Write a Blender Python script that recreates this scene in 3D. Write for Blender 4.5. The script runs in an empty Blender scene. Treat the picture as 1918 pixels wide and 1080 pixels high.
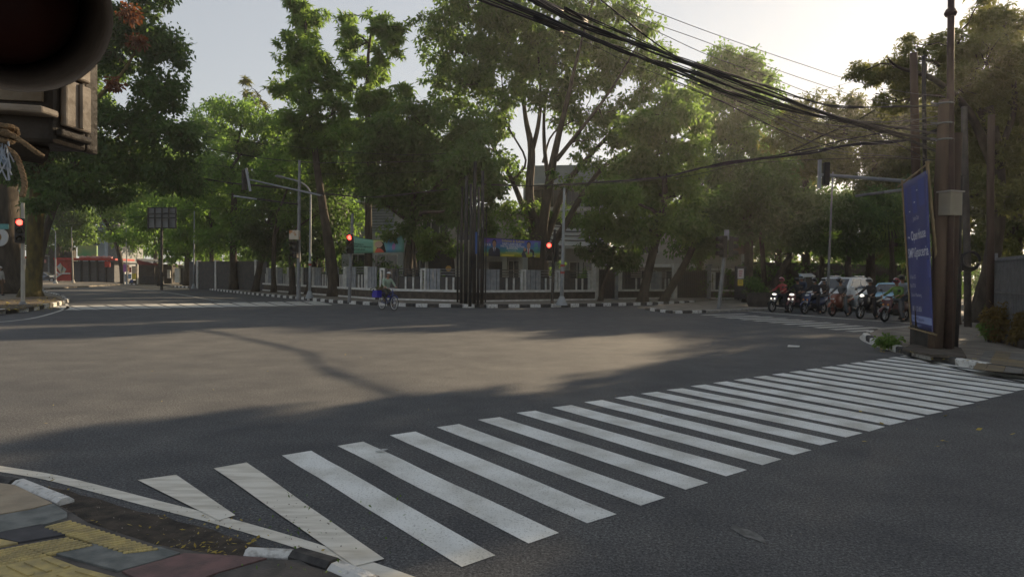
import bpy, bmesh, math, random
import numpy as np
from mathutils import Vector, Matrix, Euler

# ------------------------------------------------------------------ camera, sky, sun, exposure
scene = bpy.context.scene
COL = scene.collection
F = 1300.0; CAMH = 1.6
_p = math.radians(1.01); _r = math.radians(0.6)
_f = np.array([0, math.cos(_p), -math.sin(_p)]); _R = np.array([1.0, 0, 0]); _U = np.cross(_R, _f)
_Rc = math.cos(_r)*_R + math.sin(_r)*_U; _Uc = -math.sin(_r)*_R + math.cos(_r)*_U

cam_d = bpy.data.cameras.new("camera"); cam = bpy.data.objects.new("camera", cam_d); COL.objects.link(cam)
cam_d.sensor_width = 36.0; cam_d.lens = 36.0*F/1918.0; cam_d.clip_start = 0.05; cam_d.clip_end = 3000
m = Matrix(((_Rc[0], _Uc[0], -_f[0], 0), (_Rc[1], _Uc[1], -_f[1], 0), (_Rc[2], _Uc[2], -_f[2], CAMH), (0, 0, 0, 1)))
cam.matrix_world = m
scene.camera = cam

SUN_AZ = math.radians(42.0)      # clockwise from +Y
SUN_EL = math.radians(20.0)
world = bpy.data.worlds.new("World"); scene.world = world; world.use_nodes = True
nt = world.node_tree; nt.nodes.clear()
sky = nt.nodes.new("ShaderNodeTexSky"); sky.sky_type = 'NISHITA'; sky.sun_disc = False
sky.sun_elevation = SUN_EL; sky.sun_rotation = SUN_AZ; sky.dust_density = 0.4; sky.air_density = 1.0; sky.ozone_density = 1.0
bg = nt.nodes.new("ShaderNodeBackground"); bg.inputs[1].default_value = 0.145
wo = nt.nodes.new("ShaderNodeOutputWorld")
hs = nt.nodes.new("ShaderNodeHueSaturation"); hs.inputs["Saturation"].default_value = 0.62
nt.links.new(sky.outputs[0], hs.inputs["Color"]); ga = nt.nodes.new("ShaderNodeGamma"); ga.inputs["Gamma"].default_value = 0.46; nt.links.new(hs.outputs[0], ga.inputs[0]); nt.links.new(ga.outputs[0], bg.inputs[0]); nt.links.new(bg.outputs[0], wo.inputs[0])

sd = bpy.data.lights.new("sun", 'SUN'); sd.energy = 5.0; sd.angle = math.radians(0.6); sd.color = (1.0, 0.77, 0.50)
so = bpy.data.objects.new("sun", sd); COL.objects.link(so)
sdir = Vector((math.sin(SUN_AZ)*math.cos(SUN_EL), math.cos(SUN_AZ)*math.cos(SUN_EL), math.sin(SUN_EL)))
so.rotation_euler = sdir.to_track_quat('Z', 'Y').to_euler(); so.location = sdir*80
scene.view_settings.view_transform = 'Standard'; scene.view_settings.look = 'None'
scene.view_settings.exposure = 1.08; scene.view_settings.gamma = 1.0
scene.cycles.max_bounces = 8; scene.cycles.diffuse_bounces = 5; scene.cycles.glossy_bounces = 2
scene.cycles.transmission_bounces = 3; scene.cycles.volume_bounces = 0; scene.cycles.transparent_max_bounces = 6
scene.cycles.use_denoising = True

# ------------------------------------------------------------------ measuring: photograph pixel -> place
def ray(u, v): return _f*F + _Rc*(u-959) + _Uc*(540-v)
def G(u, v, z=0.0):
    d = ray(u, v); t = (z-CAMH)/d[2]; return Vector((d[0]*t, d[1]*t, z))
def D(u, v, Y):
    d = ray(u, v); t = Y/d[1]; return Vector((d[0]*t, Y, CAMH+d[2]*t))

# ------------------------------------------------------------------ materials
MATS = {}
def mat(name, c1, c2=None, scale=3.0, rough=0.8, bump=0.0, bscale=None, metal=0.0, detail=4.0, emis=None, contrast=(0.35, 0.65), spec=0.3, aniso=None):
    if name in MATS: return MATS[name]
    mt = bpy.data.materials.new(name); mt.use_nodes = True; MATS[name] = mt
    n = mt.node_tree; b = n.nodes["Principled BSDF"]
    b.inputs["Base Color"].default_value = (*c1, 1); b.inputs["Roughness"].default_value = rough
    b.inputs["Metallic"].default_value = metal; b.inputs["Specular IOR Level"].default_value = spec
    tc = n.nodes.new("ShaderNodeTexCoord"); src = tc.outputs["Object"]
    if aniso:
        mp = n.nodes.new("ShaderNodeMapping"); mp.inputs["Scale"].default_value = aniso
        n.links.new(src, mp.inputs[0]); src = mp.outputs[0]
    if c2 is not None:
        nz = n.nodes.new("ShaderNodeTexNoise"); nz.inputs["Scale"].default_value = scale; nz.inputs["Detail"].default_value = detail
        n.links.new(src, nz.inputs["Vector"])
        rp = n.nodes.new("ShaderNodeValToRGB"); rp.color_ramp.elements[0].position = contrast[0]; rp.color_ramp.elements[1].position = contrast[1]
        rp.color_ramp.elements[0].color = (*c1, 1); rp.color_ramp.elements[1].color = (*c2, 1)
        n.links.new(nz.outputs["Fac"], rp.inputs[0]); n.links.new(rp.outputs[0], b.inputs["Base Color"])
    if bump:
        nb = n.nodes.new("ShaderNodeTexNoise"); nb.inputs["Scale"].default_value = bscale or scale*4; nb.inputs["Detail"].default_value = 5
        n.links.new(src, nb.inputs["Vector"])
        bp = n.nodes.new("ShaderNodeBump"); bp.inputs["Strength"].default_value = bump; bp.inputs["Distance"].default_value = 0.02
        n.links.new(nb.outputs["Fac"], bp.inputs["Height"]); n.links.new(bp.outputs[0], b.inputs["Normal"])
    if emis:
        b.inputs["Emission Color"].default_value = (*emis[0], 1); b.inputs["Emission Strength"].default_value = emis[1]
    return mt

def leaf_mat(name, dark, light, trans, tfac=0.45, nscale=0.35):
    if name in MATS: return MATS[name]
    mt = bpy.data.materials.new(name); mt.use_nodes = True; MATS[name] = mt
    n = mt.node_tree; n.nodes.clear()
    out = n.nodes.new("ShaderNodeOutputMaterial")
    at = n.nodes.new("ShaderNodeAttribute"); at.attribute_name = "tint"
    tc = n.nodes.new("ShaderNodeTexCoord")
    nz = n.nodes.new("ShaderNodeTexNoise"); nz.inputs["Scale"].default_value = nscale; nz.inputs["Detail"].default_value = 2
    n.links.new(tc.outputs["Object"], nz.inputs["Vector"])
    ad = n.nodes.new("ShaderNodeMath"); ad.operation = 'ADD'
    mu = n.nodes.new("ShaderNodeMath"); mu.operation = 'MULTIPLY_ADD'; mu.inputs[1].default_value = 1.6; mu.inputs[2].default_value = -0.8
    n.links.new(nz.outputs["Fac"], mu.inputs[0])
    n.links.new(at.outputs["Fac"], ad.inputs[0]); n.links.new(mu.outputs[0], ad.inputs[1])
    oi = n.nodes.new("ShaderNodeObjectInfo"); m3 = n.nodes.new("ShaderNodeMath"); m3.operation = 'MULTIPLY_ADD'; m3.inputs[1].default_value = 0.5; m3.inputs[2].default_value = -0.2
    n.links.new(oi.outputs["Random"], m3.inputs[0]); a3 = n.nodes.new("ShaderNodeMath"); a3.operation = 'ADD'; n.links.new(ad.outputs[0], a3.inputs[0]); n.links.new(m3.outputs[0], a3.inputs[1])
    cl = n.nodes.new("ShaderNodeClamp"); n.links.new(a3.outputs[0], cl.inputs[0])
    mx = n.nodes.new("ShaderNodeMix"); mx.data_type = 'RGBA'
    mx.inputs[6].default_value = (*dark, 1); mx.inputs[7].default_value = (*light, 1)
    n.links.new(cl.outputs[0], mx.inputs[0])
    df = n.nodes.new("ShaderNodeBsdfPrincipled"); df.inputs["Roughness"].default_value = 0.55; df.inputs["Specular IOR Level"].default_value = 0.25
    n.links.new(mx.outputs[2], df.inputs["Base Color"])
    tr = n.nodes.new("ShaderNodeBsdfTranslucent")
    mx2 = n.nodes.new("ShaderNodeMix"); mx2.data_type = 'RGBA'
    mx2.inputs[6].default_value = (trans[0]*0.55, trans[1]*0.6, trans[2]*0.6, 1); mx2.inputs[7].default_value = (*trans, 1)
    n.links.new(cl.outputs[0], mx2.inputs[0]); n.links.new(mx2.outputs[2], tr.inputs[0])
    ms = n.nodes.new("ShaderNodeMixShader"); ms.inputs[0].default_value = tfac
    n.links.new(df.outputs[0], ms.inputs[1]); n.links.new(tr.outputs[0], ms.inputs[2])
    n.links.new(ms.outputs[0], out.inputs[0])
    return mt

def asphalt_mat():
    mt = bpy.data.materials.new("asphalt"); mt.use_nodes = True
    n = mt.node_tree; b = n.nodes["Principled BSDF"]; L = n.links
    tc = n.nodes.new("ShaderNodeTexCoord")
    def noise(s, d=3, r=0.6):
        z = n.nodes.new("ShaderNodeTexNoise"); z.inputs["Scale"].default_value = s; z.inputs["Detail"].default_value = d
        z.inputs["Roughness"].default_value = r; L.new(tc.outputs["Object"], z.inputs["Vector"]); return z
    big = noise(0.16, 4); mid = noise(1.3, 5, 0.7); fine = noise(70, 3, 0.85); fine2 = noise(42, 3, 0.85)
    vor = n.nodes.new("ShaderNodeTexVoronoi"); vor.inputs["Scale"].default_value = 75; L.new(tc.outputs["Object"], vor.inputs["Vector"])
    r1 = n.nodes.new("ShaderNodeValToRGB"); e = r1.color_ramp.elements
    e[0].position = 0.3; e[0].color = (0.050, 0.055, 0.063, 1); e[1].position = 0.72; e[1].color = (0.082, 0.085, 0.088, 1)
    L.new(big.outputs["Fac"], r1.inputs[0])
    r2 = n.nodes.new("ShaderNodeValToRGB"); e = r2.color_ramp.elements
    e[0].position = 0.34; e[0].color = (0.70, 0.70, 0.72, 1); e[1].position = 0.68; e[1].color = (1.2, 1.18, 1.14, 1)
    L.new(mid.outputs["Fac"], r2.inputs[0])
    r3 = n.nodes.new("ShaderNodeValToRGB"); e = r3.color_ramp.elements
    e[0].position = 0.36; e[0].color = (0.22, 0.22, 0.23, 1); e[1].position = 0.60; e[1].color = (1.75, 1.72, 1.68, 1)
    L.new(fine.outputs["Fac"], r3.inputs[0])
    r4 = n.nodes.new("ShaderNodeValToRGB"); e = r4.color_ramp.elements
    e[0].position = 0.0; e[0].color = (1, 1, 1, 1); e[1].position = 1.0; e[1].color = (0.0, 0.0, 0.0, 1)
    e2 = r4.color_ramp.elements.new(0.09); e2.color = (0.15, 0.15, 0.15, 1)
    L.new(vor.outputs["Distance"], r4.inputs[0])
    def mul(a, c):
        k = n.nodes.new("ShaderNodeMix"); k.data_type = 'RGBA'; k.blend_type = 'MULTIPLY'; k.inputs[0].default_value = 1
        L.new(a, k.inputs[6]); L.new(c, k.inputs[7]); return k.outputs[2]
    r5 = n.nodes.new("ShaderNodeValToRGB"); e = r5.color_ramp.elements
    e[0].position = 0.40; e[0].color = (0.42, 0.42, 0.43, 1); e[1].position = 0.62; e[1].color = (1.5, 1.5, 1.48, 1)
    L.new(fine2.outputs["Fac"], r5.inputs[0])
    c = mul(mul(mul(r1.outputs[0], r2.outputs[0]), r3.outputs[0]), r5.outputs[0])
    ad = n.nodes.new("ShaderNodeMix"); ad.data_type = 'RGBA'; ad.blend_type = 'ADD'; ad.inputs[0].default_value = 0.10
    L.new(c, ad.inputs[6]); L.new(r4.outputs[0], ad.inputs[7])
    L.new(ad.outputs[2], b.inputs["Base Color"])
    b.inputs["Roughness"].default_value = 0.78; b.inputs["Specular IOR Level"].default_value = 0.35
    bp = n.nodes.new("ShaderNodeBump"); bp.inputs["Strength"].default_value = 0.55; bp.inputs["Distance"].default_value = 0.006
    sm = n.nodes.new("ShaderNodeMath"); sm.operation = 'ADD'; L.new(fine.outputs["Fac"], sm.inputs[0]); L.new(fine2.outputs["Fac"], sm.inputs[1])
    L.new(sm.outputs[0], bp.inputs["Height"]); L.new(bp.outputs[0], b.inputs["Normal"])
    return mt

def paint_mat(name, c, wear=0.42, streak=None):
    """road paint: speckled, with worn spots where the asphalt shows"""
    if name in MATS: return MATS[name]
    mt = bpy.data.materials.new(name); mt.use_nodes = True; MATS[name] = mt
    n = mt.node_tree; b = n.nodes["Principled BSDF"]; L = n.links
    tc = n.nodes.new("ShaderNodeTexCoord"); src = tc.outputs["Object"]
    z = n.nodes.new("ShaderNodeTexNoise"); z.inputs["Scale"].default_value = 70; z.inputs["Detail"].default_value = 3; z.inputs["Roughness"].default_value = 0.8
    L.new(src, z.inputs["Vector"])
    z2 = n.nodes.new("ShaderNodeTexNoise"); z2.inputs["Scale"].default_value = 2.2; z2.inputs["Detail"].default_value = 5
    if streak:
        mp = n.nodes.new("ShaderNodeMapping"); mp.inputs["Rotation"].default_value = (0, 0, streak[0]); mp.inputs["Scale"].default_value = (1.2, streak[1], 1)
        L.new(src, mp.inputs[0]); L.new(mp.outputs[0], z2.inputs["Vector"])
    else: L.new(src, z2.inputs["Vector"])
    r = n.nodes.new("ShaderNodeValToRGB"); e = r.color_ramp.elements
    e[0].position = wear-0.10; e[0].color = (0.11, 0.11, 0.105, 1); e[1].position = wear+0.08; e[1].color = (*c, 1)
    L.new(z.outputs["Fac"], r.inputs[0])
    r2 = n.nodes.new("ShaderNodeValToRGB"); e = r2.color_ramp.elements
    e[0].position = 0.32; e[0].color = (0.70, 0.685, 0.65, 1); e[1].position = 0.6; e[1].color = (1, 1, 1, 1)
    L.new(z2.outputs["Fac"], r2.inputs[0])
    k = n.nodes.new("ShaderNodeMix"); k.data_type = 'RGBA'; k.blend_type = 'MULTIPLY'; k.inputs[0].default_value = 1
    L.new(r.outputs[0], k.inputs[6]); L.new(r2.outputs[0], k.inputs[7]); L.new(k.outputs[2], b.inputs["Base Color"])
    b.inputs["Roughness"].default_value = 0.75
    bp = n.nodes.new("ShaderNodeBump"); bp.inputs["Strength"].default_value = 0.4; bp.inputs["Distance"].default_value = 0.004
    L.new(z.outputs["Fac"], bp.inputs["Height"]); L.new(bp.outputs[0], b.inputs["Normal"])
    return mt

# ------------------------------------------------------------------ mesh builder
class MB:
    def __init__(s): s.v = []; s.f = []; s.m = []; s.mi = 0
    def add(s, vs, fs):
        o = len(s.v); s.v.extend([tuple(x) for x in vs]); s.f.extend([tuple(i+o for i in f) for f in fs]); s.m.extend([s.mi]*len(fs))
        return s
    def box(s, c, size, rot=0.0, R=None):
        c = Vector(c); hx, hy, hz = size[0]/2, size[1]/2, size[2]/2
        Rm = R if R is not None else Matrix.Rotation(rot, 3, 'Z')
        vs = [c + Rm @ Vector((x*hx, y*hy, z*hz)) for z in (-1, 1) for x, y in ((-1, -1), (1, -1), (1, 1), (-1, 1))]
        return s.add(vs, [(3, 2, 1, 0), (4, 5, 6, 7), (0, 1, 5, 4), (1, 2, 6, 5), (2, 3, 7, 6), (3, 0, 4, 7)])
    def beam(s, a, b, w, h=None, up=(0, 0, 1)):
        a = Vector(a); b = Vector(b); d = (b-a); L = d.length
        if L < 1e-6: return s
        x = d.normalized(); y = Vector(up).cross(x)
        if y.length < 1e-3: y = Vector((1, 0, 0)).cross(x)
        y.normalize(); z = x.cross(y)
        R = Matrix((x, y, z)).transposed()
        return s.box((a+b)/2, (L, w, h or w), R=R)
    def tube(s, pts, rad, n=8, cap=True):
        pts = [Vector(p) for p in pts]; k = len(pts)
        if not hasattr(rad, '__len__'): rad = [rad]*k
        vs = []; pn = None
        for i, p in enumerate(pts):
            t = (pts[min(i+1, k-1)]-pts[max(i-1, 0)])
            t = t.normalized() if t.length > 1e-9 else Vector((0, 0, 1))
            if pn is None:
                a = Vector((0, 0, 1)) if abs(t.z) < 0.9 else Vector((1, 0, 0)); pn = t.cross(a).normalized()
            else:
                pn = pn - t*pn.dot(t)
                pn = pn.normalized() if pn.length > 1e-6 else t.cross(Vector((1, 0, 0))).normalized()
            bn = t.cross(pn)
            for j in range(n):
                a = 2*math.pi*j/n; vs.append(p + (pn*math.cos(a)+bn*math.sin(a))*rad[i])
        fs = [(i*n+j, i*n+(j+1) % n, (i+1)*n+(j+1) % n, (i+1)*n+j) for i in range(k-1) for j in range(n)]
        if cap: fs += [tuple(range(n-1, -1, -1)), tuple(range((k-1)*n, k*n))]
        return s.add(vs, fs)
    def poly(s, pts): return s.add(pts, [tuple(range(len(pts)))])
    def prism(s, pts, h):
        """pts: closed ring in the plane, extruded by vector h"""
        pts = [Vector(p) for p in pts]; h = Vector(h) if hasattr(h, '__len__') else Vector((0, 0, h)); n = len(pts)
        vs = pts + [p+h for p in pts]
        fs = [tuple(range(n-1, -1, -1)), tuple(range(n, 2*n))] + [(i, (i+1) % n, n+(i+1) % n, n+i) for i in range(n)]
        return s.add(vs, fs)
    def ell(s, c, r, nu=12, nv=8, R=None, v0=0.0, v1=1.0):
        c = Vector(c); vs = []; r = r if hasattr(r, '__len__') else (r, r, r)
        for i in range(nv+1):
            th = math.pi*(v0+(v1-v0)*i/nv)
            for j in range(nu):
                ph = 2*math.pi*j/nu
                p = Vector((r[0]*math.sin(th)*math.cos(ph), r[1]*math.sin(th)*math.sin(ph), r[2]*math.cos(th)))
                if R is not None: p = R @ p
                vs.append(c+p)
        fs = [(i*nu+j, (i+1)*nu+j, (i+1)*nu+(j+1) % nu, i*nu+(j+1) % nu) for i in range(nv) for j in range(nu)]
        return s.add(vs, fs)
    def torus(s, c, R_, r, axis, n=24, k=8):
        c = Vector(c); a = Vector(axis).normalized(); x = a.orthogonal().normalized(); y = a.cross(x); vs = []
        for i in range(n):
            t = 2*math.pi*i/n; d = x*math.cos(t)+y*math.sin(t)
            for j in range(k):
                q = 2*math.pi*j/k; vs.append(c + d*(R_+r*math.cos(q)) + a*r*math.sin(q))
        fs = [(i*k+j, ((i+1) % n)*k+j, ((i+1) % n)*k+(j+1) % k, i*k+(j+1) % k) for i in range(n) for j in range(k)]
        return s.add(vs, fs)
    def loft(s, secs, cap=True, closed=True):
        n = len(secs[0]); vs = [p for q in secs for p in q]; rng = range(n) if closed else range(n-1)
        fs = [(i*n+j, i*n+(j+1) % n, (i+1)*n+(j+1) % n, (i+1)*n+j) for i in range(len(secs)-1) for j in rng]
        if cap: fs += [tuple(range(n-1, -1, -1)), tuple(range((len(secs)-1)*n, len(secs)*n))]
        return s.add(vs, fs)
    def build(s, name, mats, parent=None, world=False, smooth=False, fix=True, bevel=0.0):
        me = bpy.data.meshes.new(name)
        off = Vector(parent.location) if (parent is not None and world) else Vector((0, 0, 0))
        me.from_pydata([Vector(v)-off for v in s.v], [], s.f)
        if not isinstance(mats, (list, tuple)): mats = [mats]
        for q in mats: me.materials.append(q)
        me.polygons.foreach_set("material_index", s.m)
        if fix:
            b = bmesh.new(); b.from_mesh(me); bmesh.ops.recalc_face_normals(b, faces=b.faces); b.to_mesh(me); b.free()
        if smooth: me.polygons.foreach_set("use_smooth", [True]*len(me.polygons))
        o = bpy.data.objects.new(name, me); COL.objects.link(o)
        if parent is not None: o.parent = parent
        if bevel:
            md = o.modifiers.new("bevel", 'BEVEL'); md.width = bevel; md.segments = 2; md.limit_method = 'ANGLE'
        return o

def tag(o, label=None, cat=None, group=None, kind=None):
    if label: o["label"] = label
    if cat: o["category"] = cat
    if group: o["group"] = group
    if kind: o["kind"] = kind
    return o
def thing(name, label, cat, loc=(0, 0, 0), rz=0.0, group=None):
    o = bpy.data.objects.new(name, None); COL.objects.link(o); o.location = loc; o.rotation_euler = (0, 0, rz)
    o.empty_display_size = 0.2
    return tag(o, label, cat, group)
def struct(mb, name, m, **k): return tag(mb.build(name, m, **k), kind="structure")

def smooth_path(pts, n=6):
    pts = [Vector(p) for p in pts]; P = [pts[0]*2-pts[1]] + pts + [pts[-1]*2-pts[-2]]; out = []
    for i in range(1, len(P)-2):
        a, b, c, d = P[i-1:i+3]
        for k in range(n):
            t = k/n
            out.append(0.5*((2*b)+(c-a)*t+(2*a-5*b+4*c-d)*t*t+(3*b-a-3*c+d)*t**3))
    out.append(pts[-1]); return out

def text_mesh(body, size, spacing=1.0, bold=False, align='LEFT'):
    cu = bpy.data.curves.new("txt", 'FONT'); cu.body = body; cu.size = size; cu.align_x = align; cu.space_character = spacing
    cu.offset = 0.012*size if bold else 0; cu.resolution_u = 2
    o = bpy.data.objects.new("txt", cu); COL.objects.link(o)
    dg = bpy.context.evaluated_depsgraph_get(); me = bpy.data.meshes.new_from_object(o.evaluated_get(dg))
    vs = [v.co.copy() for v in me.vertices]; fs = [tuple(p.vertices) for p in me.polygons]
    bpy.data.objects.remove(o); bpy.data.curves.remove(cu); bpy.data.meshes.remove(me)
    return vs, fs

# ------------------------------------------------------------------ skinned figures
def skin(chains, sub=1):
    """chains: list of lists of (key, pos, r); the first vertex of the first chain is the root"""
    idx = {}; vs = []; rs = []; es = []
    for ch in chains:
        pr = None
        for key, pos, r in ch:
            if key not in idx: idx[key] = len(vs); vs.append(Vector(pos)); rs.append(r)
            if pr is not None and pr != key: es.append((idx[pr], idx[key]))
            pr = key
    me = bpy.data.meshes.new("sk"); me.from_pydata(vs, es, []); o = bpy.data.objects.new("sk", me); COL.objects.link(o)
    md = o.modifiers.new("s", 'SKIN'); md.use_smooth_shade = True
    for i, r in enumerate(rs): me.skin_vertices[0].data[i].radius = (r, r) if not hasattr(r, '__len__') else r
    me.skin_vertices[0].data[0].use_root = True
    if sub:
        m2 = o.modifiers.new("d", 'SUBSURF'); m2.levels = sub; m2.render_levels = sub
    dg = bpy.context.evaluated_depsgraph_get(); res = bpy.data.meshes.new_from_object(o.evaluated_get(dg))
    V = [v.co.copy() for v in res.vertices]; Fc = [tuple(p.vertices) for p in res.polygons]
    bpy.data.objects.remove(o); bpy.data.meshes.remove(me); bpy.data.meshes.remove(res)
    return V, Fc

# ------------------------------------------------------------------ trees
DENS = 2.9; PER = 0.82; LSC = 1.28
def leaf_arrays(rng, C, rc, per, L, W, flat=0.75, droop=0.35, sprig=0):
    """C: clump centres (n,3), rc radii (n,), per leaves per clump"""
    n = len(C); idx = np.repeat(np.arange(n), per); N = len(idx)
    d = rng.normal(size=(N, 3)); d /= np.linalg.norm(d, axis=1)[:, None]
    rr = rc[idx]*rng.random(N)**0.45
    P = C[idx] + d*rr[:, None]*np.array([1, 1, flat]); ct = rng.random(n); idx_ = idx
    if sprig:
        k = sprig; sel = rng.permutation(N)[:max(1, N//k)]; P = np.repeat(P[sel], k, axis=0); idx_ = np.repeat(idx[sel], k); N = len(P)
        ax = rng.normal(size=(N//k, 3))*0.7+np.array([0, 0, 0.55]); ax /= np.linalg.norm(ax, axis=1)[:, None]
        e1 = np.cross(ax, rng.normal(size=(N//k, 3))); e1 /= np.linalg.norm(e1, axis=1)[:, None]; e2 = np.cross(ax, e1)
        ang = np.tile(np.arange(k)*2*np.pi/k, N//k); ax, e1, e2 = [np.repeat(q, k, axis=0) for q in (ax, e1, e2)]
        A = e1*np.cos(ang)[:, None]+e2*np.sin(ang)[:, None]+ax*(0.25*rng.random((N, 1))); A[:, 2] -= droop*0.8
        t0 = np.repeat(rng.random(N//k), k)
    else:
        A = d*0.6 + rng.normal(size=(N, 3))*0.6; A[:, 2] -= droop; t0 = rng.random(N)
    A /= np.linalg.norm(A, axis=1)[:, None]
    Nn = rng.normal(size=(N, 3))*0.8 + np.array([0, -0.15, 0.75]); B = np.cross(Nn, A); B /= np.linalg.norm(B, axis=1)[:, None]+1e-9
    l = L*(0.7+0.6*rng.random(N))[:, None]; w = W*(0.7+0.6*rng.random(N))[:, None]
    tip = P + A*l; tip[:, 2] -= 0.18*l[:, 0]
    V = np.stack([P, P+A*l*0.45+B*w*0.5, tip, P+A*l*0.45-B*w*0.5], 1).reshape(-1, 3)
    tint = np.clip(t0*0.45 + 0.2*rng.random(N) + 0.35*ct[idx_] , 0, 1)
    return V, np.repeat(tint, 4)

def leaf_object(name, V, tint, material, parent, off):
    me = bpy.data.meshes.new(name); n = len(V); q = n//4
    me.vertices.add(n); me.vertices.foreach_set("co", (V-np.array(off)).astype(np.float32).ravel())
    me.loops.add(n); me.loops.foreach_set("vertex_index", np.arange(n, dtype=np.int32))
    me.polygons.add(q); me.polygons.foreach_set("loop_start", np.arange(0, n, 4, dtype=np.int32))
    me.update(calc_edges=True)
    a = me.attributes.new("tint", 'FLOAT', 'POINT'); a.data.foreach_set("value", tint.astype(np.float32))
    me.materials.append(material)
    o = bpy.data.objects.new(name, me); COL.objects.link(o); o.parent = parent
    return o

def limb(mb, a, b, r0, r1, rng, up=0.35, n=7, sides=7, wob=0.05):
    a = Vector(a); b = Vector(b); L = (b-a).length; mid = (a+b)/2 + Vector((0, 0, -0.0)); c1 = a + Vector((0, 0, L*up*0.5)) + (b-a)*0.25
    pts = []; rad = []
    for i in range(n+1):
        t = i/n; p = (1-t)**2*a + 2*(1-t)*t*c1 + t*t*b
        if 0 < i < n: p = p + Vector(rng.normal(size=3)*L*wob*0.5)
        pts.append(p); rad.append(r0+(r1-r0)*t)
    mb.tube(pts, rad, sides, cap=False); return list(zip(pts, rad))

def tree(name, label, trunk, blobs, leaf, bark, Y, cat="tree", group=None, extra=None, seed=1, L=0.26, W=0.12, per=90, dens=1.0, rc=0.75, limbs=(), sprig=0, droop=0.35, base_z=0.0, flat=0.75, depth=1.0, extra_root=True, parts=None):
    """trunk: [(u,v,r)...] at depth Y; blobs: [(u,v,ru,rv[,dY])] crown masses measured in the photograph at depth Y+dY"""
    rng = np.random.default_rng(seed); s = Y/F
    tp = [D(u, v, Y) for u, v, r in trunk]; tp[0].z = base_z
    root = thing(name, label, cat, (tp[0].x, tp[0].y, base_z), group=group)
    mb = MB(); tr = [r for _, _, r in trunk]
    pts = smooth_path(tp, 4); rr = list(np.interp(np.linspace(0, len(tr)-1, len(pts)), range(len(tr)), tr))
    if extra_root: rr[0] *= 1.5; rr[1] = rr[1]*1.12
    pts2 = [p+Vector((rng.normal()*0.03*r, rng.normal()*0.03*r, 0)) for p, r in zip(pts, rr)]
    pts2[0] = pts2[0]-Vector((0, 0, 0.12))
    mb.tube(pts2, rr, 12)
    nodes = list(zip(pts2, rr))[2:]
    for lb in limbs:
        lp = smooth_path([D(u, v, Y+(dy if False else 0)) + Vector((0, dd, 0)) for u, v, r, dd in lb], 4)
        lr = list(np.interp(np.linspace(0, len(lb)-1, len(lp)), range(len(lb)), [q[2] for q in lb]))
        mb.tube(lp, lr, 8, cap=False); nodes += list(zip(lp, lr))
    CC = []; RC = []
    for bl in blobs:
        u, v, ru, rv = bl[:4]; dY = bl[4] if len(bl) > 4 else rng.normal()*0.8
        c = D(u, v, Y+dY); R = Vector((ru*s, (ru+rv)*0.5*s*depth, rv*s))
        # limb to the blob
        lows = [q for q in nodes if q[0].z < c.z-0.1*abs(R.z)] or nodes
        a, ra = min(lows, key=lambda q: (q[0]-c).length - 2.0*q[1])
        rb = max(0.035, min(ra*0.75, 0.025*(a-c).length+0.03))
        nodes_l = limb(mb, a, c, rb, max(0.02, rb*0.4), rng, n=6, sides=6)
        nodes += nodes_l[2:]
        k = max(6, int(DENS*dens*(ru*rv*s*s)*3.2/(rc*rc)))
        d = rng.normal(size=(k, 3)); d /= np.linalg.norm(d, axis=1)[:, None]
        q = rng.random(k)**0.30
        P = np.array(c) + d*q[:, None]*np.array(R)
        w = np.sin(P[:, 0]*2.3/rc*.6+seed)*np.sin(P[:, 1]*2.0/rc*.6+1.3*seed)+np.sin(P[:, 2]*2.6/rc*.6+P[:, 0]*.9+.7*seed)
        P = P[w > -0.62]; out_ = rng.random(len(P)) < .07; P[out_] = np.array(c)+(P[out_]-np.array(c))*1.28; k = len(P)
        if k < 3: continue
        rcs = rc*(0.45+1.0*rng.random(k)**1.3)
        for i in range(0, k, 2):
            e = Vector(P[i]); aa, r2 = min(nodes_l[1:], key=lambda z: (z[0]-e).length)
            mb.tube([aa, (aa+e)/2+Vector(rng.normal(size=3)*0.12*(aa-e).length), e], [min(r2, 0.05), 0.022, 0.01], 4, cap=False)
        CC.append(P); RC.append(rcs)
    CC = np.concatenate(CC); RC = np.concatenate(RC)
    V, t = leaf_arrays(rng, CC, RC, int(per*PER), L*LSC, W*LSC, droop=droop, sprig=sprig, flat=flat)
    keep = np.repeat(V.reshape(-1, 4, 3)[:, :, 2].min(1) > 0.25, 4); V = V[keep]; t = t[keep]
    mb.build("trunk", bark, root, world=True, smooth=True, fix=False)
    leaf_object("crown", V, t, leaf, root, root.location)
    if extra:
        em, ebl = extra; EC = []
        for u, v, ru, rv in ebl:
            c = D(u, v, Y-3.5); d = rng.normal(size=(int(6+ru*rv*.05), 3)); EC.append(np.array(c)+d*np.array([ru*s, ru*s, rv*s])*.5)
        EC = np.concatenate(EC); V, t = leaf_arrays(rng, EC, np.full(len(EC), .38), 26, L*1.1, W*1.1); leaf_object("coloured_leaves", V, t, em, root, root.location)
    return root
# ================================================================== THE GROUND
ASPH = asphalt_mat()
mb = MB(); 
N_ = 24
for i in range(N_):
    for j in range(N_):
        x0 = -300+600*i/N_; x1 = -300+600*(i+1)/N_; y0 = -100+600*j/N_; y1 = -100+600*(j+1)/N_
        mb.poly([(x0, y0, 0), (x1, y0, 0), (x1, y1, 0), (x0, y1, 0)])
struct(mb, "road", ASPH)

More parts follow.
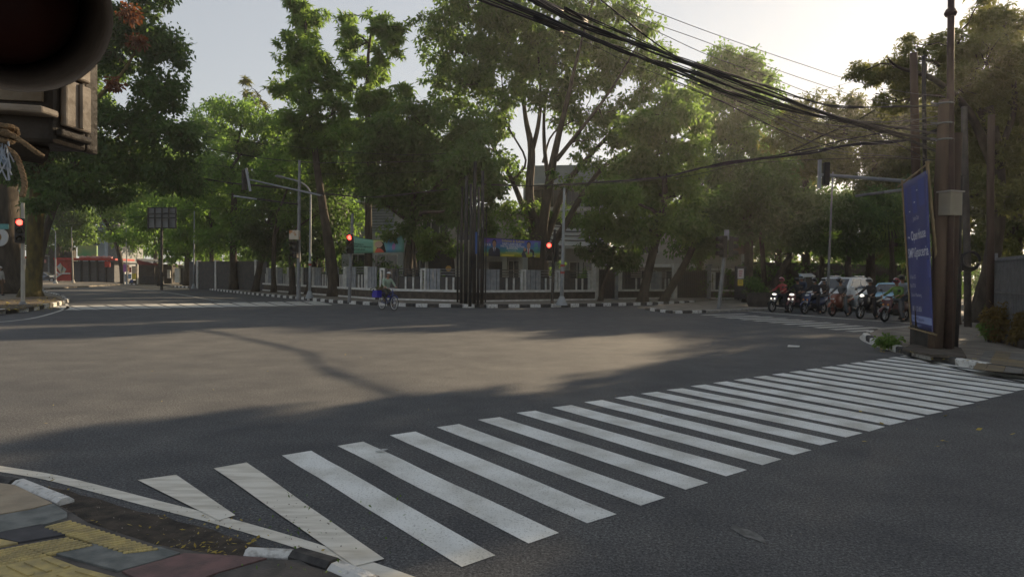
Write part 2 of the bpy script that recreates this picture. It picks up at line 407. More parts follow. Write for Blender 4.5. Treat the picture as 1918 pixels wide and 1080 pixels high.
M_PAVE = mat("pavement_concrete", (0.13, 0.115, 0.095), (0.22, 0.20, 0.17), 2.2, 0.9, 0.4, 40)
M_SOIL = mat("soil", (0.06, 0.048, 0.035), (0.12, 0.095, 0.065), 3, 0.95, 0.6, 25)
M_KB = mat("kerb_black", (0.025, 0.025, 0.027), (0.07, 0.068, 0.065), 9, 0.8, 0.3, 30)
M_KW = mat("kerb_white", (0.60, 0.60, 0.58), (0.26, 0.25, 0.23), 14, 0.9, 0.7, 50, detail=7, contrast=(0.5, 0.66))
M_KG = mat("kerb_grey", (0.22, 0.215, 0.20), (0.34, 0.33, 0.30), 7, 0.9, 0.4, 30)

def slab(name, pts, z, m, thick=0.3, kind="structure"):
    mb = MB(); mb.prism([(p[0], p[1], z-thick) for p in pts], thick)
    return tag(mb.build(name, m), kind=kind)

def kerb(name, pts, z=0.17, w=0.18, step=0.6, mats=None, gaps=(), seed=0):
    rg = random.Random(seed); mb = MB(); seg = []; pts = [Vector((p[0], p[1], 0)) for p in pts]
    L = [0]
    for a, b in zip(pts, pts[1:]): L.append(L[-1]+(b-a).length)
    def at(s):
        for i in range(len(pts)-1):
            if s <= L[i+1] or i == len(pts)-2: return pts[i].lerp(pts[i+1], (s-L[i])/max(1e-6, L[i+1]-L[i]))
    s = 0; k = 0
    while s < L[-1]-0.1:
        e = min(s+step, L[-1]); a, b = at(s), at(e)
        if not any(g0 <= s/L[-1] <= g1 for g0, g1 in gaps):
            d = (b-a).normalized(); n = Vector((-d.y, d.x, 0)); c = (a+b)/2; zz = z+rg.uniform(-0.012, 0.012)
            mb.mi = k % 2 if (mats is None or len(mats) > 1) else 0
            j = rg.uniform(-0.012, 0.012)
            sec = [(-w/2, -0.15), (-w/2, zz-0.025), (-w/2+0.03, zz), (w/2-0.03, zz), (w/2, zz-0.025), (w/2, -0.15)]
            ring = lambda q: [q + n*(x+j) + Vector((0, 0, h)) for x, h in sec]
            mb.loft([ring(a+d*0.006), ring(b-d*0.006)])
        s = e; k += 1
    return struct(mb, name, mats or [M_KB, M_KW])

# far corner block, kerb measured along the photograph
KF = [G(u, v) for u, v in [(325, 537.5), (360, 539.5), (420, 546), (480, 552.5), (560, 560), (590, 563.5), (640, 568), (700, 571.5), (780, 574.5), (900, 576.5), (1060, 575), (1200, 571.5), (1300, 567.5)]]
far_l = G(325, 537.5); 
slab("far_pavement", KF + [Vector((30, 80, 0)), Vector((70, 180, 0)), Vector((-60, 250, 0)), Vector((-90, 160, 0))], 0.15, M_PAVE)
kerb("far_kerb", KF, gaps=((0.745, 0.752),), seed=3)
KL = [G(u, v) for u, v in [(212, 531.2), (235, 532.2), (258, 533.4)]]
slab("kiosk_pavement", [G(100, 527), G(150, 528.5)] + KL + [Vector((-52, 125, 0)), Vector((-80, 160, 0)), Vector((-120, 150, 0))], 0.14, M_PAVE)
kerb("kiosk_kerb", KL, step=0.9, seed=5)
# right-hand block beyond the waiting traffic, lower than the corner block
hd = Vector((0.80, 0.60, 0)).normalized()
K2 = [G(u, v) for u, v in [(1212, 580.5), (1262, 587), (1320, 585.5), (1437, 581.5)]]
e2 = K2[-1]+hd*75
slab("verge_pavement", K2 + [e2, e2+Vector((-30, 60, 0)), Vector((30, 78, 0)), G(1300, 569), G(1235, 574)], 0.11, M_PAVE)
kerb("verge_kerb", K2[:3], z=0.13, seed=7); kerb("verge_grey_kerb", [K2[2], K2[3], e2], z=0.14, mats=[M_KG], step=0.9, seed=8)
# right corner block with the poles and the banner
KR = [G(u, v) for u, v in [(1640, 624), (1626, 629), (1622, 634), (1634, 642), (1668, 655), (1700, 664), (1760, 677), (1815, 688), (1870, 697), (1935, 706), (2010, 716), (2150, 728)]]
e3 = KR[0]+hd*70
slab("right_pavement", KR + [KR[-1]+Vector((30, 3, 0)), Vector((80, 20, 0)), e3], 0.12, M_PAVE)
kerb("right_kerb", KR, z=0.145, seed=9, w=0.16, step=0.75)
kerb("right_back_kerb", [KR[0], e3], z=0.14, mats=[M_KG], step=0.9, seed=10)
# left block with the mossy tree
KT = [G(u, v) for u, v in [(-60, 592), (0, 588), (45, 584), (100, 574), (126, 566), (116, 558), (84, 549), (76, 543)]]
e4 = G(76, 543)+Vector((-30, 95, 0))
slab("left_pavement", KT + [e4, e4+Vector((-60, 0, 0)), Vector((-90, 25, 0))], 0.14, M_PAVE)
kerb("left_kerb", KT, z=0.18, seed=11, step=0.8)
slab("tree_soil", [G(u, v, 0.17) for u, v in [(-50, 584), (0, 581), (45, 577), (98, 568), (118, 563), (105, 556), (78, 553), (20, 560), (-50, 563)]], 0.175, M_SOIL, 0.03)

# ------------------------------------------------------------------ road paint
P_WH = paint_mat("zebra_paint", (0.70, 0.72, 0.70), 0.37)
P_OLD = paint_mat("old_thermoplastic", (0.66, 0.64, 0.57), 0.27, streak=(math.radians(20), 5.5))
P_FAR = paint_mat("far_line_paint", (0.50, 0.50, 0.47), 0.38)
# near crossing: each stripe measured by its four corners
far = [(400, 878, 462, 867), (528, 853, 583, 844), (632, 835, 680, 827), (730, 815, 778, 808), (818, 800, 860, 794), (895, 786, 936, 781), (967, 773, 1003, 769), (1034, 763, 1070, 758.5), (1094, 753, 1128, 749), (1151, 745, 1183, 741), (1200, 737, 1231, 733.5), (1248, 730, 1278, 727), (1293, 723, 1321, 720), (1335, 717, 1361, 714)]
nearr = [(665, 1062, 720, 1048), (865, 1062, 928, 1040), (990, 1018, 1047, 998), (1100, 980, 1155, 963), (1200, 947, 1246, 932), (1284, 917, 1327, 904), (1360, 892, 1399, 880), (1428, 871, 1464, 860), (1486, 852, 1520, 843), (1537, 834, 1570, 826), (1584, 819, 1616, 811), (1628, 808, 1658, 799), (1666, 796, 1697, 789), (1703, 786, 1733, 780)]
mb = MB(); mbo = MB()
def stripe(mb, a, b, c, d, n=7, z=0.004, seed=0):
    rg = random.Random(seed); top = []; bot = []
    for i in range(n+1):
        t = i/n; j = (rg.uniform(-1, 1)*0.008 if 0 < i < n else 0)
        top.append((a.lerp(b, t)+Vector((j, 0, z)))); bot.append((d.lerp(c, t)+Vector((j, 0, z))))
    for i in range(n): mb.poly([top[i], top[i+1], bot[i+1], bot[i]])
for k, (f4, n4) in enumerate(zip(far, nearr)):
    a, b = G(*f4[:2]), G(*f4[2:]); d, c = G(*n4[:2]), G(*n4[2:])
    stripe(mbo if k == 0 else mb, a, d, c, b, seed=k, z=0.008 if k == 0 else 0.004)
# the rest run on at the measured spacing to the right-hand kerb
a0, b0, c0, d0 = G(*far[13][:2]), G(*far[13][2:]), G(*nearr[13][2:]), G(*nearr[13][:2])
st = Vector((0.425, 0.335, 0)); st2 = Vector((0.40, 0.31, 0))
for k in range(1, 17):
    o1 = st*k; o2 = st2*k
    stripe(mb, a0+o1, d0+o2, c0+o2, b0+o1, n=3, seed=40+k)
# short old stripe at the kerb end
sh = [G(258, 900), G(330, 890), G(441, 966), G(410, 976)]
mbo.poly([p+Vector((0, 0, 0.008)) for p in sh])
struct(mb, "zebra_crossing", P_WH); struct(mbo, "worn_zebra_stripes", P_OLD)

def line(mb, px, w, z=0.004, n=5, world=False):
    pts = smooth_path([q if world else G(*q) for q in px], n)
    for p, q in zip(pts, pts[1:]):
        d = (q-p).normalized(); nn = Vector((-d.y, d.x, 0))*w/2; zz = Vector((0, 0, z))
        mb.poly([p+nn+zz, p-nn+zz, q-nn+zz, q+nn+zz])
mb = MB(); line(mb, [(-60, 868), (0, 878), (90, 893), (180, 915), (290, 944), (420, 977), (560, 1018), (720, 1072), (900, 1140)], 0.115)
struct(mb, "near_edge_line", P_OLD)
mb = MB(); line(mb, [(1640, 621), (1618, 628), (1617, 636), (1640, 647), (1690, 662), (1757, 682), (1830, 698), (1918, 716), (2000, 728)], 0.13)
struct(mb, "right_edge_line", P_FAR)
# crossing in front of the waiting traffic
mb = MB()
A0, A1 = G(1395, 588.5), G(1315, 588.2)
B0, B1 = G(1690, 622), G(1560, 628)
FZ = [((1315, 590.0), (1398, 588.0)), ((1340, 593.0), (1420, 591.2)), ((1362, 595.5), (1446, 593.6)), ((1388, 598.3), (1474, 596.0)), ((1414, 601), (1500, 598.5)), ((1442, 604), (1526, 601.3)), ((1470, 607.2), (1556, 604)), ((1500, 610.5), (1584, 607)), ((1528, 613.5), (1612, 610)), ((1558, 617), (1642, 613.2)), ((1590, 620.5), (1672, 616.8))]
for p, q in FZ:
    a, b = G(*p), G(*q); n = Vector((0.10, -0.33, 0)).normalized()*0.19
    mb.poly([v+Vector((0, 0, 0.004)) for v in (a-n, b-n, b+n, a+n)])
struct(mb, "waiting_traffic_crossing", P_FAR)
mb = MB(); line(mb, [(1405, 583.2), (1500, 590.5), (1600, 598), (1720, 606)], 0.28, n=2); line(mb, [(1250, 583), (1310, 587.5)], 0.1, n=2)
struct(mb, "stop_line", P_FAR)
# crossing on the left arm
mb = MB()
for k in range(15):
    u = 128+k*33.5; v = 580.2-k*0.70 if k < 6 else 576.0-(k-6)*0.62
    a, b = G(u-14, v+0.0), G(u+22, v-1.0 if k < 8 else v-0.6); 
    c = b+Vector((-1.2, 3.2, 0)); d = a+Vector((-1.2, 3.2, 0))
    mb.poly([q+Vector((0, 0, 0.004)) for q in (G(u-8, v), G(u+26, v+0.3), G(u-2, v-7.4), G(u-30, v-7.0))])
struct(mb, "left_arm_crossing", P_FAR)
mb = MB(); line(mb, [(190, 536.5), (260, 542), (330, 550), (400, 562), (470, 566), (600, 568.5), (690, 570.5)], 0.16, n=4)
line(mb, [(-40, 606), (20, 601), (70, 594), (115, 581), (127, 574), (112, 560), (80, 551)], 0.12, n=4)
struct(mb, "left_arm_lines", P_FAR)

# ------------------------------------------------------------------ near pavement, bottom left
dip = 0.035
def gp(*px, z=dip): return [G(u, v, z) for u, v in px]
M_T = {
 'base': mat("near_mortar", (0.07, 0.065, 0.06), (0.12, 0.11, 0.10), 6, 0.95, 0.5, 60),
 'beige': mat("beige_slab", (0.36, 0.30, 0.22), (0.28, 0.235, 0.175), 7, 0.9, 0.35, 70),
 'grey': mat("grey_slab", (0.19, 0.20, 0.19), (0.11, 0.12, 0.115), 9, 0.9, 0.35, 60),
 'dark': mat("dark_slab", (0.075, 0.075, 0.082), (0.055, 0.055, 0.06), 10, 0.85, 0.2, 80),
 'yel': mat("tactile_yellow", (0.48, 0.385, 0.16), (0.30, 0.25, 0.13), 11, 0.85, 0.3, 60),
 'pink': mat("pink_slab", (0.19, 0.115, 0.11), (0.12, 0.085, 0.08), 9, 0.9, 0.4, 60),
 'brick': mat("dark_brick", (0.06, 0.058, 0.055), (0.10, 0.09, 0.085), 10, 0.9, 0.4, 60)}
slab("near_pavement_base", gp((-400, 880), (-60, 892), (30, 905), (122, 948), (165, 975), (290, 1015), (420, 1036), (480, 1040), (560, 1048), (640, 1072), (760, 1110), (900, 1180), (-400, 1180)), dip-0.012, M_T['base'], 0.1)
def tile(name, px, m, z=dip, th=0.02):
    mb = MB(); pts = gp(*px, z=z-th); mb.prism(pts, th); return tag(mb.build(name, M_T[m], bevel=0.003), kind="structure")
tile("beige_slab", [(-80, 898), (28, 912), (98, 946), (60, 956), (0, 967), (-80, 982)], 'beige')
tile("grey_slab", [(-80, 984), (0, 969), (62, 958), (100, 947), (126, 964), (126, 973), (90, 985), (0, 1002), (-80, 1018)], 'grey')
tile("dark_slab", [(-30, 1006), (0, 1001), (77, 986), (123, 1005), (36, 1020), (0, 1012)], 'dark')
tile("blue_grey_slab", [(98, 1040), (178, 1022), (236, 1037), (300, 1029), (338, 1040), (300, 1053), (222, 1074)], 'grey')
tile("pink_slab", [(228, 1075), (305, 1053), (345, 1041), (440, 1045), (500, 1050), (400, 1080), (330, 1110), (280, 1100)], 'pink')
tile("dark_brick_paving", [(505, 1052), (560, 1054), (600, 1075), (680, 1110), (360, 1110), (408, 1080)], 'brick')
def tactile(name, a, b, c, d, kind):
    """a,b,c,d: the tile's corners on the ground; domes or bars stand proud of it"""
    a, b, c, d = [G(u, v, dip) for u, v in (a, b, c, d)]
    mb = MB(); mb.prism([p-Vector((0, 0, 0.02)) for p in (a, b, c, d)], 0.02)
    if kind[0] == 'dome':
        nu, nv = kind[1:]
        for i in range(nu):
            for j in range(nv):
                s, t = (i+0.5)/nu, (j+0.5)/nv; p = a.lerp(b, s).lerp(d.lerp(c, s), t)
                rr = 0.017; mb.loft([[p+Vector((rr*k*math.cos(q), rr*k*math.sin(q), h)) for q in [x*math.pi/4 for x in range(8)]] for k, h in ((1, 0), (0.8, 0.005), (0.45, 0.007))])
    else:
        for i in range(kind[1]):
            s = (i+0.5)/kind[1]; p = a.lerp(b, s).lerp(d.lerp(c, s), 0.12); q = a.lerp(b, s).lerp(d.lerp(c, s), 0.88)
            mb.beam(p+Vector((0, 0, 0.003)), q+Vector((0, 0, 0.003)), 0.028, 0.010)
    return tag(mb.build(name, M_T['yel']), kind="structure")
tactile("dotted_tactile_slab", (82, 986), (128, 974), (300, 1029), (236, 1036), ('dome', 7, 18))
tactile("dotted_tactile_slab", (38, 1021), (125, 1006), (176, 1021), (92, 1038), ('dome', 8, 6))
tactile("dotted_tactile_slab", (-60, 1042), (36, 1022), (90, 1040), (-20, 1062), ('dome', 9, 7))
tactile("barred_tactile_slab", (-40, 1066), (92, 1040), (150, 1062), (10, 1092), ('bar', 4))
tactile("barred_tactile_slab", (12, 1092), (152, 1062), (235, 1084), (90, 1120), ('bar', 4))
tile("yellow_slab", [(-40, 1010), (0, 1014), (34, 1021), (-40, 1036)], 'yel')
kerb("near_kerb", [G(-120, 893), G(-30, 900), G(30, 908)], z=0.05, w=0.11, step=0.5, mats=[M_KB])
kerb("near_white_kerb", [G(34, 909), G(122, 945)], z=0.040, w=0.11, step=0.8, mats=[M_KW])
kerb("near_white_kerb", [G(460, 1042), G(548, 1046)], z=0.038, w=0.10, step=0.8, mats=[M_KW])
kerb("near_kerb", [G(552, 1046), G(625, 1068)], z=0.05, w=0.12, step=0.8, mats=[M_KB])
kerb("near_white_kerb", [G(626, 1068), G(700, 1100)], z=0.042, w=0.12, step=0.8, mats=[M_KW])
# gutter dirt along the near kerb
M_GUT = mat("gutter_dirt", (0.035, 0.031, 0.027), (0.085, 0.070, 0.055), 9, 0.95, 0.9, 90)
rg = random.Random(4)
ring = smooth_path(gp((-100, 888), (0, 897), (60, 905), (150, 925), (300, 966), (420, 1000), (520, 1030), (545, 1044), (440, 1044), (330, 1034), (240, 1008), (150, 972), (125, 950), (30, 908), (-100, 897), z=0.003), 4)[:-1]
ring = [p+Vector((rg.uniform(-.02, .02), rg.uniform(-.02, .02), 0)) for p in ring]
# a low ridge of grit: thin at the road side
mb = MB(); mb.poly(ring); struct(mb, "gutter_dirt", M_GUT)
# right-hand tiled pavement
M_RT = mat("ochre_paving", (0.20, 0.155, 0.085), (0.13, 0.11, 0.08), 3, 0.9, 0.4, 30)
M_RG = mat("grey_paving", (0.16, 0.155, 0.14), (0.11, 0.105, 0.10), 3, 0.9, 0.4, 30)
rows = [((1822, 691), (1846, 656)), ((1845, 694), (1866, 657)), ((1880, 697), (1895, 660)), ((1915, 700), (1925, 664)), ((1950, 705), (1958, 668))]
for i in range(4):
    (a0, a1), (b0, b1) = rows[i], rows[i+1]
    for j in range(3):
        q = [G(a0[0]+(a1[0]-a0[0])*t, a0[1]+(a1[1]-a0[1])*t, 0.12) for t in (j/3+0.01, (j+1)/3-0.01)]
        r_ = [G(b0[0]+(b1[0]-b0[0])*t-1.0, b0[1]+(b1[1]-b0[1])*t, 0.12) for t in (j/3+0.01, (j+1)/3-0.01)]
        mb = MB(); mb.prism([q[0], r_[0], r_[1], q[1]], 0.008)
        struct(mb, "pavement_slab", M_RT if (i == 1 or (i+j) % 3 == 0) else M_RG)

# ================================================================== TREES
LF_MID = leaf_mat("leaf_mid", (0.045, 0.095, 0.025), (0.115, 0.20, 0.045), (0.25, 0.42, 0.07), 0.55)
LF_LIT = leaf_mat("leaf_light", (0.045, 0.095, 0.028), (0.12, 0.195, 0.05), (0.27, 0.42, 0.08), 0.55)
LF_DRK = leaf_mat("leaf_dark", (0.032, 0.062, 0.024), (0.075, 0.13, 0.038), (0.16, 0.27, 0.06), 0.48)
LF_RED = leaf_mat("leaf_red", (0.06, 0.02, 0.012), (0.15, 0.055, 0.02), (0.25, 0.08, 0.02), 0.4)
LF_OLV = leaf_mat("leaf_olive", (0.045, 0.06, 0.022), (0.10, 0.12, 0.038), (0.24, 0.25, 0.06), 0.45)
BK = mat("bark", (0.035, 0.028, 0.022), (0.075, 0.062, 0.048), 5, 0.95, 0.9, 14, aniso=(1, 1, 0.25))
BK_M = mat("mossy_bark", (0.05, 0.042, 0.022), (0.13, 0.105, 0.035), 3.5, 0.95, 1.0, 12, aniso=(1, 1, 0.4))
BK_L = mat("pale_bark", (0.10, 0.09, 0.075), (0.16, 0.15, 0.125), 5, 0.95, 0.6, 14, aniso=(1, 1, 0.25))

# -- left
tree("mossy_tree", "broad leaning street tree with moss-yellow bark behind the left red signal", [(58, 562, .50), (64, 500, .40), (66, 430, .40), (72, 350, .40), (80, 280, .33)],
     [(60, 300, 90, 50), (130, 250, 70, 55), (215, 235, 65, 45), (245, 50, 70, 55), (300, 105, 52, 42), (300, 185, 48, 45), (320, 260, 48, 50), (250, 300, 80, 50), (180, 345, 75, 40), (330, 330, 45, 45), (200, 95, 60, 50), (140, 30, 90, 60), (255, -30, 60, 45), (95, 365, 55, 30)], LF_DRK, BK_M, 39.5,
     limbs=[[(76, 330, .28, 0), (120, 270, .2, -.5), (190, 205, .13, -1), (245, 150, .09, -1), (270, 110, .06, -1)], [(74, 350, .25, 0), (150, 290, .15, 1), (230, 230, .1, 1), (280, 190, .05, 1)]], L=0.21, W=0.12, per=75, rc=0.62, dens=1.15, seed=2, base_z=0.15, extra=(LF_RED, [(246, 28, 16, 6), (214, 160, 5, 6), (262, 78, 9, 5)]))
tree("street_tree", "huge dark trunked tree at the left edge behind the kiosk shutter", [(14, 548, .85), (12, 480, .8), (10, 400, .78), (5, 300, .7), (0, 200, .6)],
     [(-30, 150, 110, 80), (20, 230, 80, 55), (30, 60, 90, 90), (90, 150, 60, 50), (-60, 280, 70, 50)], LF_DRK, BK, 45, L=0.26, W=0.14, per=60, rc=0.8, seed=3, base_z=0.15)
tree("street_tree", "light green tree half hidden behind the mossy one", [(64, 548, .30), (90, 420, .25), (140, 300, .2), (180, 180, .14)],
     [(185, 130, 35, 40), (200, 60, 50, 40), (180, 190, 25, 20)], LF_LIT, BK, 52, L=0.27, W=0.13, per=60, rc=0.7, seed=4, base_z=0.15)

far_trees = [
 (110, [(105, 545, .3), (110, 460, .25), (120, 400, .2)], [(110, 410, 60, 45), (80, 350, 50, 50), (150, 380, 50, 40), (70, 440, 35, 25), (150, 440, 40, 22)], LF_LIT, "sunlit rounded tree beyond the curved street lamp, left distance"),
 (92, [(232, 532, .32), (222, 470, .28), (200, 420, .22), (176, 380, .15)], [(185, 350, 60, 40), (240, 400, 50, 38), (140, 320, 50, 40), (260, 350, 50, 40), (225, 440, 28, 18)], LF_LIT, "leaning fork-trunked tree beside the red kiosk roof"),
 (84, [(300, 534, .25), (300, 470, .22), (298, 430, .2)], [(300, 350, 60, 45), (260, 430, 45, 30), (330, 440, 40, 28), (310, 300, 50, 40)], LF_MID, "tree over the dark stall with the maroon awning"),
 (72, [(397, 541, .24), (396, 460, .2), (395, 400, .18)], [(395, 330, 55, 55), (400, 235, 42, 50), (370, 400, 50, 45), (430, 290, 45, 50), (425, 400, 45, 40), (350, 440, 40, 28), (400, 455, 35, 22)], LF_MID, "street tree left of the thick black trunk, pale green top"),
 (62, [(438, 549, .34), (437, 480, .30), (438, 400, .28), (440, 330, .2)], [(450, 215, 55, 40), (480, 270, 60, 50), (440, 330, 60, 45), (500, 350, 55, 50), (455, 400, 60, 40), (410, 440, 40, 25), (530, 250, 45, 45)], LF_MID, "street tree with a straight thick black trunk by the white posts"),
 (56, [(478, 551, .28), (484, 510, .25), (496, 460, .2)], [(500, 420, 50, 45), (535, 380, 50, 45), (520, 470, 48, 28), (478, 440, 40, 30), (540, 440, 38, 30)], LF_DRK, "low dark street tree leaning at the fence's left end"),
 (54, [(513, 554, .2), (512, 500, .18), (514, 440, .15)], [(550, 300, 55, 45), (520, 330, 45, 45), (560, 400, 42, 38), (590, 350, 45, 40)], LF_MID, "thin street tree in front of the left fence panels"),
 (49, [(548, 559, .24), (547, 510, .22), (546, 440, .2)], [(600, 400, 45, 40), (610, 450, 40, 28), (570, 470, 38, 25), (620, 340, 45, 40)], LF_DRK, "street tree just left of the tall signal mast"),
 (50, [(577, 559, .26), (586, 510, .22), (602, 440, .17)], [(640, 400, 45, 38), (655, 450, 20, 18), (640, 300, 50, 45), (600, 280, 45, 45)], LF_MID, "right-leaning street tree behind the white lamp pole"),
]
for i, (Y, tr, bl, lf, lab) in enumerate(far_trees):
    far_ = Y > 80
    tree("street_tree", lab, tr, bl, lf, BK, Y, group="street trees along the left road", L=0.34 if far_ else 0.27, W=0.18 if far_ else 0.13, per=60, rc=1.0 if far_ else 0.78, dens=1.0, seed=20+i, base_z=0.1)

tree("whorled_tree", "tall narrow tree with layered whorled leaves, left one of the two spires", [(628, 563, .42), (622, 500, .38), (610, 420, .3), (592, 300, .22), (580, 180, .16), (573, 60, .1), (570, -30, .06)],
     [(570, -10, 35, 35), (578, 45, 32, 32), (545, 70, 30, 22), (590, 95, 34, 30), (550, 115, 38, 26), (582, 150, 42, 28), (540, 165, 25, 18), (620, 150, 22, 22), (575, 205, 52, 32), (620, 215, 36, 28), (560, 255, 52, 34), (610, 270, 52, 36), (640, 250, 25, 25)], LF_LIT, BK, 46, sprig=8, L=0.34, W=0.11, per=90, rc=0.60, dens=0.62, seed=41, base_z=0.15, group="twin tall narrow trees")
tree("whorled_tree", "tall narrow tree with layered whorled leaves, right one of the two spires", [(690, 560, .3), (690, 460, .27), (690, 350, .22), (688, 200, .16), (690, 100, .1), (700, 40, .05)],
     [(652, 28, 12, 18), (655, 62, 20, 16), (700, 40, 22, 22), (735, 50, 18, 26), (670, 90, 34, 24), (718, 90, 34, 28), (690, 135, 52, 26), (738, 75, 16, 16), (690, 175, 54, 26), (735, 185, 30, 22), (760, 175, 12, 14), (690, 220, 62, 32), (740, 220, 32, 25), (690, 270, 60, 36)], LF_LIT, BK, 48, sprig=8, L=0.34, W=0.11, per=90, rc=0.57, dens=0.62, seed=42, base_z=0.15, group="twin tall narrow trees")
tree("airy_tree", "feathery pale tree top seen between the left crowns", [(490, 545, .25), (495, 300, .18), (497, 200, .1)], [(472, 165, 16, 18), (500, 165, 18, 15), (520, 170, 16, 14), (490, 195, 36, 16)], LF_OLV, BK, 75, sprig=8, L=0.5, W=0.13, per=40, rc=0.9, dens=0.5, seed=43, base_z=0.15)

tree("ficus_tree", "dense dark tree with hanging aerial roots behind the cyclist", [(768, 566, .34), (764, 520, .26), (768, 470, .24), (775, 400, .24), (780, 340, .2)],
     [(765, 290, 70, 50), (830, 310, 62, 52), (720, 360, 55, 42), (870, 255, 48, 42), (800, 380, 55, 36), (700, 300, 52, 45), (850, 370, 48, 40), (745, 430, 30, 18), (790, 235, 50, 40), (735, 240, 45, 35), (875, 330, 44, 40, -5), (905, 290, 36, 36, -4.5), (860, 400, 24, 20, -4), (910, 360, 26, 26, -3.5)], LF_DRK, BK, 42,
     limbs=[[(760, 563, .1, .3), (757, 520, .09, .3), (760, 470, .08, .2), (772, 410, .07, 0)], [(780, 565, .12, -.3), (781, 520, .1, -.3), (776, 470, .1, -.2), (774, 410, .08, 0)], [(776, 420, .15, 0), (745, 400, .1, 0), (720, 380, .07, 0)], [(778, 380, .14, 0), (820, 350, .1, 0), (850, 320, .06, 0)]], L=0.22, W=0.12, per=95, rc=0.7, dens=1.25, seed=44, base_z=0.15)
tree("shrubby_tree", "small yellow-green sunlit tree between the pole cluster and the blue banner", [(905, 560, .08), (900, 500, .07), (902, 440, .05)], [(908, 405, 16, 18), (905, 435, 18, 18), (915, 425, 12, 12)], LF_LIT, BK, 41, L=0.17, W=0.11, per=50, rc=0.35, dens=1.0, seed=45, base_z=0.15)
tree("garden_tree", "small yellow-green tree over the house gate, left of the pole cluster", [(852, 545, .12), (848, 490, .1), (840, 450, .08)], [(812, 452, 35, 16), (845, 462, 20, 12), (780, 440, 25, 14), (798, 470, 18, 10)], LF_LIT, BK, 46, limbs=[[(850, 470, .1, 0), (838, 440, .07, 0), (825, 425, .05, 0)]], L=0.2, W=0.12, per=50, rc=0.4, dens=1.0, seed=46, base_z=0.15)
tree("rain_tree", "very large spreading tree with many bare forked limbs in the centre", [(1008, 545, .85), (1008, 500, .72), (1010, 450, .66), (1012, 410, .5)],
     [(830, 40, 48, 48), (805, 80, 26, 22), (820, 140, 38, 42), (880, 110, 60, 48), (850, 205, 44, 40), (925, 165, 55, 42), (955, 80, 68, 58), (890, 10, 80, 50), (1040, 60, 66, 55), (1110, 40, 66, 55), (1180, 30, 38, 38), (1190, 105, 52, 42), (1110, 125, 62, 42), (1205, 165, 46, 32), (1060, -50, 120, 50), (1235, 140, 26, 30), (1130, 215, 42, 26), (880, 275, 40, 24), (1035, 175, 42, 30), (1165, 205, 36, 22), (930, 235, 36, 22), (985, 130, 42, 32), (940, -40, 90, 40), (850, 330, 30, 20), (1180, 260, 30, 22), (1095, 300, 22, 14), (960, 400, 28, 20), (1000, 395, 24, 18), (905, 330, 40, 24), (945, 300, 26, 16), (1075, 170, 36, 24), (1000, 90, 46, 34), (1110, 350, 36, 24), (1145, 320, 36, 22), (900, 60, 50, 40), (1150, 80, 46, 36), (870, 160, 40, 30), (1085, 400, 30, 20), (975, 440, 26, 22), (950, 20, 60, 30), (1230, 100, 26, 22), (1215, 60, 22, 22), (1065, 215, 46, 22), (1000, 160, 44, 28), (1110, 262, 30, 15), (945, 205, 40, 24), (1040, 120, 46, 30), (905, 245, 40, 22), (1150, 150, 40, 28), (1150, 262, 40, 20), (965, 330, 24, 14), (1050, 330, 24, 12)], LF_LIT, BK, 48,
     limbs=[[(1008, 440, 0.360, 0), (992, 370, 0.302, 0), (996, 280, 0.259, .5), (985, 215, 0.158, 1), (976, 130, 0.094, 1.5), (965, 40, 0.050, 2)], [(996, 285, 0.180, .5), (1008, 235, 0.144, 0), (1012, 180, 0.101, -.5), (1006, 90, 0.050, -1)],
            [(1014, 440, 0.360, -.3), (1027, 350, 0.302, -.6), (1040, 280, 0.230, -1), (1055, 215, 0.158, -1.5), (1080, 110, 0.094, -2), (1105, 20, 0.050, -2)], [(1026, 330, 0.158, 0), (1020, 265, 0.130, .5), (1022, 190, 0.094, 1), (1040, 90, 0.043, 1.5)],
            [(1022, 450, 0.288, .3), (1062, 345, 0.216, .8), (1105, 290, 0.173, 1.2), (1150, 240, 0.115, 1.6), (1195, 180, 0.058, 2)], [(1040, 305, 0.173, -1), (1085, 250, 0.130, -1.6), (1135, 185, 0.086, -2), (1180, 110, 0.043, -2.5)],
            [(1000, 440, 0.245, .5), (962, 340, 0.173, 1), (930, 280, 0.130, 1.5), (895, 215, 0.086, 2), (858, 150, 0.043, 2)], [(960, 335, 0.108, 1), (985, 300, 0.072, 0), (948, 230, 0.058, -.5), (940, 150, 0.036, -1)],
            [(1030, 470, 0.259, -.5), (1090, 365, 0.180, -1), (1130, 315, 0.130, -1.4), (1175, 285, 0.065, -1.8)], [(1018, 300, 0.086, 1), (1040, 240, 0.065, 1.5), (1110, 200, 0.043, 2)], [(925, 275, 0.072, 1), (945, 215, 0.050, 1), (920, 120, 0.029, 1)]],
     L=0.24, W=0.125, per=60, rc=0.62, dens=0.72, seed=50, base_z=0.15, depth=1.1)
tree("leafy_tree", "bright green clumpy-crowned tree right of the centre, slanting trunk", [(1203, 565, .30), (1212, 520, .27), (1226, 460, .24), (1243, 390, .2), (1245, 320, .16)],
     [(1245, 215, 48, 36), (1205, 240, 40, 30), (1290, 235, 36, 30), (1230, 290, 66, 38), (1290, 300, 40, 34), (1180, 320, 50, 36), (1150, 375, 55, 34), (1215, 360, 55, 36), (1275, 370, 45, 36), (1245, 420, 55, 28), (1130, 420, 42, 26), (1190, 430, 40, 24), (1295, 430, 32, 28), (1275, 180, 30, 22)], LF_LIT, BK, 41.5, L=0.2, W=0.12, per=95, rc=0.58, dens=1.2, seed=51, base_z=0.15)
tree("leafy_tree", "small thin leaning street tree between the lamp pole and the gate", [(1124, 568, .15), (1132, 530, .13), (1142, 490, .11), (1150, 460, .08)], [(1160, 485, 45, 20), (1110, 470, 30, 16), (1185, 465, 28, 16)], LF_DRK, BK, 42, L=0.2, W=0.1, per=60, rc=0.45, seed=52, base_z=0.15)
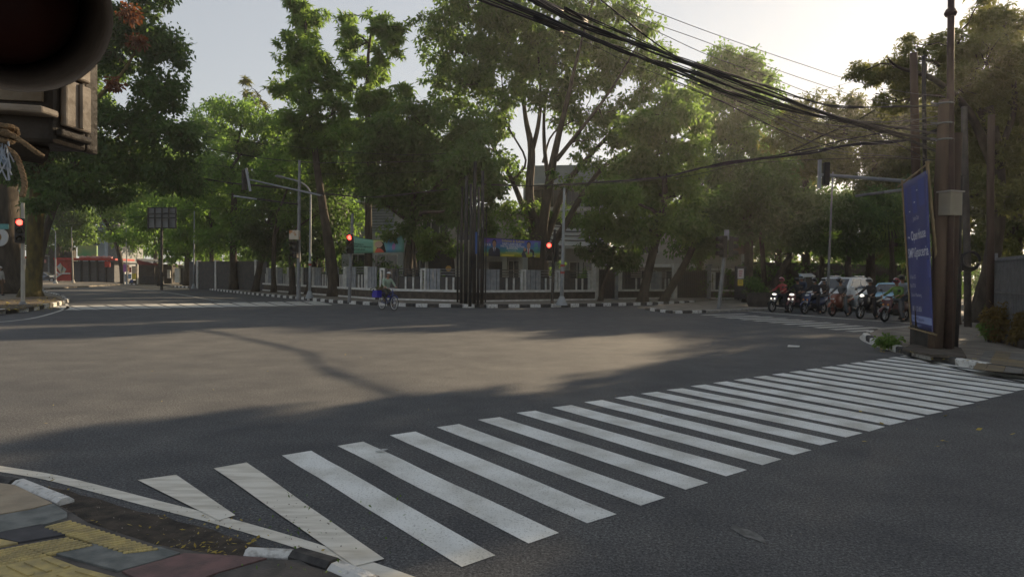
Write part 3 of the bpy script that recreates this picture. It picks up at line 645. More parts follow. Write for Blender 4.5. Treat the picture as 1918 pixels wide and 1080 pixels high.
tree("leafy_tree", "street tree with strongly slanting trunk beside the dark gate", [(1242, 564, .26), (1262, 530, .24), (1290, 480, .2), (1310, 430, .17)], [(1320, 420, 38, 30), (1290, 475, 36, 24), (1345, 380, 40, 36), (1340, 450, 30, 20)], LF_DRK, BK, 43, L=0.21, W=0.12, per=75, rc=0.55, seed=53, base_z=0.15)
# -- behind, right of centre
tree("background_tree", "tall rounded tree behind the bright green crown", [(1378, 560, .35), (1380, 400, .3), (1378, 250, .25)], [(1350, 118, 34, 26), (1395, 125, 34, 22), (1330, 160, 40, 35), (1420, 160, 36, 26), (1375, 190, 66, 42), (1430, 230, 42, 36), (1335, 240, 45, 40), (1390, 280, 60, 45), (1340, 330, 45, 45), (1440, 310, 45, 45)], LF_MID, BK, 62, L=0.32, W=0.17, per=75, rc=0.9, dens=1.1, seed=60, base_z=0.1)
tree("background_tree", "wispy tree with see-through crown left of the right-hand limbs", [(1512, 570, .25), (1510, 400, .2), (1512, 260, .14)], [(1488, 205, 32, 22), (1540, 200, 34, 22), (1515, 240, 56, 28), (1590, 205, 30, 24), (1580, 250, 46, 34), (1500, 290, 60, 36), (1560, 310, 55, 36), (1470, 250, 36, 32)], LF_OLV, BK, 50, sprig=6, L=0.3, W=0.09, per=80, rc=0.7, dens=0.8, seed=61, base_z=0.1)
tree("background_tree", "tree above the signal arm's tip on the right", [(1630, 575, .3), (1632, 420, .25), (1640, 300, .2)], [(1640, 240, 46, 40), (1690, 225, 40, 36), (1600, 300, 46, 36), (1660, 310, 52, 40), (1620, 370, 40, 34), (1700, 300, 40, 50)], LF_OLV, BK, 48, L=0.26, W=0.12, per=80, rc=0.7, dens=1.05, seed=62, base_z=0.1)
under = [
 (44, [(1401, 566, .3), (1402, 500, .28), (1403, 420, .25)], [(1400, 350, 48, 36), (1370, 400, 42, 32), (1430, 380, 42, 36), (1400, 430, 44, 24)], "straight black trunk right of the notice board"),
 (46, [(1432, 572, .18), (1430, 500, .16), (1424, 420, .15)], [(1460, 330, 46, 36), (1450, 400, 36, 26)], "thin dark trunk beside the slanting one"),
 (45, [(1440, 574, .26), (1452, 530, .24), (1480, 480, .2)], [(1500, 440, 40, 30), (1530, 400, 44, 34), (1480, 395, 36, 26)], "slanting dark trunk behind the first scooter rider"),
 (44, [(1590, 578, .2), (1588, 480, .18), (1590, 420, .15)], [(1600, 400, 44, 34), (1560, 440, 40, 28), (1640, 390, 40, 30), (1600, 460, 44, 20)], "dark tree standing behind the silver car"),
 (46, [(1672, 580, .2), (1674, 480, .18), (1680, 420, .15)], [(1690, 370, 40, 34), (1720, 420, 40, 34), (1650, 440, 30, 20)], "dark tree standing behind the blue taxi"),
]
for i, (Y, tr, bl, lab) in enumerate(under):
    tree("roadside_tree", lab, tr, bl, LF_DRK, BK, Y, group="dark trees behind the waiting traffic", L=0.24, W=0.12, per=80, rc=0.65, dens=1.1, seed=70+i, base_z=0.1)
# -- right-hand big trees
tree("rain_tree", "large hazy tree over the right-hand poles, crown reaching left in layers", [(1833, 612, .42), (1842, 560, .32), (1858, 490, .27), (1868, 400, .25), (1868, 300, .22), (1850, 200, .18)],
     [(1845, 120, 70, 50), (1790, 95, 46, 36), (1735, 85, 44, 26), (1705, 120, 40, 24), (1790, 160, 60, 32), (1720, 165, 46, 22), (1650, 140, 38, 15), (1612, 135, 22, 14), (1680, 190, 40, 16), (1640, 175, 28, 12), (1870, 40, 50, 38), (1895, 190, 50, 45), (1830, 230, 60, 34), (1760, 215, 46, 26), (1830, 10, 26, 22), (1870, 290, 45, 32), (1820, 300, 40, 28)], LF_OLV, BK, 25,
     limbs=[[(1868, 330, .18, 0), (1800, 220, .13, -.5), (1720, 165, .09, -1), (1640, 150, .05, -1.5), (1605, 140, .02, -2)], [(1862, 260, .15, 0), (1830, 160, .1, .5), (1780, 100, .07, 1), (1730, 85, .04, 1.5)], [(1866, 300, .12, 0), (1900, 200, .1, 0), (1890, 90, .06, 0)]],
     L=0.15, W=0.05, per=130, rc=0.42, dens=1.15, seed=80, base_z=0.1, sprig=6)
tree("roadside_tree", "slim trunked tree behind the coiled cable at right", [(1790, 640, .12), (1793, 540, .12), (1792, 430, .11), (1796, 330, .09)], [(1800, 340, 36, 26), (1770, 300, 30, 22), (1840, 350, 34, 24), (1880, 370, 30, 24)], LF_OLV, BK, 23.5, L=0.16, W=0.06, per=90, rc=0.4, dens=0.9, seed=81, base_z=0.1, sprig=6)
# -- second row and fill behind the street rows
fills = [
 (66, [(700, 540, .3), (705, 400, .25), (720, 300, .2)], [(680, 330, 60, 50), (760, 330, 60, 50), (820, 380, 50, 40), (720, 400, 60, 35), (640, 330, 45, 50), (850, 300, 45, 40), (640, 260, 40, 40), (780, 250, 40, 35)], LF_MID, 0.32, "garden tree hidden behind the ficus and the green banner"),
 (70, [(600, 540, .3), (604, 400, .25), (600, 300, .2)], [(560, 310, 60, 50), (620, 380, 55, 40), (540, 380, 60, 40), (600, 280, 45, 40), (520, 300, 50, 50), (580, 440, 55, 24), (480, 340, 45, 45)], LF_MID, 0.34, "garden tree behind the left mast arm"),
 (78, [(350, 534, .3), (352, 420, .25), (350, 300, .2)], [(330, 380, 55, 40), (380, 350, 50, 40), (290, 400, 45, 35), (350, 430, 50, 26), (420, 430, 50, 26), (380, 470, 50, 16), (470, 470, 40, 18), (320, 470, 50, 16)], LF_MID, 0.36, "tree behind the empty hoarding frame"),
 (120, [(40, 530, .4), (40, 450, .35), (50, 400, .3)], [(40, 400, 60, 50), (90, 430, 60, 40), (150, 420, 50, 40), (100, 330, 60, 50), (180, 330, 60, 50), (150, 290, 50, 40)], LF_LIT, 0.5, "far sunlit tree past the grey car"),
 (125, [(290, 526, .4), (290, 450, .35), (270, 400, .3)], [(270, 400, 60, 50), (330, 420, 60, 40), (240, 450, 50, 28), (320, 330, 60, 50)], LF_MID, 0.5, "far tree above the dark stalls"),
 (58, [(1455, 560, .3), (1460, 420, .25), (1460, 330, .2)], [(1460, 360, 55, 45), (1400, 380, 50, 45), (1520, 360, 60, 45), (1580, 390, 50, 40), (1350, 400, 50, 45), (1640, 380, 55, 45), (1470, 430, 60, 35), (1540, 450, 60, 30), (1620, 460, 60, 30), (1400, 450, 60, 35)], LF_DRK, 0.3, "dark tree mass behind the fan palms"),
 (54, [(1720, 560, .3), (1725, 420, .25), (1730, 330, .2)], [(1720, 380, 55, 50), (1780, 400, 55, 50), (1700, 300, 50, 45), (1760, 310, 55, 45), (1840, 400, 60, 50), (1850, 310, 60, 50), (1900, 420, 55, 45), (1690, 460, 50, 30), (1790, 470, 60, 25), (1730, 240, 50, 40)], LF_OLV, 0.3, "olive-green tree behind the brown wooden poles"),
 (37, [(1905, 590, .25), (1905, 420, .25), (1905, 330, .2)], [(1890, 440, 50, 35), (1900, 370, 45, 40), (1930, 300, 50, 45), (1830, 460, 45, 26), (1900, 240, 50, 45), (1850, 180, 45, 45)], LF_OLV, 0.22, "hazy tree behind the pale metal fence"),
 (57, [(1894, 562, .35), (1890, 400, .3), (1888, 250, .22)], [(1885, 190, 50, 40), (1915, 130, 40, 40), (1850, 240, 46, 36), (1900, 270, 50, 40), (1930, 210, 50, 50), (1860, 330, 50, 36), (1820, 290, 40, 32), (1840, 160, 30, 26)], LF_OLV, 0.3, "tallest hazy tree beyond the right road, near the picture's edge"),
 (52, [(1775, 556, .3), (1776, 400, .26), (1776, 300, .2)], [(1770, 230, 44, 30), (1740, 270, 44, 34), (1800, 280, 42, 34), (1780, 350, 50, 36)], LF_OLV, 0.28, "hazy tree beyond the right road, behind the brown pole's top"),
 (60, [(1310, 556, .3), (1312, 430, .25), (1310, 350, .2)], [(1310, 330, 45, 50), (1300, 400, 45, 35), (1260, 440, 40, 20), (1360, 330, 45, 45)], LF_DRK, 0.3, "dark tree over the cream canopy house"),
]
for i, (Y, tr, bl, lf, LL, lab) in enumerate(fills):
    tree("background_tree", lab, tr, bl, lf, BK, Y, L=LL, W=LL*0.5, per=60, rc=0.85*Y/60, dens=0.9, seed=120+i, base_z=0.1)
def hedge(name, label, pts, h, w, lf, seed, L=0.22, cat="hedge", dens=26, z0=0.1, per=40):
    """leafy shrubs standing along a ground line"""
    rng = np.random.default_rng(seed); root = thing(name, label, cat, (pts[0][0], pts[0][1], z0)); C = []
    mb = MB()
    for a, b in zip(pts, pts[1:]):
        a = Vector((a[0], a[1], z0)); b = Vector((b[0], b[1], z0)); n = int((b-a).length*dens/10*h)+3
        for k in range(n):
            hh = h*(0.75+0.25*math.sin(k*1.7+seed)); C.append(a.lerp(b, rng.random())+Vector((rng.normal()*w*.5, rng.normal()*w*.5, 0.2+hh*rng.random())))
        for k in range(max(2, int((b-a).length/1.2))):
            q = a.lerp(b, (k+.5)/max(2, int((b-a).length/1.2))); mb.tube([q-Vector((0, 0, min(.1, h))), q+Vector((.1*min(1, h), 0, h*.5)), q+Vector((-.1*min(1, h), .05*min(1, h), h*.8))], [min(.05, h*.04), min(.035, h*.03), min(.015, h*.02)], 5)
    C = np.array([tuple(c) for c in C]); V, t = leaf_arrays(rng, C, .3+.3*rng.random(len(C)), per, L, L*.5)
    V = V.reshape(-1, 4, 3); kk = V[:, :, 2].min(1) > z0; V = V[kk].reshape(-1, 3); t = np.repeat(t.reshape(-1, 4)[kk, 0], 4)
    mb.build("stems", BK, root, world=True, fix=False); leaf_object("foliage", V, t, lf, root, root.location); return root
# trees outside the picture on the right, whose shade lies over the near road
offs = [((20.6, 23.4), 9.0, 1.3, 2.0), ((25.2, 32.0), 14.5, 3.6, 4.5), ((17.5, 12.5), 12.5, 4.8, 4.2), ((21.5, 19.0), 13.5, 5.0, 4.5), ((14.0, 2.0), 11, 4.5, 4.0), ((26, 28.0), 15, 5.5, 5.0), ((24.5, 10.0), 14, 5.0, 5.0), ((31, 22), 15, 5.5, 5.5), ((33.0, 34.0), 15.5, 5.5, 5.0)]  # first two are added sun blockers, trimming lit patches on the crossing
for i, ((X, Y), H, Rw, Rh) in enumerate(offs):
    rng = np.random.default_rng(90+i)
    root = thing("roadside_tree", "hazy roadside tree beyond the right edge, placed for its shade", "tree", (X, Y, 0.1), group="roadside trees beyond the right edge")
    mb = MB(); cen = []
    tp = [Vector((X, Y, 0)), Vector((X+.2, Y, H*.25)), Vector((X, Y+.2, H*.5)), Vector((X, Y, H*.75))]
    mb.tube(smooth_path(tp, 3), list(np.linspace(.4, .15, 10)), 8)
    for k in range(15):
        a = rng.random()*6.28; q = rng.random()**.5; z = H-Rh + rng.normal()*Rh*.5
        c = Vector((X+math.cos(a)*Rw*.75*q, Y+math.sin(a)*Rw*.75*q, max(3.2, min(H-1, z)))); limb(mb, tp[2], c, .12, .04, rng, n=4, sides=5)
        P = rng.normal(size=(16, 3)); P /= np.linalg.norm(P, axis=1)[:, None]; cen.append(np.array(c)+P*np.array([1.6, 1.6, 1.2])*(rng.random((16, 1))**.5))
    cen = np.concatenate(cen); V, t = leaf_arrays(rng, cen, .45+.4*rng.random(len(cen)), 38, 0.3, 0.17)
    mb.build("trunk", BK, root, world=True, smooth=True, fix=False); leaf_object("crown", V, t, LF_OLV, root, root.location)
# ================================================================== STRUCTURES
M_WHITE = mat("old_white_paint", (0.64, 0.64, 0.61), (0.48, 0.47, 0.44), 4, 0.8, 0.2, 25)
M_FGREY = mat("fence_grey", (0.20, 0.215, 0.23), (0.30, 0.31, 0.32), 3, 0.8, 0.2, 25)
M_FDARK = mat("fence_dark", (0.06, 0.06, 0.062), (0.085, 0.08, 0.075), 3, 0.85, 0.2, 25)
M_PLIN = mat("stone_plinth", (0.05, 0.042, 0.034), (0.10, 0.085, 0.07), 4, 0.95, 0.8, 12)
M_CREAM = mat("cream_render", (0.40, 0.38, 0.33), (0.30, 0.285, 0.25), 1.2, 0.9, 0.15, 12)
M_PALE = mat("pale_render", (0.46, 0.47, 0.46), (0.34, 0.35, 0.35), 0.8, 0.85, 0.15, 12)
M_GLASS = mat("window_glass", (0.02, 0.024, 0.028), (0.04, 0.045, 0.05), 1, 0.12, spec=0.6)
M_DARK = mat("dark_metal", (0.022, 0.022, 0.024), (0.04, 0.038, 0.036), 4, 0.6, 0.1, 20)
M_WALL = mat("dark_wall", (0.055, 0.047, 0.04), (0.095, 0.085, 0.075), 1.4, 0.92, 0.4, 10)
M_GALV = mat("galvanised_steel", (0.20, 0.205, 0.21), (0.14, 0.145, 0.15), 5, 0.5, 0.1, 30, metal=0.3)
M_LAMPW = mat("pale_pole_paint", (0.28, 0.30, 0.31), (0.21, 0.23, 0.24), 4, 0.55, 0.1, 30)
M_RED = mat("red_paint", (0.38, 0.035, 0.025), (0.26, 0.03, 0.02), 3, 0.6)
M_TEAL = mat("teal_paint", (0.10, 0.28, 0.27), (0.07, 0.2, 0.2), 3, 0.6)

def frame_of(a, b):
    d = (Vector((b[0], b[1], 0))-Vector((a[0], a[1], 0))); return d.length, d.normalized(), math.atan2(d.y, d.x)

def fence(name, label, a, b, h, seed=0, group="concrete fence runs round the corner garden", open_=True):
    """concrete garden fence: plinth, pale base rail, board panels, slotted posts and open bays"""
    L, d, ang = frame_of(a, b); z0 = 0.15; rg = random.Random(seed)
    root = thing(name, label, "fence", (a[0], a[1], z0), ang, group)
    mb = MB(); mb.box((L/2, 0, 0.22), (L, 0.22, 0.6)); mb.build("plinth", M_PLIN, root)
    mb = MB(); mb.box((L/2, -0.125, 0.035), (L, 0.04, 0.12)); mb.build("foot_band", M_WHITE, root)
    mb = MB(); mb.box((L/2, 0, 0.585), (L, 0.30, 0.13)); mb.build("base_rail", M_WHITE, root)
    x = 0.0; top = h; k = 0
    while x < L-0.5:
        # slotted post
        w = 0.34; mb = MB()
        for q in (x+0.045, x+w-0.045): mb.box((q, 0, (0.65+top)/2), (0.09, 0.2, top-0.65))
        mb.box((x+w/2, 0, top-0.06), (w-0.184, 0.19, 0.12)); mb.build("slotted_post", M_WHITE, root); x += w
        if x >= L-0.5: break
        bw = min(rg.choice((0.9, 1.2, 1.5)), L-x); n = max(1, int(bw/0.19)); mb = MB()
        for i in range(n):
            mb.box((x+(i+0.5)*bw/n, 0.02*(i % 2), (0.65+top)/2-0.01), (bw/n-0.035, 0.06, top-0.67)); 
        mb.build("board_panel", M_FGREY if k % 2 else M_FDARK if rg.random() < .4 else M_FGREY, root); x += bw
        if x >= L-0.8: continue
        ow = min(rg.choice((1.1, 1.5)), L-x); mb = MB()
        for zz in (top-0.05, top-0.2, top-0.35): mb.box((x+ow/2, 0, zz), (ow, 0.05, 0.05))
        mb.build("top_rails", M_GALV if k % 2 else M_FDARK, root)
        mb = MB(); mb.box((x+ow/2, 0.05, (0.65+top-0.5)/2+0.02), (ow, 0.03, top-1.1)); mb.build("dark_infill", M_FDARK, root)
        for q in (0.33, 0.67):
            mb = MB(); mb.box((x+ow*q, -0.02, 0.65+(top-1.15)/2), (0.09, 0.08, top-1.15)); mb.build("short_post", M_WHITE, root)
        x += ow; k += 1
    return root
FA = G(486, 543, .15); FB = G(706, 560.5, .15); FC = G(905, 565.5, .15); FD = G(1065, 564, .15); FE = G(1112, 561.5, .15)
fence("concrete_fence", "grey concrete fence behind the left row of street trees, up to the cyclist", FA, FB, 1.95, 1)
fence("concrete_fence", "concrete fence between the cyclist and the black pole cluster", FB+Vector((.2, 0, 0)), G(862, 564.5, .15), 1.85, 2)
fence("concrete_fence", "grey concrete fence under the blue portrait banner, up to the dark gate", FC-Vector((.6, 0, 0)), FE, 1.85, 6)
fence("concrete_fence", "concrete fence right of the dark gate, behind the slanting trees", G(1156, 560, .15), G(1258, 558.5, .15), 1.9, 4)
fence("concrete_fence", "short concrete fence beside the leaning signal pole", G(1330, 559, .15), G(1388, 559.5, .15), 1.9, 5)

def gate(label, a, b, h):
    L, d, ang = frame_of(a, b); root = thing("metal_gate", label, "gate", (a[0], a[1], .15), ang)
    mb = MB(); mb.box((L/2, 0, h/2+.03), (L-.1, .05, h-.08)); mb.build("panel", M_DARK, root)
    mb = MB()
    for i in range(int(L/.16)+1): mb.box((i*.16+.05, -.045, h/2+.05), (.035, .035, h))
    mb.beam((0, -.045, h-.05), (L, -.045, h-.05), .05); mb.beam((0, -.045, .15), (L, -.045, .15), .05)
    mb.build("bars", M_FDARK, root)
    for x in (0, L):
        mb = MB(); mb.box((x, 0, (h+.35)/2), (.28, .3, h+.35)); mb.box((x, 0, h+.40), (.36, .38, .10)); mb.build("gate_pillar", M_WHITE if x == 0 else M_FGREY, root)
gate("dark solid metal gate between the two grey fence runs", G(1115, 561, .15), G(1152, 560, .15), 1.95)
gate("wide dark barred gate between the slanting trees and the cream pillar", G(1263, 559, .15), G(1326, 559, .15), 2.0)

def house(name, label, a, b, depth, walls, parts_fn, cat="house"):
    L, d, ang = frame_of(a, b); root = thing(name, label, cat, (a[0], a[1], 0.1), ang)
    parts_fn(root, L); return root
def bx(root, name, m, x0, x1, y0, y1, z0, z1, bevel=0):
    mb = MB(); mb.box(((x0+x1)/2, (y0+y1)/2, (z0+z1)/2), (x1-x0, y1-y0, z1-z0)); return mb.build(name, m, root, bevel=bevel)
def window(root, x0, x1, z0, z1, y=-0.02, mull=2, fm=None):
    fm = fm or M_WHITE; mb = MB(); t = .07
    for q in (x0, x1): mb.box((q, y-.02, (z0+z1)/2), (t, .10, z1-z0+t))
    for q in (z0, z1): mb.box(((x0+x1)/2, y-.02, q), (x1-x0-t, .098, t))
    for i in range(1, mull): mb.box((x0+(x1-x0)*i/mull, y-.025, (z0+z1)/2), (.05, .06, z1-z0-t))
    w = mb.build("window", fm, root)
    g = MB(); g.box(((x0+x1)/2, y, (z0+z1)/2), (x1-x0-t, .03, z1-z0-t)); g.build("pane", M_GLASS, w)
def main_house(r, L):
    s = L/490.0                      # metres per photograph pixel along the front
    X = lambda u: (u-640)*s
    Z = lambda v: 1.5+(517-v)/1300*60.0
    bx(r, "wall", M_PALE, X(640), X(760), 0, 9, 0, Z(380)); bx(r, "wall", M_CREAM, X(760)+.003, X(985), 1.2, 10, 0, Z(395))
    bx(r, "wall", M_PALE, X(985)+.003, X(1135), 0, 11, 0, Z(350))
    bx(r, "parapet", mat("blue_grey_panel", (0.30, 0.33, 0.35), (0.24, 0.27, 0.29), 1, 0.7), X(985)+.3, X(1135)-.2, -.1, 10, Z(350)+.002, Z(314))
    for v in (352, 396, 440): bx(r, "floor_slab", M_WHITE, X(988), X(1140), -1.1, -.003, Z(v)-.12, Z(v)+.12)
    bx(r, "roof_slab", M_WHITE, X(636), X(766), -.8, 8.8, Z(380)+.002, Z(380)+.25); bx(r, "roof_slab", M_WHITE, X(770), X(984), .6, 9.8, Z(395)+.002, Z(395)+.22)
    bx(r, "louvre_panel", mat("louvre_blue", (0.30, 0.36, 0.42), (0.22, 0.27, 0.33), 2, 0.6), X(662), X(742), -.12, -.003, Z(438), Z(388))
    mb = MB()
    for k in range(9): mb.box((X(702), -.15, Z(438)+.25+k*.25), (X(742)-X(662), .05, .04))
    mb.build("louvres", M_FDARK, r)
    for u0, u1 in ((1000, 1024), (1032, 1056), (1064, 1088), (1096, 1122)):
        window(r, X(u0), X(u1), Z(392)+.15, Z(357)-.1, mull=3, fm=M_FDARK); window(r, X(u0), X(u1), Z(436)+.15, Z(400)-.1, mull=2, fm=M_FDARK)
    for u in (994, 1028, 1060, 1092, 1128): bx(r, "pillar", M_PALE, X(u)-.16, X(u)+.16, -1.0, -.7, 0, Z(352)-.12)
    # entrance storey
    bx(r, "door", M_DARK, X(918), X(948), 1.12, 1.197, 0, Z(490)); window(r, X(955), X(975), Z(540), Z(488), y=1.17, mull=2)
    for u in (905, 951, 982): bx(r, "pillar", M_CREAM, X(u)-.2, X(u)+.2, .3, .7, 0, Z(480))
    bx(r, "lintel", M_CREAM, X(900), X(986), .2, .9, Z(480)+.002, Z(470))
    bx(r, "door", M_DARK, X(802), X(850), 1.12, 1.197, 0, Z(470)); bx(r, "lintel", M_CREAM, X(775), X(870), .2, 1.1, Z(466), Z(454))
    window(r, X(775), X(796), Z(520), Z(474), y=1.17); window(r, X(860), X(895), Z(450), Z(412), y=1.17, mull=3); window(r, X(790), X(840), Z(445), Z(412), y=1.17, mull=3)
    window(r, X(655), X(690), Z(520), Z(478)); window(r, X(705), X(750), Z(520), Z(478)); window(r, X(1070), X(1110), Z(530), Z(490), mull=3); window(r, X(1000), X(1040), Z(530), Z(490), mull=2)
    # white canopy over the terrace, sagging fabric stripes
    mb = MB(); mb.loft([[(X(1040), -3.2, Z(462)), (X(1040), -1.15, Z(424)), (X(1040), -1.15, Z(424)-.1), (X(1040), -3.2, Z(462)-.25)], [(X(1142), -3.2, Z(465)), (X(1142), -1.15, Z(432)), (X(1142), -1.15, Z(432)-.1), (X(1142), -3.2, Z(465)-.25)]])
    aw = mb.build("awning", M_PALE, r); mb = MB()
    for k in range(4):
        y = -1.4-k*.45; zt = lambda t: Z(424)+(y+1.15)/(-2.05)*(Z(462)-Z(424))+.06-.25*math.sin(math.pi*t)*.3
        mb.tube([(X(1042)+(X(1140)-X(1042))*t, y, zt(t)) for t in [i/8 for i in range(9)]], .05, 5)
    mb.build("awning_rib", M_FDARK, aw)
house("corner_house", "pale two-storey corner house with flat roofs behind the fence and the spreading tree", D(640, 540, 62), D(1130, 540, 58), 10, None, main_house)
def canopy_house(r, L):
    bx(r, "wall", M_CREAM, 0, L, 0, 8, 0, 5.4); bx(r, "fascia", M_WHITE, -.4, L+.2, -1.6, -.003, 2.35, 2.6)
    window(r, 1, 2.2, 1.1, 2.1); window(r, 3, 4.4, 1.1, 2.1); window(r, 1, 2.4, 3.5, 4.6)
    mb = MB(); mb.prism([(-.5, -.5, 5.4), (L+.5, -.5, 5.4), (L+.5, 4, 7.3), (-.5, 4, 7.3)], .12); mb.build("roof", mat("grey_roof", (0.2, 0.2, 0.21), (0.14, 0.14, 0.15), 2, .8), r)
    bx(r, "door", M_DARK, L-1.6, L-.6, -.06, -.003, 0, 2.1)
house("canopy_house", "cream house with a white canopy edge behind the slanting street trees", D(1178, 540, 58), D(1298, 540, 57), 8, None, canopy_house)
def small_house(r, L):
    bx(r, "wall", M_CREAM, 0, L, 0, 6, 0, 3.3); bx(r, "lintel", M_WHITE, -.1, L+.1, -.35, -.003, 2.1, 2.25)
    mb = MB(); mb.prism([(-.5, -.6, 3.3), (L+.7, -.6, 3.3), (L/2, -.6, 4.8)], (0, 6.5, 0)); mb.build("roof", mat("rusty_roof", (0.14, 0.085, 0.06), (0.08, 0.055, 0.045), 2, .85), r)
    window(r, .5, 1.3, .9, 1.9); bx(r, "door", M_DARK, 1.6, 2.4, -.05, -.003, 0, 2.0); bx(r, "pillar", M_PALE, L-.25, L+.05, -.9, -.6, 0, 3.3-.01)
house("gatehouse", "small cream house with a gabled rusty roof behind the leaning signal pole", D(1325, 540, 52), D(1392, 540, 51.5), 6, None, small_house)

def wall(name, label, a, b, h, m, t=.2, cap=True, piers=0, z0=.1):
    L, d, ang = frame_of(a, b); root = thing(name, label, "wall", (a[0], a[1], z0), ang)
    mb = MB(); mb.box((L/2, 0, h/2-.1), (L, t, h+.2)); mb.build("panel", m, root)
    if cap: mb = MB(); mb.box((L/2, 0, h+.043), (L, t+.1, .08)); mb.build("coping", M_FDARK, root)
    for i in range(piers):
        x = L*(i+.5)/piers; mb = MB(); mb.box((x, -.02, (h+.2)/2), (.22, t+.14, h+.2)); mb.build("pier", M_WHITE, root)
    return root
wall("boundary_wall", "long dark boundary wall behind the waiting motorbikes and cars", D(1392, 540, 49), D(1800, 540, 57), 2.6, M_WALL)
wall("boundary_wall", "dark grey wall with pale piers behind the left street trees", G(338, 540, .15)+Vector((-.5, 3, 0)), G(484, 545, .15)+Vector((0, 2.2, 0)), 2.5, M_FDARK, piers=4)
wall("boundary_wall", "low dark wall far behind the right-hand poles", Vector((44, 62, 0)), Vector((75, 84, 0)), 2.2, M_WALL)
for a, b, h, w, lf, sd, lab in [
    (G(500, 538, .1)+Vector((0, 3, 0)), G(700, 553, .1)+Vector((0, 4, 0)), 2.6, 1.2, LF_DRK, 1, "dark garden shrubs behind the left concrete fence"),
    (D(1330, 540, 50), D(1440, 540, 47), 3.0, 1.6, LF_DRK, 3, "dark roadside shrubs behind the notice board"),
    (D(1440, 540, 46), D(1800, 540, 54), 2.6, 1.3, LF_DRK, 4, "long dark shrub row against the wall behind the cars"),
    (D(700, 540, 46), D(850, 540, 46), 1.8, .8, LF_MID, 5, "garden shrubs behind the fence near the gold disc"),
    (D(1000, 540, 50), D(1120, 540, 50), 2.4, .9, LF_MID, 6, "yellow-green garden shrubs behind the white lamp pole")]:
    hedge("shrub_row", lab, [a, b], h, w, lf, sd, L=.24)
hedge("shrub_row", "distant dark greenery closing the left road", [Vector((-130, 150, 0)), Vector((-20, 165, 0))], 12, 5, LF_MID, 12, L=.7, dens=5, per=50)
hedge("shrub_row", "distant greenery closing the right road", [Vector((20, 85, 0)), Vector((120, 110, 0))], 10, 4, LF_OLV, 13, L=.55, dens=7, per=50)
hedge("shrub_row", "distant greenery behind the corner house", [Vector((-30, 95, 0)), Vector((30, 90, 0))], 9, 4, LF_MID, 14, L=.55, dens=6, per=50)

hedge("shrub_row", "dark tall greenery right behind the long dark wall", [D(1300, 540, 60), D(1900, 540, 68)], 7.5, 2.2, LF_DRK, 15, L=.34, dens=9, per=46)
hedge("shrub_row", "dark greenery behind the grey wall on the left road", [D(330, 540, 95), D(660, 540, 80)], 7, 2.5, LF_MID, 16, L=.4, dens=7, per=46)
# shops and stalls on the far left
M_POLY = mat("shutter_grey", (0.07, 0.072, 0.075), (0.10, 0.10, 0.10), 3, .7)
def far_bx(root, name, m, u0, u1, v0, v1, Y, dep, dy=0.0):
    """a block whose front face spans the photograph rectangle at distance Y"""
    a = D(u0, v0, Y+dy); b = D(u1, v1, Y+dy); mb = MB(); mb.box(((a.x+b.x)/2, Y+dy+dep/2, (a.z+b.z)/2), (b.x-a.x, dep, abs(a.z-b.z))); return mb.build(name, m, root, world=True)
def far_root(name, label, cat, u, Y, z0=0.1, group=None):
    p = D(u, 520, Y); return thing(name, label, cat, (p.x, p.y, z0), group=group)
r = far_root("kiosk", "red roofed roadside kiosk with a red poster panel, far left", "kiosk", 155, 100)
far_bx(r, "back_wall", M_POLY, 134, 214, 489, 528.5, 100, 4); 
far_bx(r, "side_panel", M_RED, 102, 133, 487, 526, 99.6, .3); far_bx(r, "roof", M_RED, 100, 216, 482.5, 487.5, 98.2, 5)
p = MB()
for q in ([(106, 500), (113, 492), (119, 502), (114, 512)], [(117, 498), (124, 504), (120, 512), (114, 508)]): p.prism([D(u, v, 99.55) for u, v in q], (0, .03, 0))
p.build("poster_shape", mat("poster_blue", (0.25, 0.4, 0.55), (0.5, 0.42, 0.2), 1.2, .6), r, world=True)
p = MB(); p.beam(D(104, 520, 99.5), D(116, 512, 99.5), .18); p.beam(D(116, 512, 99.5), D(131, 512, 99.5), .18); p.beam(D(104, 508, 99.5), D(112, 514, 99.5), .16); p.build("poster_stripe", M_WHITE, r, world=True)
for u in (150, 165, 180, 196): far_bx(r, "shutter_post", M_DARK, u, u+2.5, 488, 528.5, 100, .2, dy=-.25)
p = MB(); p.tube([D(150+i*5, 482.5-1.6*(i % 2), 99) for i in range(13)], .18, 5); p.build("roof_trim", mat("pink_cloth", (.5, .3, .28), (.4, .12, .1), 2, .8), r, world=True)
far_bx(r, "loose_banner", M_RED, 196, 206, 489, 500, 98, .1)
r = far_root("billboard", "green and yellow billboard above the red kiosk roof", "billboard", 164, 104)
far_bx(r, "panel", mat("green_poster", (0.06, 0.22, 0.09), (0.30, 0.30, 0.10), .35, .6), 145, 181, 459.5, 480, 104, .3)
for u in (150, 176):
    a = D(u, 480, 104); mb = MB(); mb.tube([(a.x, 104.5, 0), (a.x, 104.5, a.z+1)], .1, 6); mb.build("leg", M_DARK, r, world=True)
r = far_root("white_building", "pale blue and white building rising behind the red kiosk", "building", 190, 120)
far_bx(r, "wall", mat("pale_blue_wall", (0.42, 0.50, 0.60), (0.34, 0.42, 0.52), .5, .8), 148, 196, 445, 528, 120, 10); far_bx(r, "tower", mat("pale_blue_wall", (0, 0, 0)), 183, 197, 400, 444.9, 121, 6); far_bx(r, "stair_tower", M_FGREY, 197.3, 222, 398, 528, 121, 8)
for k in range(6): far_bx(r, "window", M_GLASS, 150+k*6.5, 153.5+k*6.5, 450, 458, 120, .06, dy=-.1)
for k in range(3): far_bx(r, "window", M_GLASS, 186, 193, 407+k*13, 414+k*13, 121, .06, dy=-.1)
r = far_root("shop", "dark open shopfront with a pale lintel behind the grey car", "shop", 88, 118)
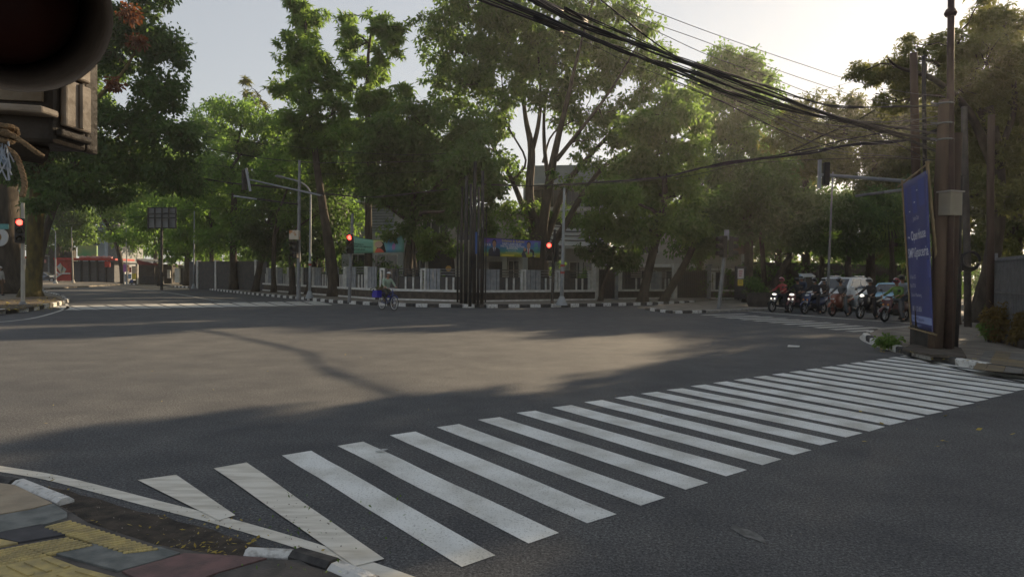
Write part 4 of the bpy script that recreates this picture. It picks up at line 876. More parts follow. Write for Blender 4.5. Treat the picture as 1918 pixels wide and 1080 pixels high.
far_bx(r, "wall", M_WALL, 60, 102, 460, 527, 120, 6); far_bx(r, "lintel", M_CREAM, 68, 90, 477.5, 479.5, 119, .5); far_bx(r, "sign_panel", mat("pink_sign", (.5, .22, .2)), 79, 86, 486, 492, 119.4, .1)
far_bx(r, "door_post", M_FGREY, 89.5, 91, 478, 526, 119.3, .3)
r = far_root("stall", "dark tarpaulin stall with a sagging maroon awning strip", "stall", 290, 92)
far_bx(r, "back_wall", M_WALL, 254, 322, 494, 534, 92, 3)
far_bx(r, "counter", M_DARK, 262, 300, 517, 534, 90.2, 1.2)
mb = MB(); q = [D(257, 486, 89.5), D(272, 490, 89.4), D(300, 494, 89.5), D(300, 497, 89.5), D(272, 496, 89.4), D(258, 495.5, 89.5)]; mb.prism(q, (0, .06, 0)); mb.build("awning", mat("maroon_cloth", (.20, .05, .05), (.12, .03, .03), 1, .9), r, world=True)
mb = MB(); mb.prism([D(254, 490, 89.8), D(322, 492, 89.8), D(322, 487, 93), D(254, 485, 93)], .06); mb.build("roof", mat("tarp_grey", (.12, .12, .12), (.2, .2, .2), 1, .8), r, world=True)
for u in (256, 288, 320): far_bx(r, "post", M_DARK, u, u+1.5, 488, 534, 89.9, .12)
far_bx(r, "white_panel", M_WHITE, 313, 319, 505, 521, 91.8, .1, dy=-.15)
r = far_root("pale_shed_panel", "white panel shed beside the dark tarpaulin stall", "shed", 333, 84)
far_bx(r, "panel", M_WHITE, 327, 336, 502, 529, 84, 1.2); far_bx(r, "roof", M_DARK, 324, 350, 497, 500, 83.6, 2); far_bx(r, "side_panel", M_FDARK, 336.2, 348, 501, 533, 84.3, 1)
far_bx(r, "pillar", M_WHITE, 344.5, 349, 489, 534, 83.3, .25)
# notice posts with posters
r = far_root("poster_stand", "post stacked with colourful tattered posters by the far left kerb", "poster stand", 243, 84)
cols = [(.45, .18, .5), (.55, .25, .12), (.55, .45, .35), (.4, .12, .1), (.25, .35, .5), (.50, .42, .05), (.35, .35, .36), (.12, .16, .35)]
for i, (u0, u1, v0, v1) in enumerate([(231, 236, 495, 509), (236, 241, 496, 508), (247, 255, 498, 512), (242, 246, 500, 510), (240, 246, 513, 522), (247, 254, 512, 523), (233, 239, 513, 528), (244, 249, 523, 529)]):
    far_bx(r, "poster", mat("poster_%s" % "abcdefgh"[i], cols[i], tuple(c*.6 for c in cols[i]), 1.5, .8), u0, u1, v0, v1, 84, .03, dy=-.1-.04*i)
far_bx(r, "board", M_CREAM, 231, 256, 492, 495, 84, .2); 
for u in (232, 256): far_bx(r, "leg", M_WHITE, u, u+2, 494, 532, 84, .12)
r = far_root("kiosk", "white and red panelled kiosk at the left edge behind the walking person", "kiosk", 0, 60)
far_bx(r, "panel", M_WHITE, -50, 19, 483, 528, 60, 2.5); far_bx(r, "base_band", M_RED, -50, 19.3, 528.2, 534, 59.95, 2.6); far_bx(r, "roof_band", M_RED, -52, 20, 478, 482.8, 59.8, 3)
r = thing("hoarding", "empty grey hoarding back with dark ribs above the dark stall", "hoarding", tuple(D(303, 520, 64).xy)+(.1,))
far_bx(r, "panel", mat("hoarding_grey", (.20, .21, .22), (.27, .28, .29), .8, .7), 277, 330, 389, 427, 64, .1)
mb = MB()
for u in (277.5, 290, 303, 316, 329.5): mb.beam(D(u, 388, 63.85), D(u, 428, 63.85), .1)
for v in (389, 400, 408, 427): mb.beam(D(277, v, 63.8), D(330, v, 63.8), .09)
mb.build("ribs", M_DARK, r, world=True)
mb = MB(); a = D(303, 427, 64.3); mb.tube([(a.x, a.y, 0), (a.x, a.y, a.z)], .12, 8); mb.build("post", M_DARK, r, world=True)

# ================================================================== STREET FURNITURE
M_BLACKP = mat("black_plastic", (0.018, 0.017, 0.016), (0.03, 0.028, 0.026), 8, .5, .1, 40)
M_LRED = mat("red_lamp_lit", (.8, .03, .02), emis=((1.0, .045, .03), 5.0), rough=.4)
M_LOFF = mat("lens_unlit", (.03, .035, .03), (.05, .05, .03), 5, .25)
def signal_head(root, c, face, name="signal_head", lit=True, n=3, s=1.0):
    """c: centre of the head; face: the direction the lamps look"""
    f = Vector(face); f.z = 0; f.normalize(); ang = math.atan2(f.y, f.x)-math.pi/2; R = Matrix.Rotation(ang, 3, 'Z'); c = Vector(c); H = .33*n*s
    mb = MB(); mb.box(c, (.34*s, .2*s, H), R=R)
    h = mb.build("housing", M_BLACKP, root, world=True, bevel=.015)
    for i in range(n):
        lc = c + f*.105*s + Vector((0, 0, H/2-.165*s-.33*s*i))
        mb = MB(); mb.ell(lc, (.115*s, .03*s, .115*s), 14, 8, R=R); l = mb.build("lens", M_LRED if (lit and i == 0) else M_LOFF, root, world=True, smooth=True)
        mb = MB(); sec = []
        for t, rr in ((0, .135), (.24, .125)):
            ring = []
            for k in range(11):
                a = -.55+(math.pi+1.1)*k/10; ring.append(lc+f*t*s+R @ Vector((rr*s*math.cos(a), 0, rr*s*math.sin(a))))
            for k in range(10, -1, -1):
                a = -.55+(math.pi+1.1)*k/10; ring.append(lc+f*t*s+R @ Vector(((rr-.008)*s*math.cos(a), 0, (rr-.008)*s*math.sin(a))))
            sec.append(ring)
        mb.loft(sec); mb.build("visor", M_BLACKP, root, world=True)
def pole_between(root, name, p, q, r0, r1, m, n=10): mb = MB(); mb.tube([p, q], [r0, r1], n); return mb.build(name, m, root, world=True, smooth=False)

# left red signal by the mossy tree
b = G(43, 571, .15); r = thing("traffic_signal", "traffic signal showing red on a pale pole before the mossy tree", "traffic signal", b)
top = D(37, 380, b.y); pole_between(r, "pole", b, (b.x, b.y, top.z), .085, .07, M_CREAM)
c = D(37, 432, b.y-.25); signal_head(r, c, (0.6, -1, 0), s=1.05)
mb = MB(); mb.tube([b, b+Vector((0, 0, .15))], [.16, .1], 10); mb.build("foot", M_GALV, r, world=True)
# second red signal
b = G(654, 566.5, .15); r = thing("traffic_signal", "traffic signal showing red at the left end of the green banner", "traffic signal", b)
top = D(654, 400, b.y); pole_between(r, "pole", b, (b.x+.15, b.y, top.z), .09, .07, M_GALV)
signal_head(r, D(656, 457, b.y-.25), (0.0, -1, 0), s=1.0)
# third: red, on the dark pole between banner and lamp post
b = G(1034, 568, .15); r = thing("traffic_signal", "double-headed traffic signal showing red between the blue banner and white lamp post", "traffic signal", b)
top = D(1036, 430, b.y); pole_between(r, "pole", b, (b.x+.1, b.y, top.z), .085, .07, M_DARK)
signal_head(r, D(1028, 471, b.y-.2), (0, -1, 0), s=1.0); signal_head(r, D(1042, 474, b.y+.15), (1, .3, 0), lit=False, s=.95)
# leaning signal on the right
b = G(1346, 578.5, .11); r = thing("traffic_signal", "leaning traffic signal pole with a white box on top, lamps turned away", "traffic signal", b)
tp_ = D(1361, 440, b.y); pole_between(r, "pole", b, tp_, .1, .08, M_GALV)
signal_head(r, D(1355, 462, b.y-.1), (-1, -.3, 0), lit=False, s=1.05); signal_head(r, D(1369, 462, b.y+.1), (1, -.2, 0), lit=False, s=1.0)
mb = MB(); mb.box(D(1361, 440, b.y), (.2, .2, .5)); mb.build("white_box", M_LAMPW, r, world=True, bevel=.02)
# mast arm on the left
b = G(559, 562, .15); r = thing("mast_arm_signal", "tall signal mast whose long arm reaches left over the road", "traffic signal", b)
tp_ = D(561, 300, b.y); pole_between(r, "pole", b, tp_, .12, .07, M_GALV); pole_between(r, "arm", D(600, 366, b.y), D(466, 336, b.y-2), .05, .04, M_LAMPW)
pole_between(r, "brace", D(560, 356, b.y), D(604, 366, b.y), .03, .03, M_GALV)
pole_between(r, "lower_arm", D(438, 367, b.y-1.5), D(481, 373, b.y-1.5), .05, .04, M_LAMPW)
pole_between(r, "lower_arm", D(481, 373, b.y-1.5), D(560, 383, b.y), .04, .04, M_DARK)
c = D(458, 337, b.y-2); mb = MB(); mb.box(c, (.26, .16, 1.05), R=Matrix.Rotation(.9, 3, 'Z')); mb.build("housing", M_BLACKP, r, world=True, bevel=.02)
mb = MB(); mb.beam(D(461, 315, b.y-2.15), D(469, 358, b.y-2.15), .12, .05, up=(0, 1, 0)); mb.build("backplate_edge", M_LAMPW, r, world=True)
mb = MB(); mb.box(D(552, 440, b.y-.2), (.52, .35, .5)); mb.build("control_box", mat("rusty_cream_box", (.45, .40, .32), (.35, .16, .06), 2.5, .8, contrast=(.5, .6)), r, world=True, bevel=.02)
signal_head(r, D(553, 467, b.y-.15), (-.4, -1, 0), lit=False, s=.95)
# lamp post with curved arm
def lamp_post(label, pb, v_top, r0=.09, arm=None, z0=.15, m=None, bands=(), Yo=0, cat="street lamp"):
    m = m or M_LAMPW; b = G(pb[0], pb[1], z0); r = thing("street_lamp", label, cat, b); t = D(pb[2], v_top, b.y)
    mb = MB(); mb.tube([b, b.lerp(t, .25), b.lerp(t, .6), t], [r0, r0*.9, r0*.7, r0*.5], 10); mb.build("pole", m, r, world=True, smooth=True)
    mb = MB(); mb.tube([b-Vector((0, 0, .02)), b+Vector((0, 0, .08)), b+Vector((0, 0, .45))], [r0*3.0, r0*2.6, r0*1.05], 10); mb.build("flared_foot", m, r, world=True)
    for v, mm in bands:
        q = D(pb[0]+(pb[2]-pb[0])*(pb[1]-v)/(pb[1]-v_top), v, b.y); mb = MB(); mb.tube([q, q+Vector((0, 0, .1))], r0*1.05, 10); mb.build("band", mm, r, world=True)
    if arm:
        pts = smooth_path([D(u, v, b.y) for u, v in arm], 5); mb = MB(); mb.tube(pts, .045, 7); mb.build("arm", m, r, world=True, smooth=True)
        e = pts[-1]; d = (pts[-1]-pts[-3]).normalized(); mb = MB(); mb.ell(e+d*.25, (.36, .13, .09), 10, 6, R=d.to_track_quat('X', 'Z').to_matrix()); mb.build("lamp_head", M_GALV, r, world=True, smooth=True)
    return r
lamp_post("white street lamp with a curved arm beside the tall signal mast", (580, 558, 582), 360, arm=[(582, 362), (577, 352), (566, 343), (550, 337), (533, 333)], bands=((497, M_RED), (492, M_WHITE)))
lamp_post("plain white lamp post right of the red signal and blue banner", (1052, 570.5, 1057), 352, bands=((499, M_RED), (512, M_RED)), r0=.11)
lamp_post("slim white post between the street trees on the left kerb", (363, 540, 364), 395, r0=.085)
lamp_post("curved-arm street lamp standing before the red kiosk panel", (104, 531, 104), 438, arm=[(104, 440), (103, 433), (96, 427), (86, 424), (74, 424)], r0=.1, z0=.1)
lamp_post("short-armed pole over the red kiosk roof", (137, 530, 134), 425, r0=.1, z0=.1, m=M_CREAM)
lamp_post("thin pale post left of the poster stand", (238, 533, 236), 408, r0=.07, z0=.1)
lamp_post("thin post of the two-armed lamp above the cyclist's fence", (612, 552, 608), 418, r0=.06)
lamp_post("thin grey lamp pole behind the waiting motorbikes", (1549, 580, 1560), 322, r0=.07, z0=.1, m=M_GALV)
r = bpy.data.objects.new("x", None); bpy.data.objects.remove(r)

# utility poles of the black cluster
M_UP = mat("tarred_pole", (0.016, 0.016, 0.018), (0.035, 0.033, 0.032), 3, .7, .3, 14)
for i, (u, v, vt, rr) in enumerate([(864, 568, 350, .08), (872, 570, 330, .11), (880, 572, 345, .085), (888, 569, 300, .11), (895, 572, 350, .07), (902, 570, 320, .10), (857, 566, 370, .055), (909, 566, 400, .04)]):
    b = G(u, v, .15); lab = ["thin black pole at the left of the dark pole cluster", "thick black pole, second from left in the dark cluster", "black pole in the middle left of the dark cluster", "tallest black pole in the middle of the dark cluster", "black pole with pale drips right of the tallest one", "thick black pole at the right of the dark cluster", "thinnest leftmost pole edging the dark cluster", "short thin pole at the right rim of the dark cluster"][i]
    r = thing("utility_pole", lab, "utility pole", b, group="black pole cluster on the kerb"); t = D(u+2, vt, b.y)
    mb = MB(); mb.tube([b-Vector((0, 0, .05)), b.lerp(t, .5)+Vector((.03*(i % 3-1), 0, 0)), t], [rr, rr*.9, rr*.75], 8); mb.build("shaft", M_UP, r, world=True, smooth=True)
    mb = MB()
    z = b.z+1.4+.5*i; mb.tube([(b.x, b.y-rr-.02, z), (b.x+.02, b.y-rr-.03, z+.35)], .02, 5)
    mb.build("cable_clip", M_GALV if i in (4, 5) else M_UP, r, world=True)
    if i == 5: mb = MB(); mb.box(D(893, 455, b.y-.25), (.14, .06, 1.1)); mb.build("blue_sleeve", mat("blue_sleeve", (.05, .12, .35)), r, world=True)

# white disc sign and black number plate items by the fence
b = D(840, 545, 44); r = thing("disc_sign", "round gold disc on a post over the fence", "sign", (b.x, 44, .15))
c = D(840, 502.5, 44); mb = MB(); mb.tube([c, c+Vector((0, .05, 0))], .18, 18); mb.build("disc", mat("gold_disc", (.5, .30, .08), (.42, .25, .07), 3, .5), r, world=True)
mb = MB(); mb.tube([(c.x, 44.04, .1), (c.x, 44.04, c.z-.17)], .025, 6); mb.build("post", M_DARK, r, world=True)
# notice board right
b = D(1386, 560, 41); r = thing("notice_board", "narrow notice board with red-lettered and yellow posters on a black trunk", "notice board", (b.x, 41, .11))
far_bx(r, "backing", M_DARK, 1377, 1397, 498, 560, 41, .08)
far_bx(r, "red_white_poster", mat("pale_poster", (.55, .50, .50), (.45, .42, .42), 3, .8), 1382, 1393, 503, 522, 41, .02, dy=-.05)
far_bx(r, "yellow_poster", mat("yellow_poster", (.60, .45, .05), (.50, .38, .05), 3, .8), 1382, 1392, 523.5, 535, 41, .02, dy=-.05)
for i, v in enumerate((507, 511, 515)): far_bx(r, "poster_line", M_RED, 1384, 1391-i, v, v+1.6, 41, .01, dy=-.07)
for i, v in enumerate((526, 529)): far_bx(r, "poster_line", M_DARK, 1384, 1390, v, v+.9, 41, .01, dy=-.07)
# small pale shelter
b = D(1512, 560, 43); r = thing("guard_shelter", "small pale sheet-roofed shelter behind the motorbikes", "shelter", (b.x, 43, .1))
mb = MB(); mb.prism([D(1495, 513, 43), D(1520, 512.5, 42.5), D(1528, 518, 41.8), D(1506, 519, 41.8)], .03); mb.build("roof", mat("pale_sheet", (.42, .45, .45), (.35, .38, .38), 2, .6), r, world=True)
for u, v in ((1508, 519), (1526, 518)): a = D(u, v, 42); mb = MB(); mb.tube([(a.x, 42, .1), (a.x, 42, a.z)], .03, 6); mb.build("leg", M_GALV, r, world=True)
far_bx(r, "back_panel", M_WALL, 1495, 1522, 520, 560, 43, .05)
# planter block at the kerb
b = G(1420, 574, .11); r = thing("planter", "round concrete planter with a bushy plant beside the first scooter", "planter", b)
mb = MB(); mb.tube([b, b+Vector((0, 0, .3)), b+Vector((0, 0, .75))], [.5, .6, .62], 14); mb.build("pot", M_WALL, r, world=True)
rng = np.random.default_rng(5); C = np.array(b)+np.array([0, 0, 1.2])+rng.normal(size=(14, 3))*.35; V, t = leaf_arrays(rng, C, np.full(14, .25), 40, .16, .07); leaf_object("foliage", V, t, LF_DRK, r, r.location)

# ------------------------------------------------------------------ right-hand corner
M_WOOD = mat("brown_wood_pole", (0.125, 0.085, 0.06), (0.07, 0.05, 0.038), 4, .85, .6, 14, aniso=(1, 1, .15))
M_WOODD = mat("dark_wood_pole", (0.045, 0.03, 0.024), (0.075, 0.05, 0.038), 4, .85, .6, 14, aniso=(1, 1, .15))
M_RUST = mat("dark_red_steel", (0.045, 0.028, 0.024), (0.07, 0.042, 0.034), 4, .6, .2, 20)
bR = G(1751, 655, .12)
def rpole(label, pb, pt, r0, r1, m, extra=None, group="poles at the right-hand corner"):
    b = G(pb[0], pb[1], .12); t = D(pt[0], pt[1], b.y); r = thing("utility_pole", label, "utility pole", b, group=group)
    mb = MB(); mb.tube([b-Vector((0, 0, .1)), b.lerp(t, .35)+Vector((.015, 0, 0)), b.lerp(t, .7)-Vector((.01, 0, 0)), t], [r0, r0*.97, (r0+r1)/2, r1], 12); mb.build("shaft", m, r, world=True, smooth=True); return r, b, t
r, b, t = rpole("stout brown wooden pole carrying the cables, right of the big blue banner", (1751, 656), (1771, 188), .145, .125, M_WOOD)
for v in (195, 232, 262): 
    q = D(1770, v, b.y); mb = MB(); mb.torus(q, .155, .02, (0, 0, 1), 14, 5); mb.build("clamp", M_GALV, r, world=True)
    mb = MB(); mb.beam(q+Vector((-.12, 0, 0)), q+Vector((-.3, 0, .02)), .03); mb.build("hook", M_GALV, r, world=True)
r, b, t = rpole("slim dark red steel pole rising above the frame beside the brown wooden pole", (1777, 657), (1783, -120), .075, .06, M_RUST)
q = D(1780.5, 25, b.y); mb = MB(); mb.tube([q-Vector((0, 0, .06)), q, q+Vector((0, 0, .08))], [.1, .125, .09], 12); mb.build("collar", M_RUST, r, world=True)
r, b, t = rpole("thick dark wooden pole just right of the brown one, under the cream box", (1772, 655), (1792, 250), .14, .11, M_WOODD)
c = D(1780, 382, b.y-.3); mb = MB(); mb.box(c, (.34, .28, .48), rot=.35); mb.build("meter_box", mat("cream_box", (.34, .31, .24), (.28, .25, .19), 3, .7), r, world=True, bevel=.01)
mb = MB(); mb.box(c+Vector((0, 0, .255)), (.40, .34, .03), rot=.35); mb.build("box_lid", M_CREAM, r, world=True)
r, b, t = rpole("dark pole behind the big blue banner, seen above it", (1724, 648), (1711, 100), .10, .08, M_WOODD)
r, b, t = rpole("grey pole behind the banner with a thin conduit", (1738, 646), (1730, 105), .05, .04, M_UP)
r, b, t = rpole("grey pole with a black cable coil, right of the pole cluster", (1813, 612), (1806, 200), .11, .09, mat("grey_pole", (.05, .045, .04), (.085, .075, .068), 3, .8))
q = D(1815, 490, b.y-.3); mb = MB(); [mb.torus(q+Vector((0, -.03*k, .02*k)), .30-.015*k, .03, (0.2, 1, .1), 20, 6) for k in range(4)]; mb.build("cable_coil", M_UP, r, world=True, smooth=True)
r, b, t = rpole("reddish brown pole before the pale metal fence", (1853, 634), (1857, 215), .09, .08, M_WOODD)
for u0, v0, ut, lab in [(1788, 650, 1800, "thin dark post between the wooden pole and the grey pole")]:
    rpole(lab, (u0, v0), (ut, 330), .07, .05, M_UP)
# signal mast behind the banner
b = G(1722, 640, .12); r = thing("mast_arm_signal", "signal mast behind the big banner, arm reaching left to a head seen edge-on", "traffic signal", b)
pole_between(r, "pole", b, D(1716, 300, b.y), .11, .08, M_DARK); pole_between(r, "arm", D(1718, 341, b.y), D(1538, 327, b.y-.3), .045, .035, M_LAMPW)
pole_between(r, "lower_arm", D(1718, 352, b.y), D(1655, 360, b.y-.1), .035, .035, M_LAMPW); pole_between(r, "lower_arm_tip", D(1655, 360, b.y-.1), D(1603, 367, b.y-.2), .035, .03, M_GALV)
c = D(1544, 326, b.y-.3); mb = MB(); mb.box(c+Vector((.04, 0, 0)), (.13, .16, .54)); mb.build("housing", M_BLACKP, r, world=True, bevel=.02)
mb = MB(); mb.box(D(1535, 326, b.y-.35), (.06, .08, .66)); mb.build("backplate", M_LAMPW, r, world=True)

# the big blue banner on bamboo poles
r = thing("standing_banner", "tall dark blue event banner with white lettering tied to bamboo poles", "banner", G(1745, 652, .12))
YR = bR.y-.55; YL = YR*310/275
TL, TR, BR_, BL = D(1691, 345, YL), D(1737, 318, YR), D(1748, 622, YR), D(1708, 611, YL)
M_BAN = mat("banner_blue", (0.055, 0.07, 0.22), (0.045, 0.055, 0.18), .8, .45, .15, 2.5)
M_INK = mat("banner_white_ink", (.55, .57, .66), rough=.5); M_SKY = mat("banner_light_blue", (.30, .36, .60), (.26, .32, .56), 2, .5); M_DIM = mat("banner_dim_blue", (.06, .085, .30), rough=.5)
def bil(s, t, off=0.0):
    p = TL.lerp(TR, s).lerp(BL.lerp(BR_, s), t); n = (TR-TL).cross(BL-TL).normalized(); n = n if n.dot(Vector((0, 0, CAMH))-TL) > 0 else -n
    wav = .035*math.sin(s*5+t*9)*math.sin(math.pi*s)*math.sin(math.pi*t)
    return p + n*(wav+off)
mb = MB(); ns, ntt = 8, 24; vs = [bil(i/ns, j/ntt) for j in range(ntt+1) for i in range(ns+1)]
mb.add(vs, [(j*(ns+1)+i, j*(ns+1)+i+1, (j+1)*(ns+1)+i+1, (j+1)*(ns+1)+i) for j in range(ntt) for i in range(ns)])
sheet = mb.build("banner_sheet", M_BAN, r, world=True, smooth=True)
md = sheet.modifiers.new("thick", 'SOLIDIFY'); md.thickness = .003; md.offset = 0
WB, HB = (TR-TL).length, (BL-TL).length
def btext(body, s0, t0, h, m, wmax=None, bold=False, nm="lettering", off=.006):
    vs, fs = text_mesh(body, 1.0, bold=bold); w = max(v.x for v in vs); k = h/HB; sx = h/WB if wmax is None else min(h/WB, wmax/w)
    mb = MB(); mb.add([bil(s0+v.x*sx, t0-v.y*k, off) for v in vs], fs); o = mb.build(nm, m, sheet, fix=False)
    for v in o.data.vertices: v.co = v.co - r.location
    return o
btext("Join Our", .33, .275, .13, M_INK, .30); btext("~ Open House", .08, .405, .30, M_INK, .80, True); btext("SMP Gagasceria", .04, .520, .30, M_INK, .90, True)
btext("18 Oktober 2025", .08, .665, .13, M_INK, .34); btext("Pukul 07.00", .08, .725, .13, M_INK, .30); btext("Jl. Semar V Bandung", .10, .785, .11, M_INK, .45)
btext("0895 11 333 8836", .12, .885, .16, M_INK, .40)
def bquad(s0, s1, t0, t1, m, off=.005, nm="printed_band", n=4):
    mb = MB(); vs = [bil(s0+(s1-s0)*i/n, t0+(t1-t0)*j/2, off) for j in range(3) for i in range(n+1)]
    mb.add(vs, [(j*(n+1)+i, j*(n+1)+i+1, (j+1)*(n+1)+i+1, (j+1)*(n+1)+i) for j in range(2) for i in range(n)]); o = mb.build(nm, m, sheet)
    for v in o.data.vertices: v.co = v.co - r.location
bquad(.03, .97, .915, .960, M_SKY); btext("bit.ly/SMPGagasceria", .10, .948, .12, M_BAN, .62, off=.010); btext("sekolah   gagasceria", .12, .985, .09, M_SKY, .75)
bquad(.05, .18, .04, .22, M_DIM); bquad(.62, .86, .03, .20, M_DIM); bquad(.36, .52, .05, .23, M_DIM); bquad(.86, .97, .55, .66, M_DIM)
for s0, t0 in ((.42, .155), (.55, .085), (.22, .205)): bquad(s0, s0+.05, t0, t0+.008, M_INK, off=.008, nm="printed_spark")
M_BAM = mat("bamboo", (.28, .21, .11), (.20, .15, .08), 5, .6, .2, 20)
def bamboo(p, q, rr, nm="bamboo_pole"):
    p = Vector(p); q = Vector(q); n = max(3, int((q-p).length/.38)); pts = []; rad = []
    for i in range(n+1):
        t = i/n; c = p.lerp(q, t)
        for dt, f in ((-.012, 1), (0, 1.18), (.012, 1)):
            if 0 <= t+dt <= 1: pts.append(p.lerp(q, t+dt)); rad.append(rr*f)
    mb = MB(); mb.tube(pts, rad, 8); return mb.build(nm, M_BAM, r, world=True, smooth=True)
bamboo(G(1753, 652, .1)-Vector((.0, .3, 0)), D(1736.5, 302, YR), .035); bamboo(BL+(BL-TL)*.05+Vector((-.02, 0, 0)), TL+Vector((-.02, 0, .1)), .022); bamboo(D(1682, 350, YL+.05), D(1741, 304, YR-.03), .018, "bamboo_rail"); bamboo(BL+Vector((-.05, .03, -.03)), BR_+Vector((.05, -.03, -.05)), .018, "bamboo_rail")
# plinth under it
b = G(1722, 640, .12); r2 = thing("concrete_plinth", "dark square concrete block behind the banner's foot", "plinth", b)
mb = MB(); a_ = G(1704, 645, .12); b_ = G(1741, 655, .12); mb.prism([a_, b_, b_+Vector((.45, .5, 0)), a_+Vector((.45, .5, 0))], .46); mb.build("block", mat("black_concrete", (.03, .028, .025), (.055, .05, .045), 4, .9, .4, 20), r2, world=True, bevel=.02)
mb = MB(); c_ = [G(1690, 657, .12), G(1745, 668, .12), G(1810, 672, .12), G(1800, 655, .12), G(1720, 640, .12)]; mb.prism(c_, .05); mb.build("footing", M_PLIN, r2, world=True)

# pale metal fence at the right edge
fa, fb = G(1861, 634, .12), G(1935, 655, .12); L, d, ang = frame_of(fa, fb); r = thing("metal_fence", "pale grey ribbed metal fence on a low stone kerb at the right edge", "fence", (fa.x, fa.y, .12), ang)
H = 2.0; mb = MB()
mb.box((L/2, .04, H/2+.15), (L, .02, H-.15)); mb.build("sheet", mat("pale_sheet_metal", (.26, .255, .27), (.20, .20, .215), 2, .6, .1, 10), r)
mb = MB()
for i in range(int(L/.11)+1): mb.tube([(i*.11, -.01, .2), (i*.11, -.01, H+.08)], .011, 5)
for z in (.35, 1.2, H): mb.beam((0, -.015, z), (L, -.015, z), .03)
mb.build("bars", M_GALV, r)
for x in (0, L): mb = MB(); mb.box((x, 0, H/2+.1), (.09, .09, H+.2)); mb.build("post", M_FGREY, r)
mb = MB(); mb.box((L/2, -.02, .08), (L, .26, .22)); mb.build("stone_kerb", M_PLIN, r)
# second leg of the fence going back
fc = fa+hd*14; L2, d2, ang2 = frame_of(fa, fc); mb = MB()
for i in range(0): pass
r = thing("metal_fence", "pale metal fence side running back along the right road", "fence", (fa.x+.1, fa.y+.1, .12), ang2)
mb = MB(); mb.box((L2/2, 0, 1.1), (L2, .02, 1.8)); mb.build("sheet", mat("pale_sheet_metal", (0, 0, 0)), r); mb = MB()
for i in range(int(L2/.2)): mb.tube([(i*.2, -.02, .2), (i*.2, -.02, 2.05)], .012, 4)
mb.build("bars", M_GALV, r)
# plants before it
def bush(label, c, R, h, lf, seed, L=.14, W=.05, n=30, per=45, cat="bush"):
    rng = np.random.default_rng(seed); r = thing("bush", label, cat, tuple(c)); d = rng.normal(size=(n, 3)); d /= np.linalg.norm(d, axis=1)[:, None]
    C = np.array(c)+np.array([0, 0, h*.55])+d*np.array([R, R*.7, h*.5])*rng.random((n, 1))**.4; V, t = leaf_arrays(rng, C, np.full(n, R*.3), per, L, W)
    mb = MB(); [mb.tube([Vector(c)-Vector((0, 0, .05)), Vector(q)], [.02, .006], 4) for q in C[:10]]; mb.build("stems", BK, r, world=True, fix=False); leaf_object("foliage", V, t, lf, r, r.location); return r
LF_GLD = leaf_mat("leaf_golden", (0.07, 0.055, 0.02), (0.16, 0.12, 0.035), (0.35, 0.22, 0.05), 0.4)
bush("golden-brown bush before the pale fence at the right edge", G(1893, 641, .12), .62, .95, LF_GLD, 7, n=46)
bush("low yellow-green plant at the foot of the reddish pole", G(1853, 640, .12), .28, .5, LF_LIT, 8, n=16, L=.1)
bush("second golden bush cut by the right edge of the picture", G(1930, 650, .12), .5, .8, LF_GLD, 9, n=36)
bush("small kerbside weed patch at the corner's point", G(1660, 646, .12), .35, .2, LF_LIT, 10, n=18, L=.09, per=30, cat="weeds")
c = G(1893, 630, .12)
r = thing("fan_palm", "small spiky fan plant above the golden bush", "palm", (c.x, c.y, .12)); 
def frond_fan(mb, c, d, R, n=11, spread=1.5, w=.05, droop=.3):
    d = Vector(d).normalized(); side = d.cross(Vector((0, 0, 1))).normalized(); up = side.cross(d)
    for i in range(n):
        a = -spread+2*spread*i/(n-1); q = (d*math.cos(a)+side*math.sin(a)); m1 = c+q*R*.5+up*.05*R; e = c+q*R+Vector((0, 0, -droop*R)); wv = q.cross(up).normalized()*w
        mb.add([c, m1+wv, e, m1-wv], [(0, 1, 2, 3)])
mb = MB(); rg = random.Random(3)
for i in range(16): a = rg.uniform(0, 6.28); frond_fan(mb, Vector(c)+Vector((0, 0, 1.0)), (math.cos(a), math.sin(a), rg.uniform(.1, 1.2)), rg.uniform(.35, .6), 7, .25, .02, .15)
mb.build("fronds", LF_MID, r, world=True, fix=False); mb = MB(); mb.tube([c, Vector(c)+Vector((0, 0, 1))], [.06, .04], 6); mb.build("stem", BK, r, world=True)
# clipped conical shrub behind the fence
c = D(1895, 560, 24); rng = np.random.default_rng(3); r = thing("conical_shrub", "pointed cone-shaped shrub behind the pale fence", "shrub", (c.x, c.y, .12)); n = 90
hh = rng.random(n)**1.4; a = rng.random(n)*6.28; C = np.stack([c.x+np.cos(a)*(1-hh)*.75, c.y+np.sin(a)*(1-hh)*.75, .2+hh*2.9], 1); V, t = leaf_arrays(rng, C, np.full(n, .16), 40, .12, .04); leaf_object("foliage", V, t, LF_OLV, r, r.location)
mb = MB(); mb.tube([(c.x, c.y, 0), (c.x, c.y, 2.6)], [.06, .02], 6); mb.build("stem", BK, r, world=True)

# fan palms behind the traffic
def palm(label, u, vb, vt, Y, R, seed, n=26, lf=None):
    b = D(u, vb, Y); b.z = .1; t = D(u, vt, Y); r = thing("fan_palm", label, "palm", b, group="fan palms behind the waiting traffic"); rg = random.Random(seed)
    mb = MB(); mb.tube([b, b.lerp(t, .5)+Vector((.1, 0, 0)), t], [.2, .15, .13], 8); mb.build("trunk", BK, r, world=True, smooth=True); mb = MB()
    for i in range(n):
        a = rg.uniform(0, 6.28); el = rg.uniform(-.6, 1.1); d = Vector((math.cos(a)*math.cos(el), math.sin(a)*math.cos(el), math.sin(el))); st = t+d*R*.55
        mb.tube([t, st], [.02, .012], 4); frond_fan(mb, st, d, R*.75, 15, 1.3, .045, .45)
    o = mb.build("crown", lf or LF_MID, r, world=True, fix=False); at = o.data.attributes.new("tint", 'FLOAT', 'POINT'); at.data.foreach_set("value", [rg.random() for _ in o.data.vertices]); return r
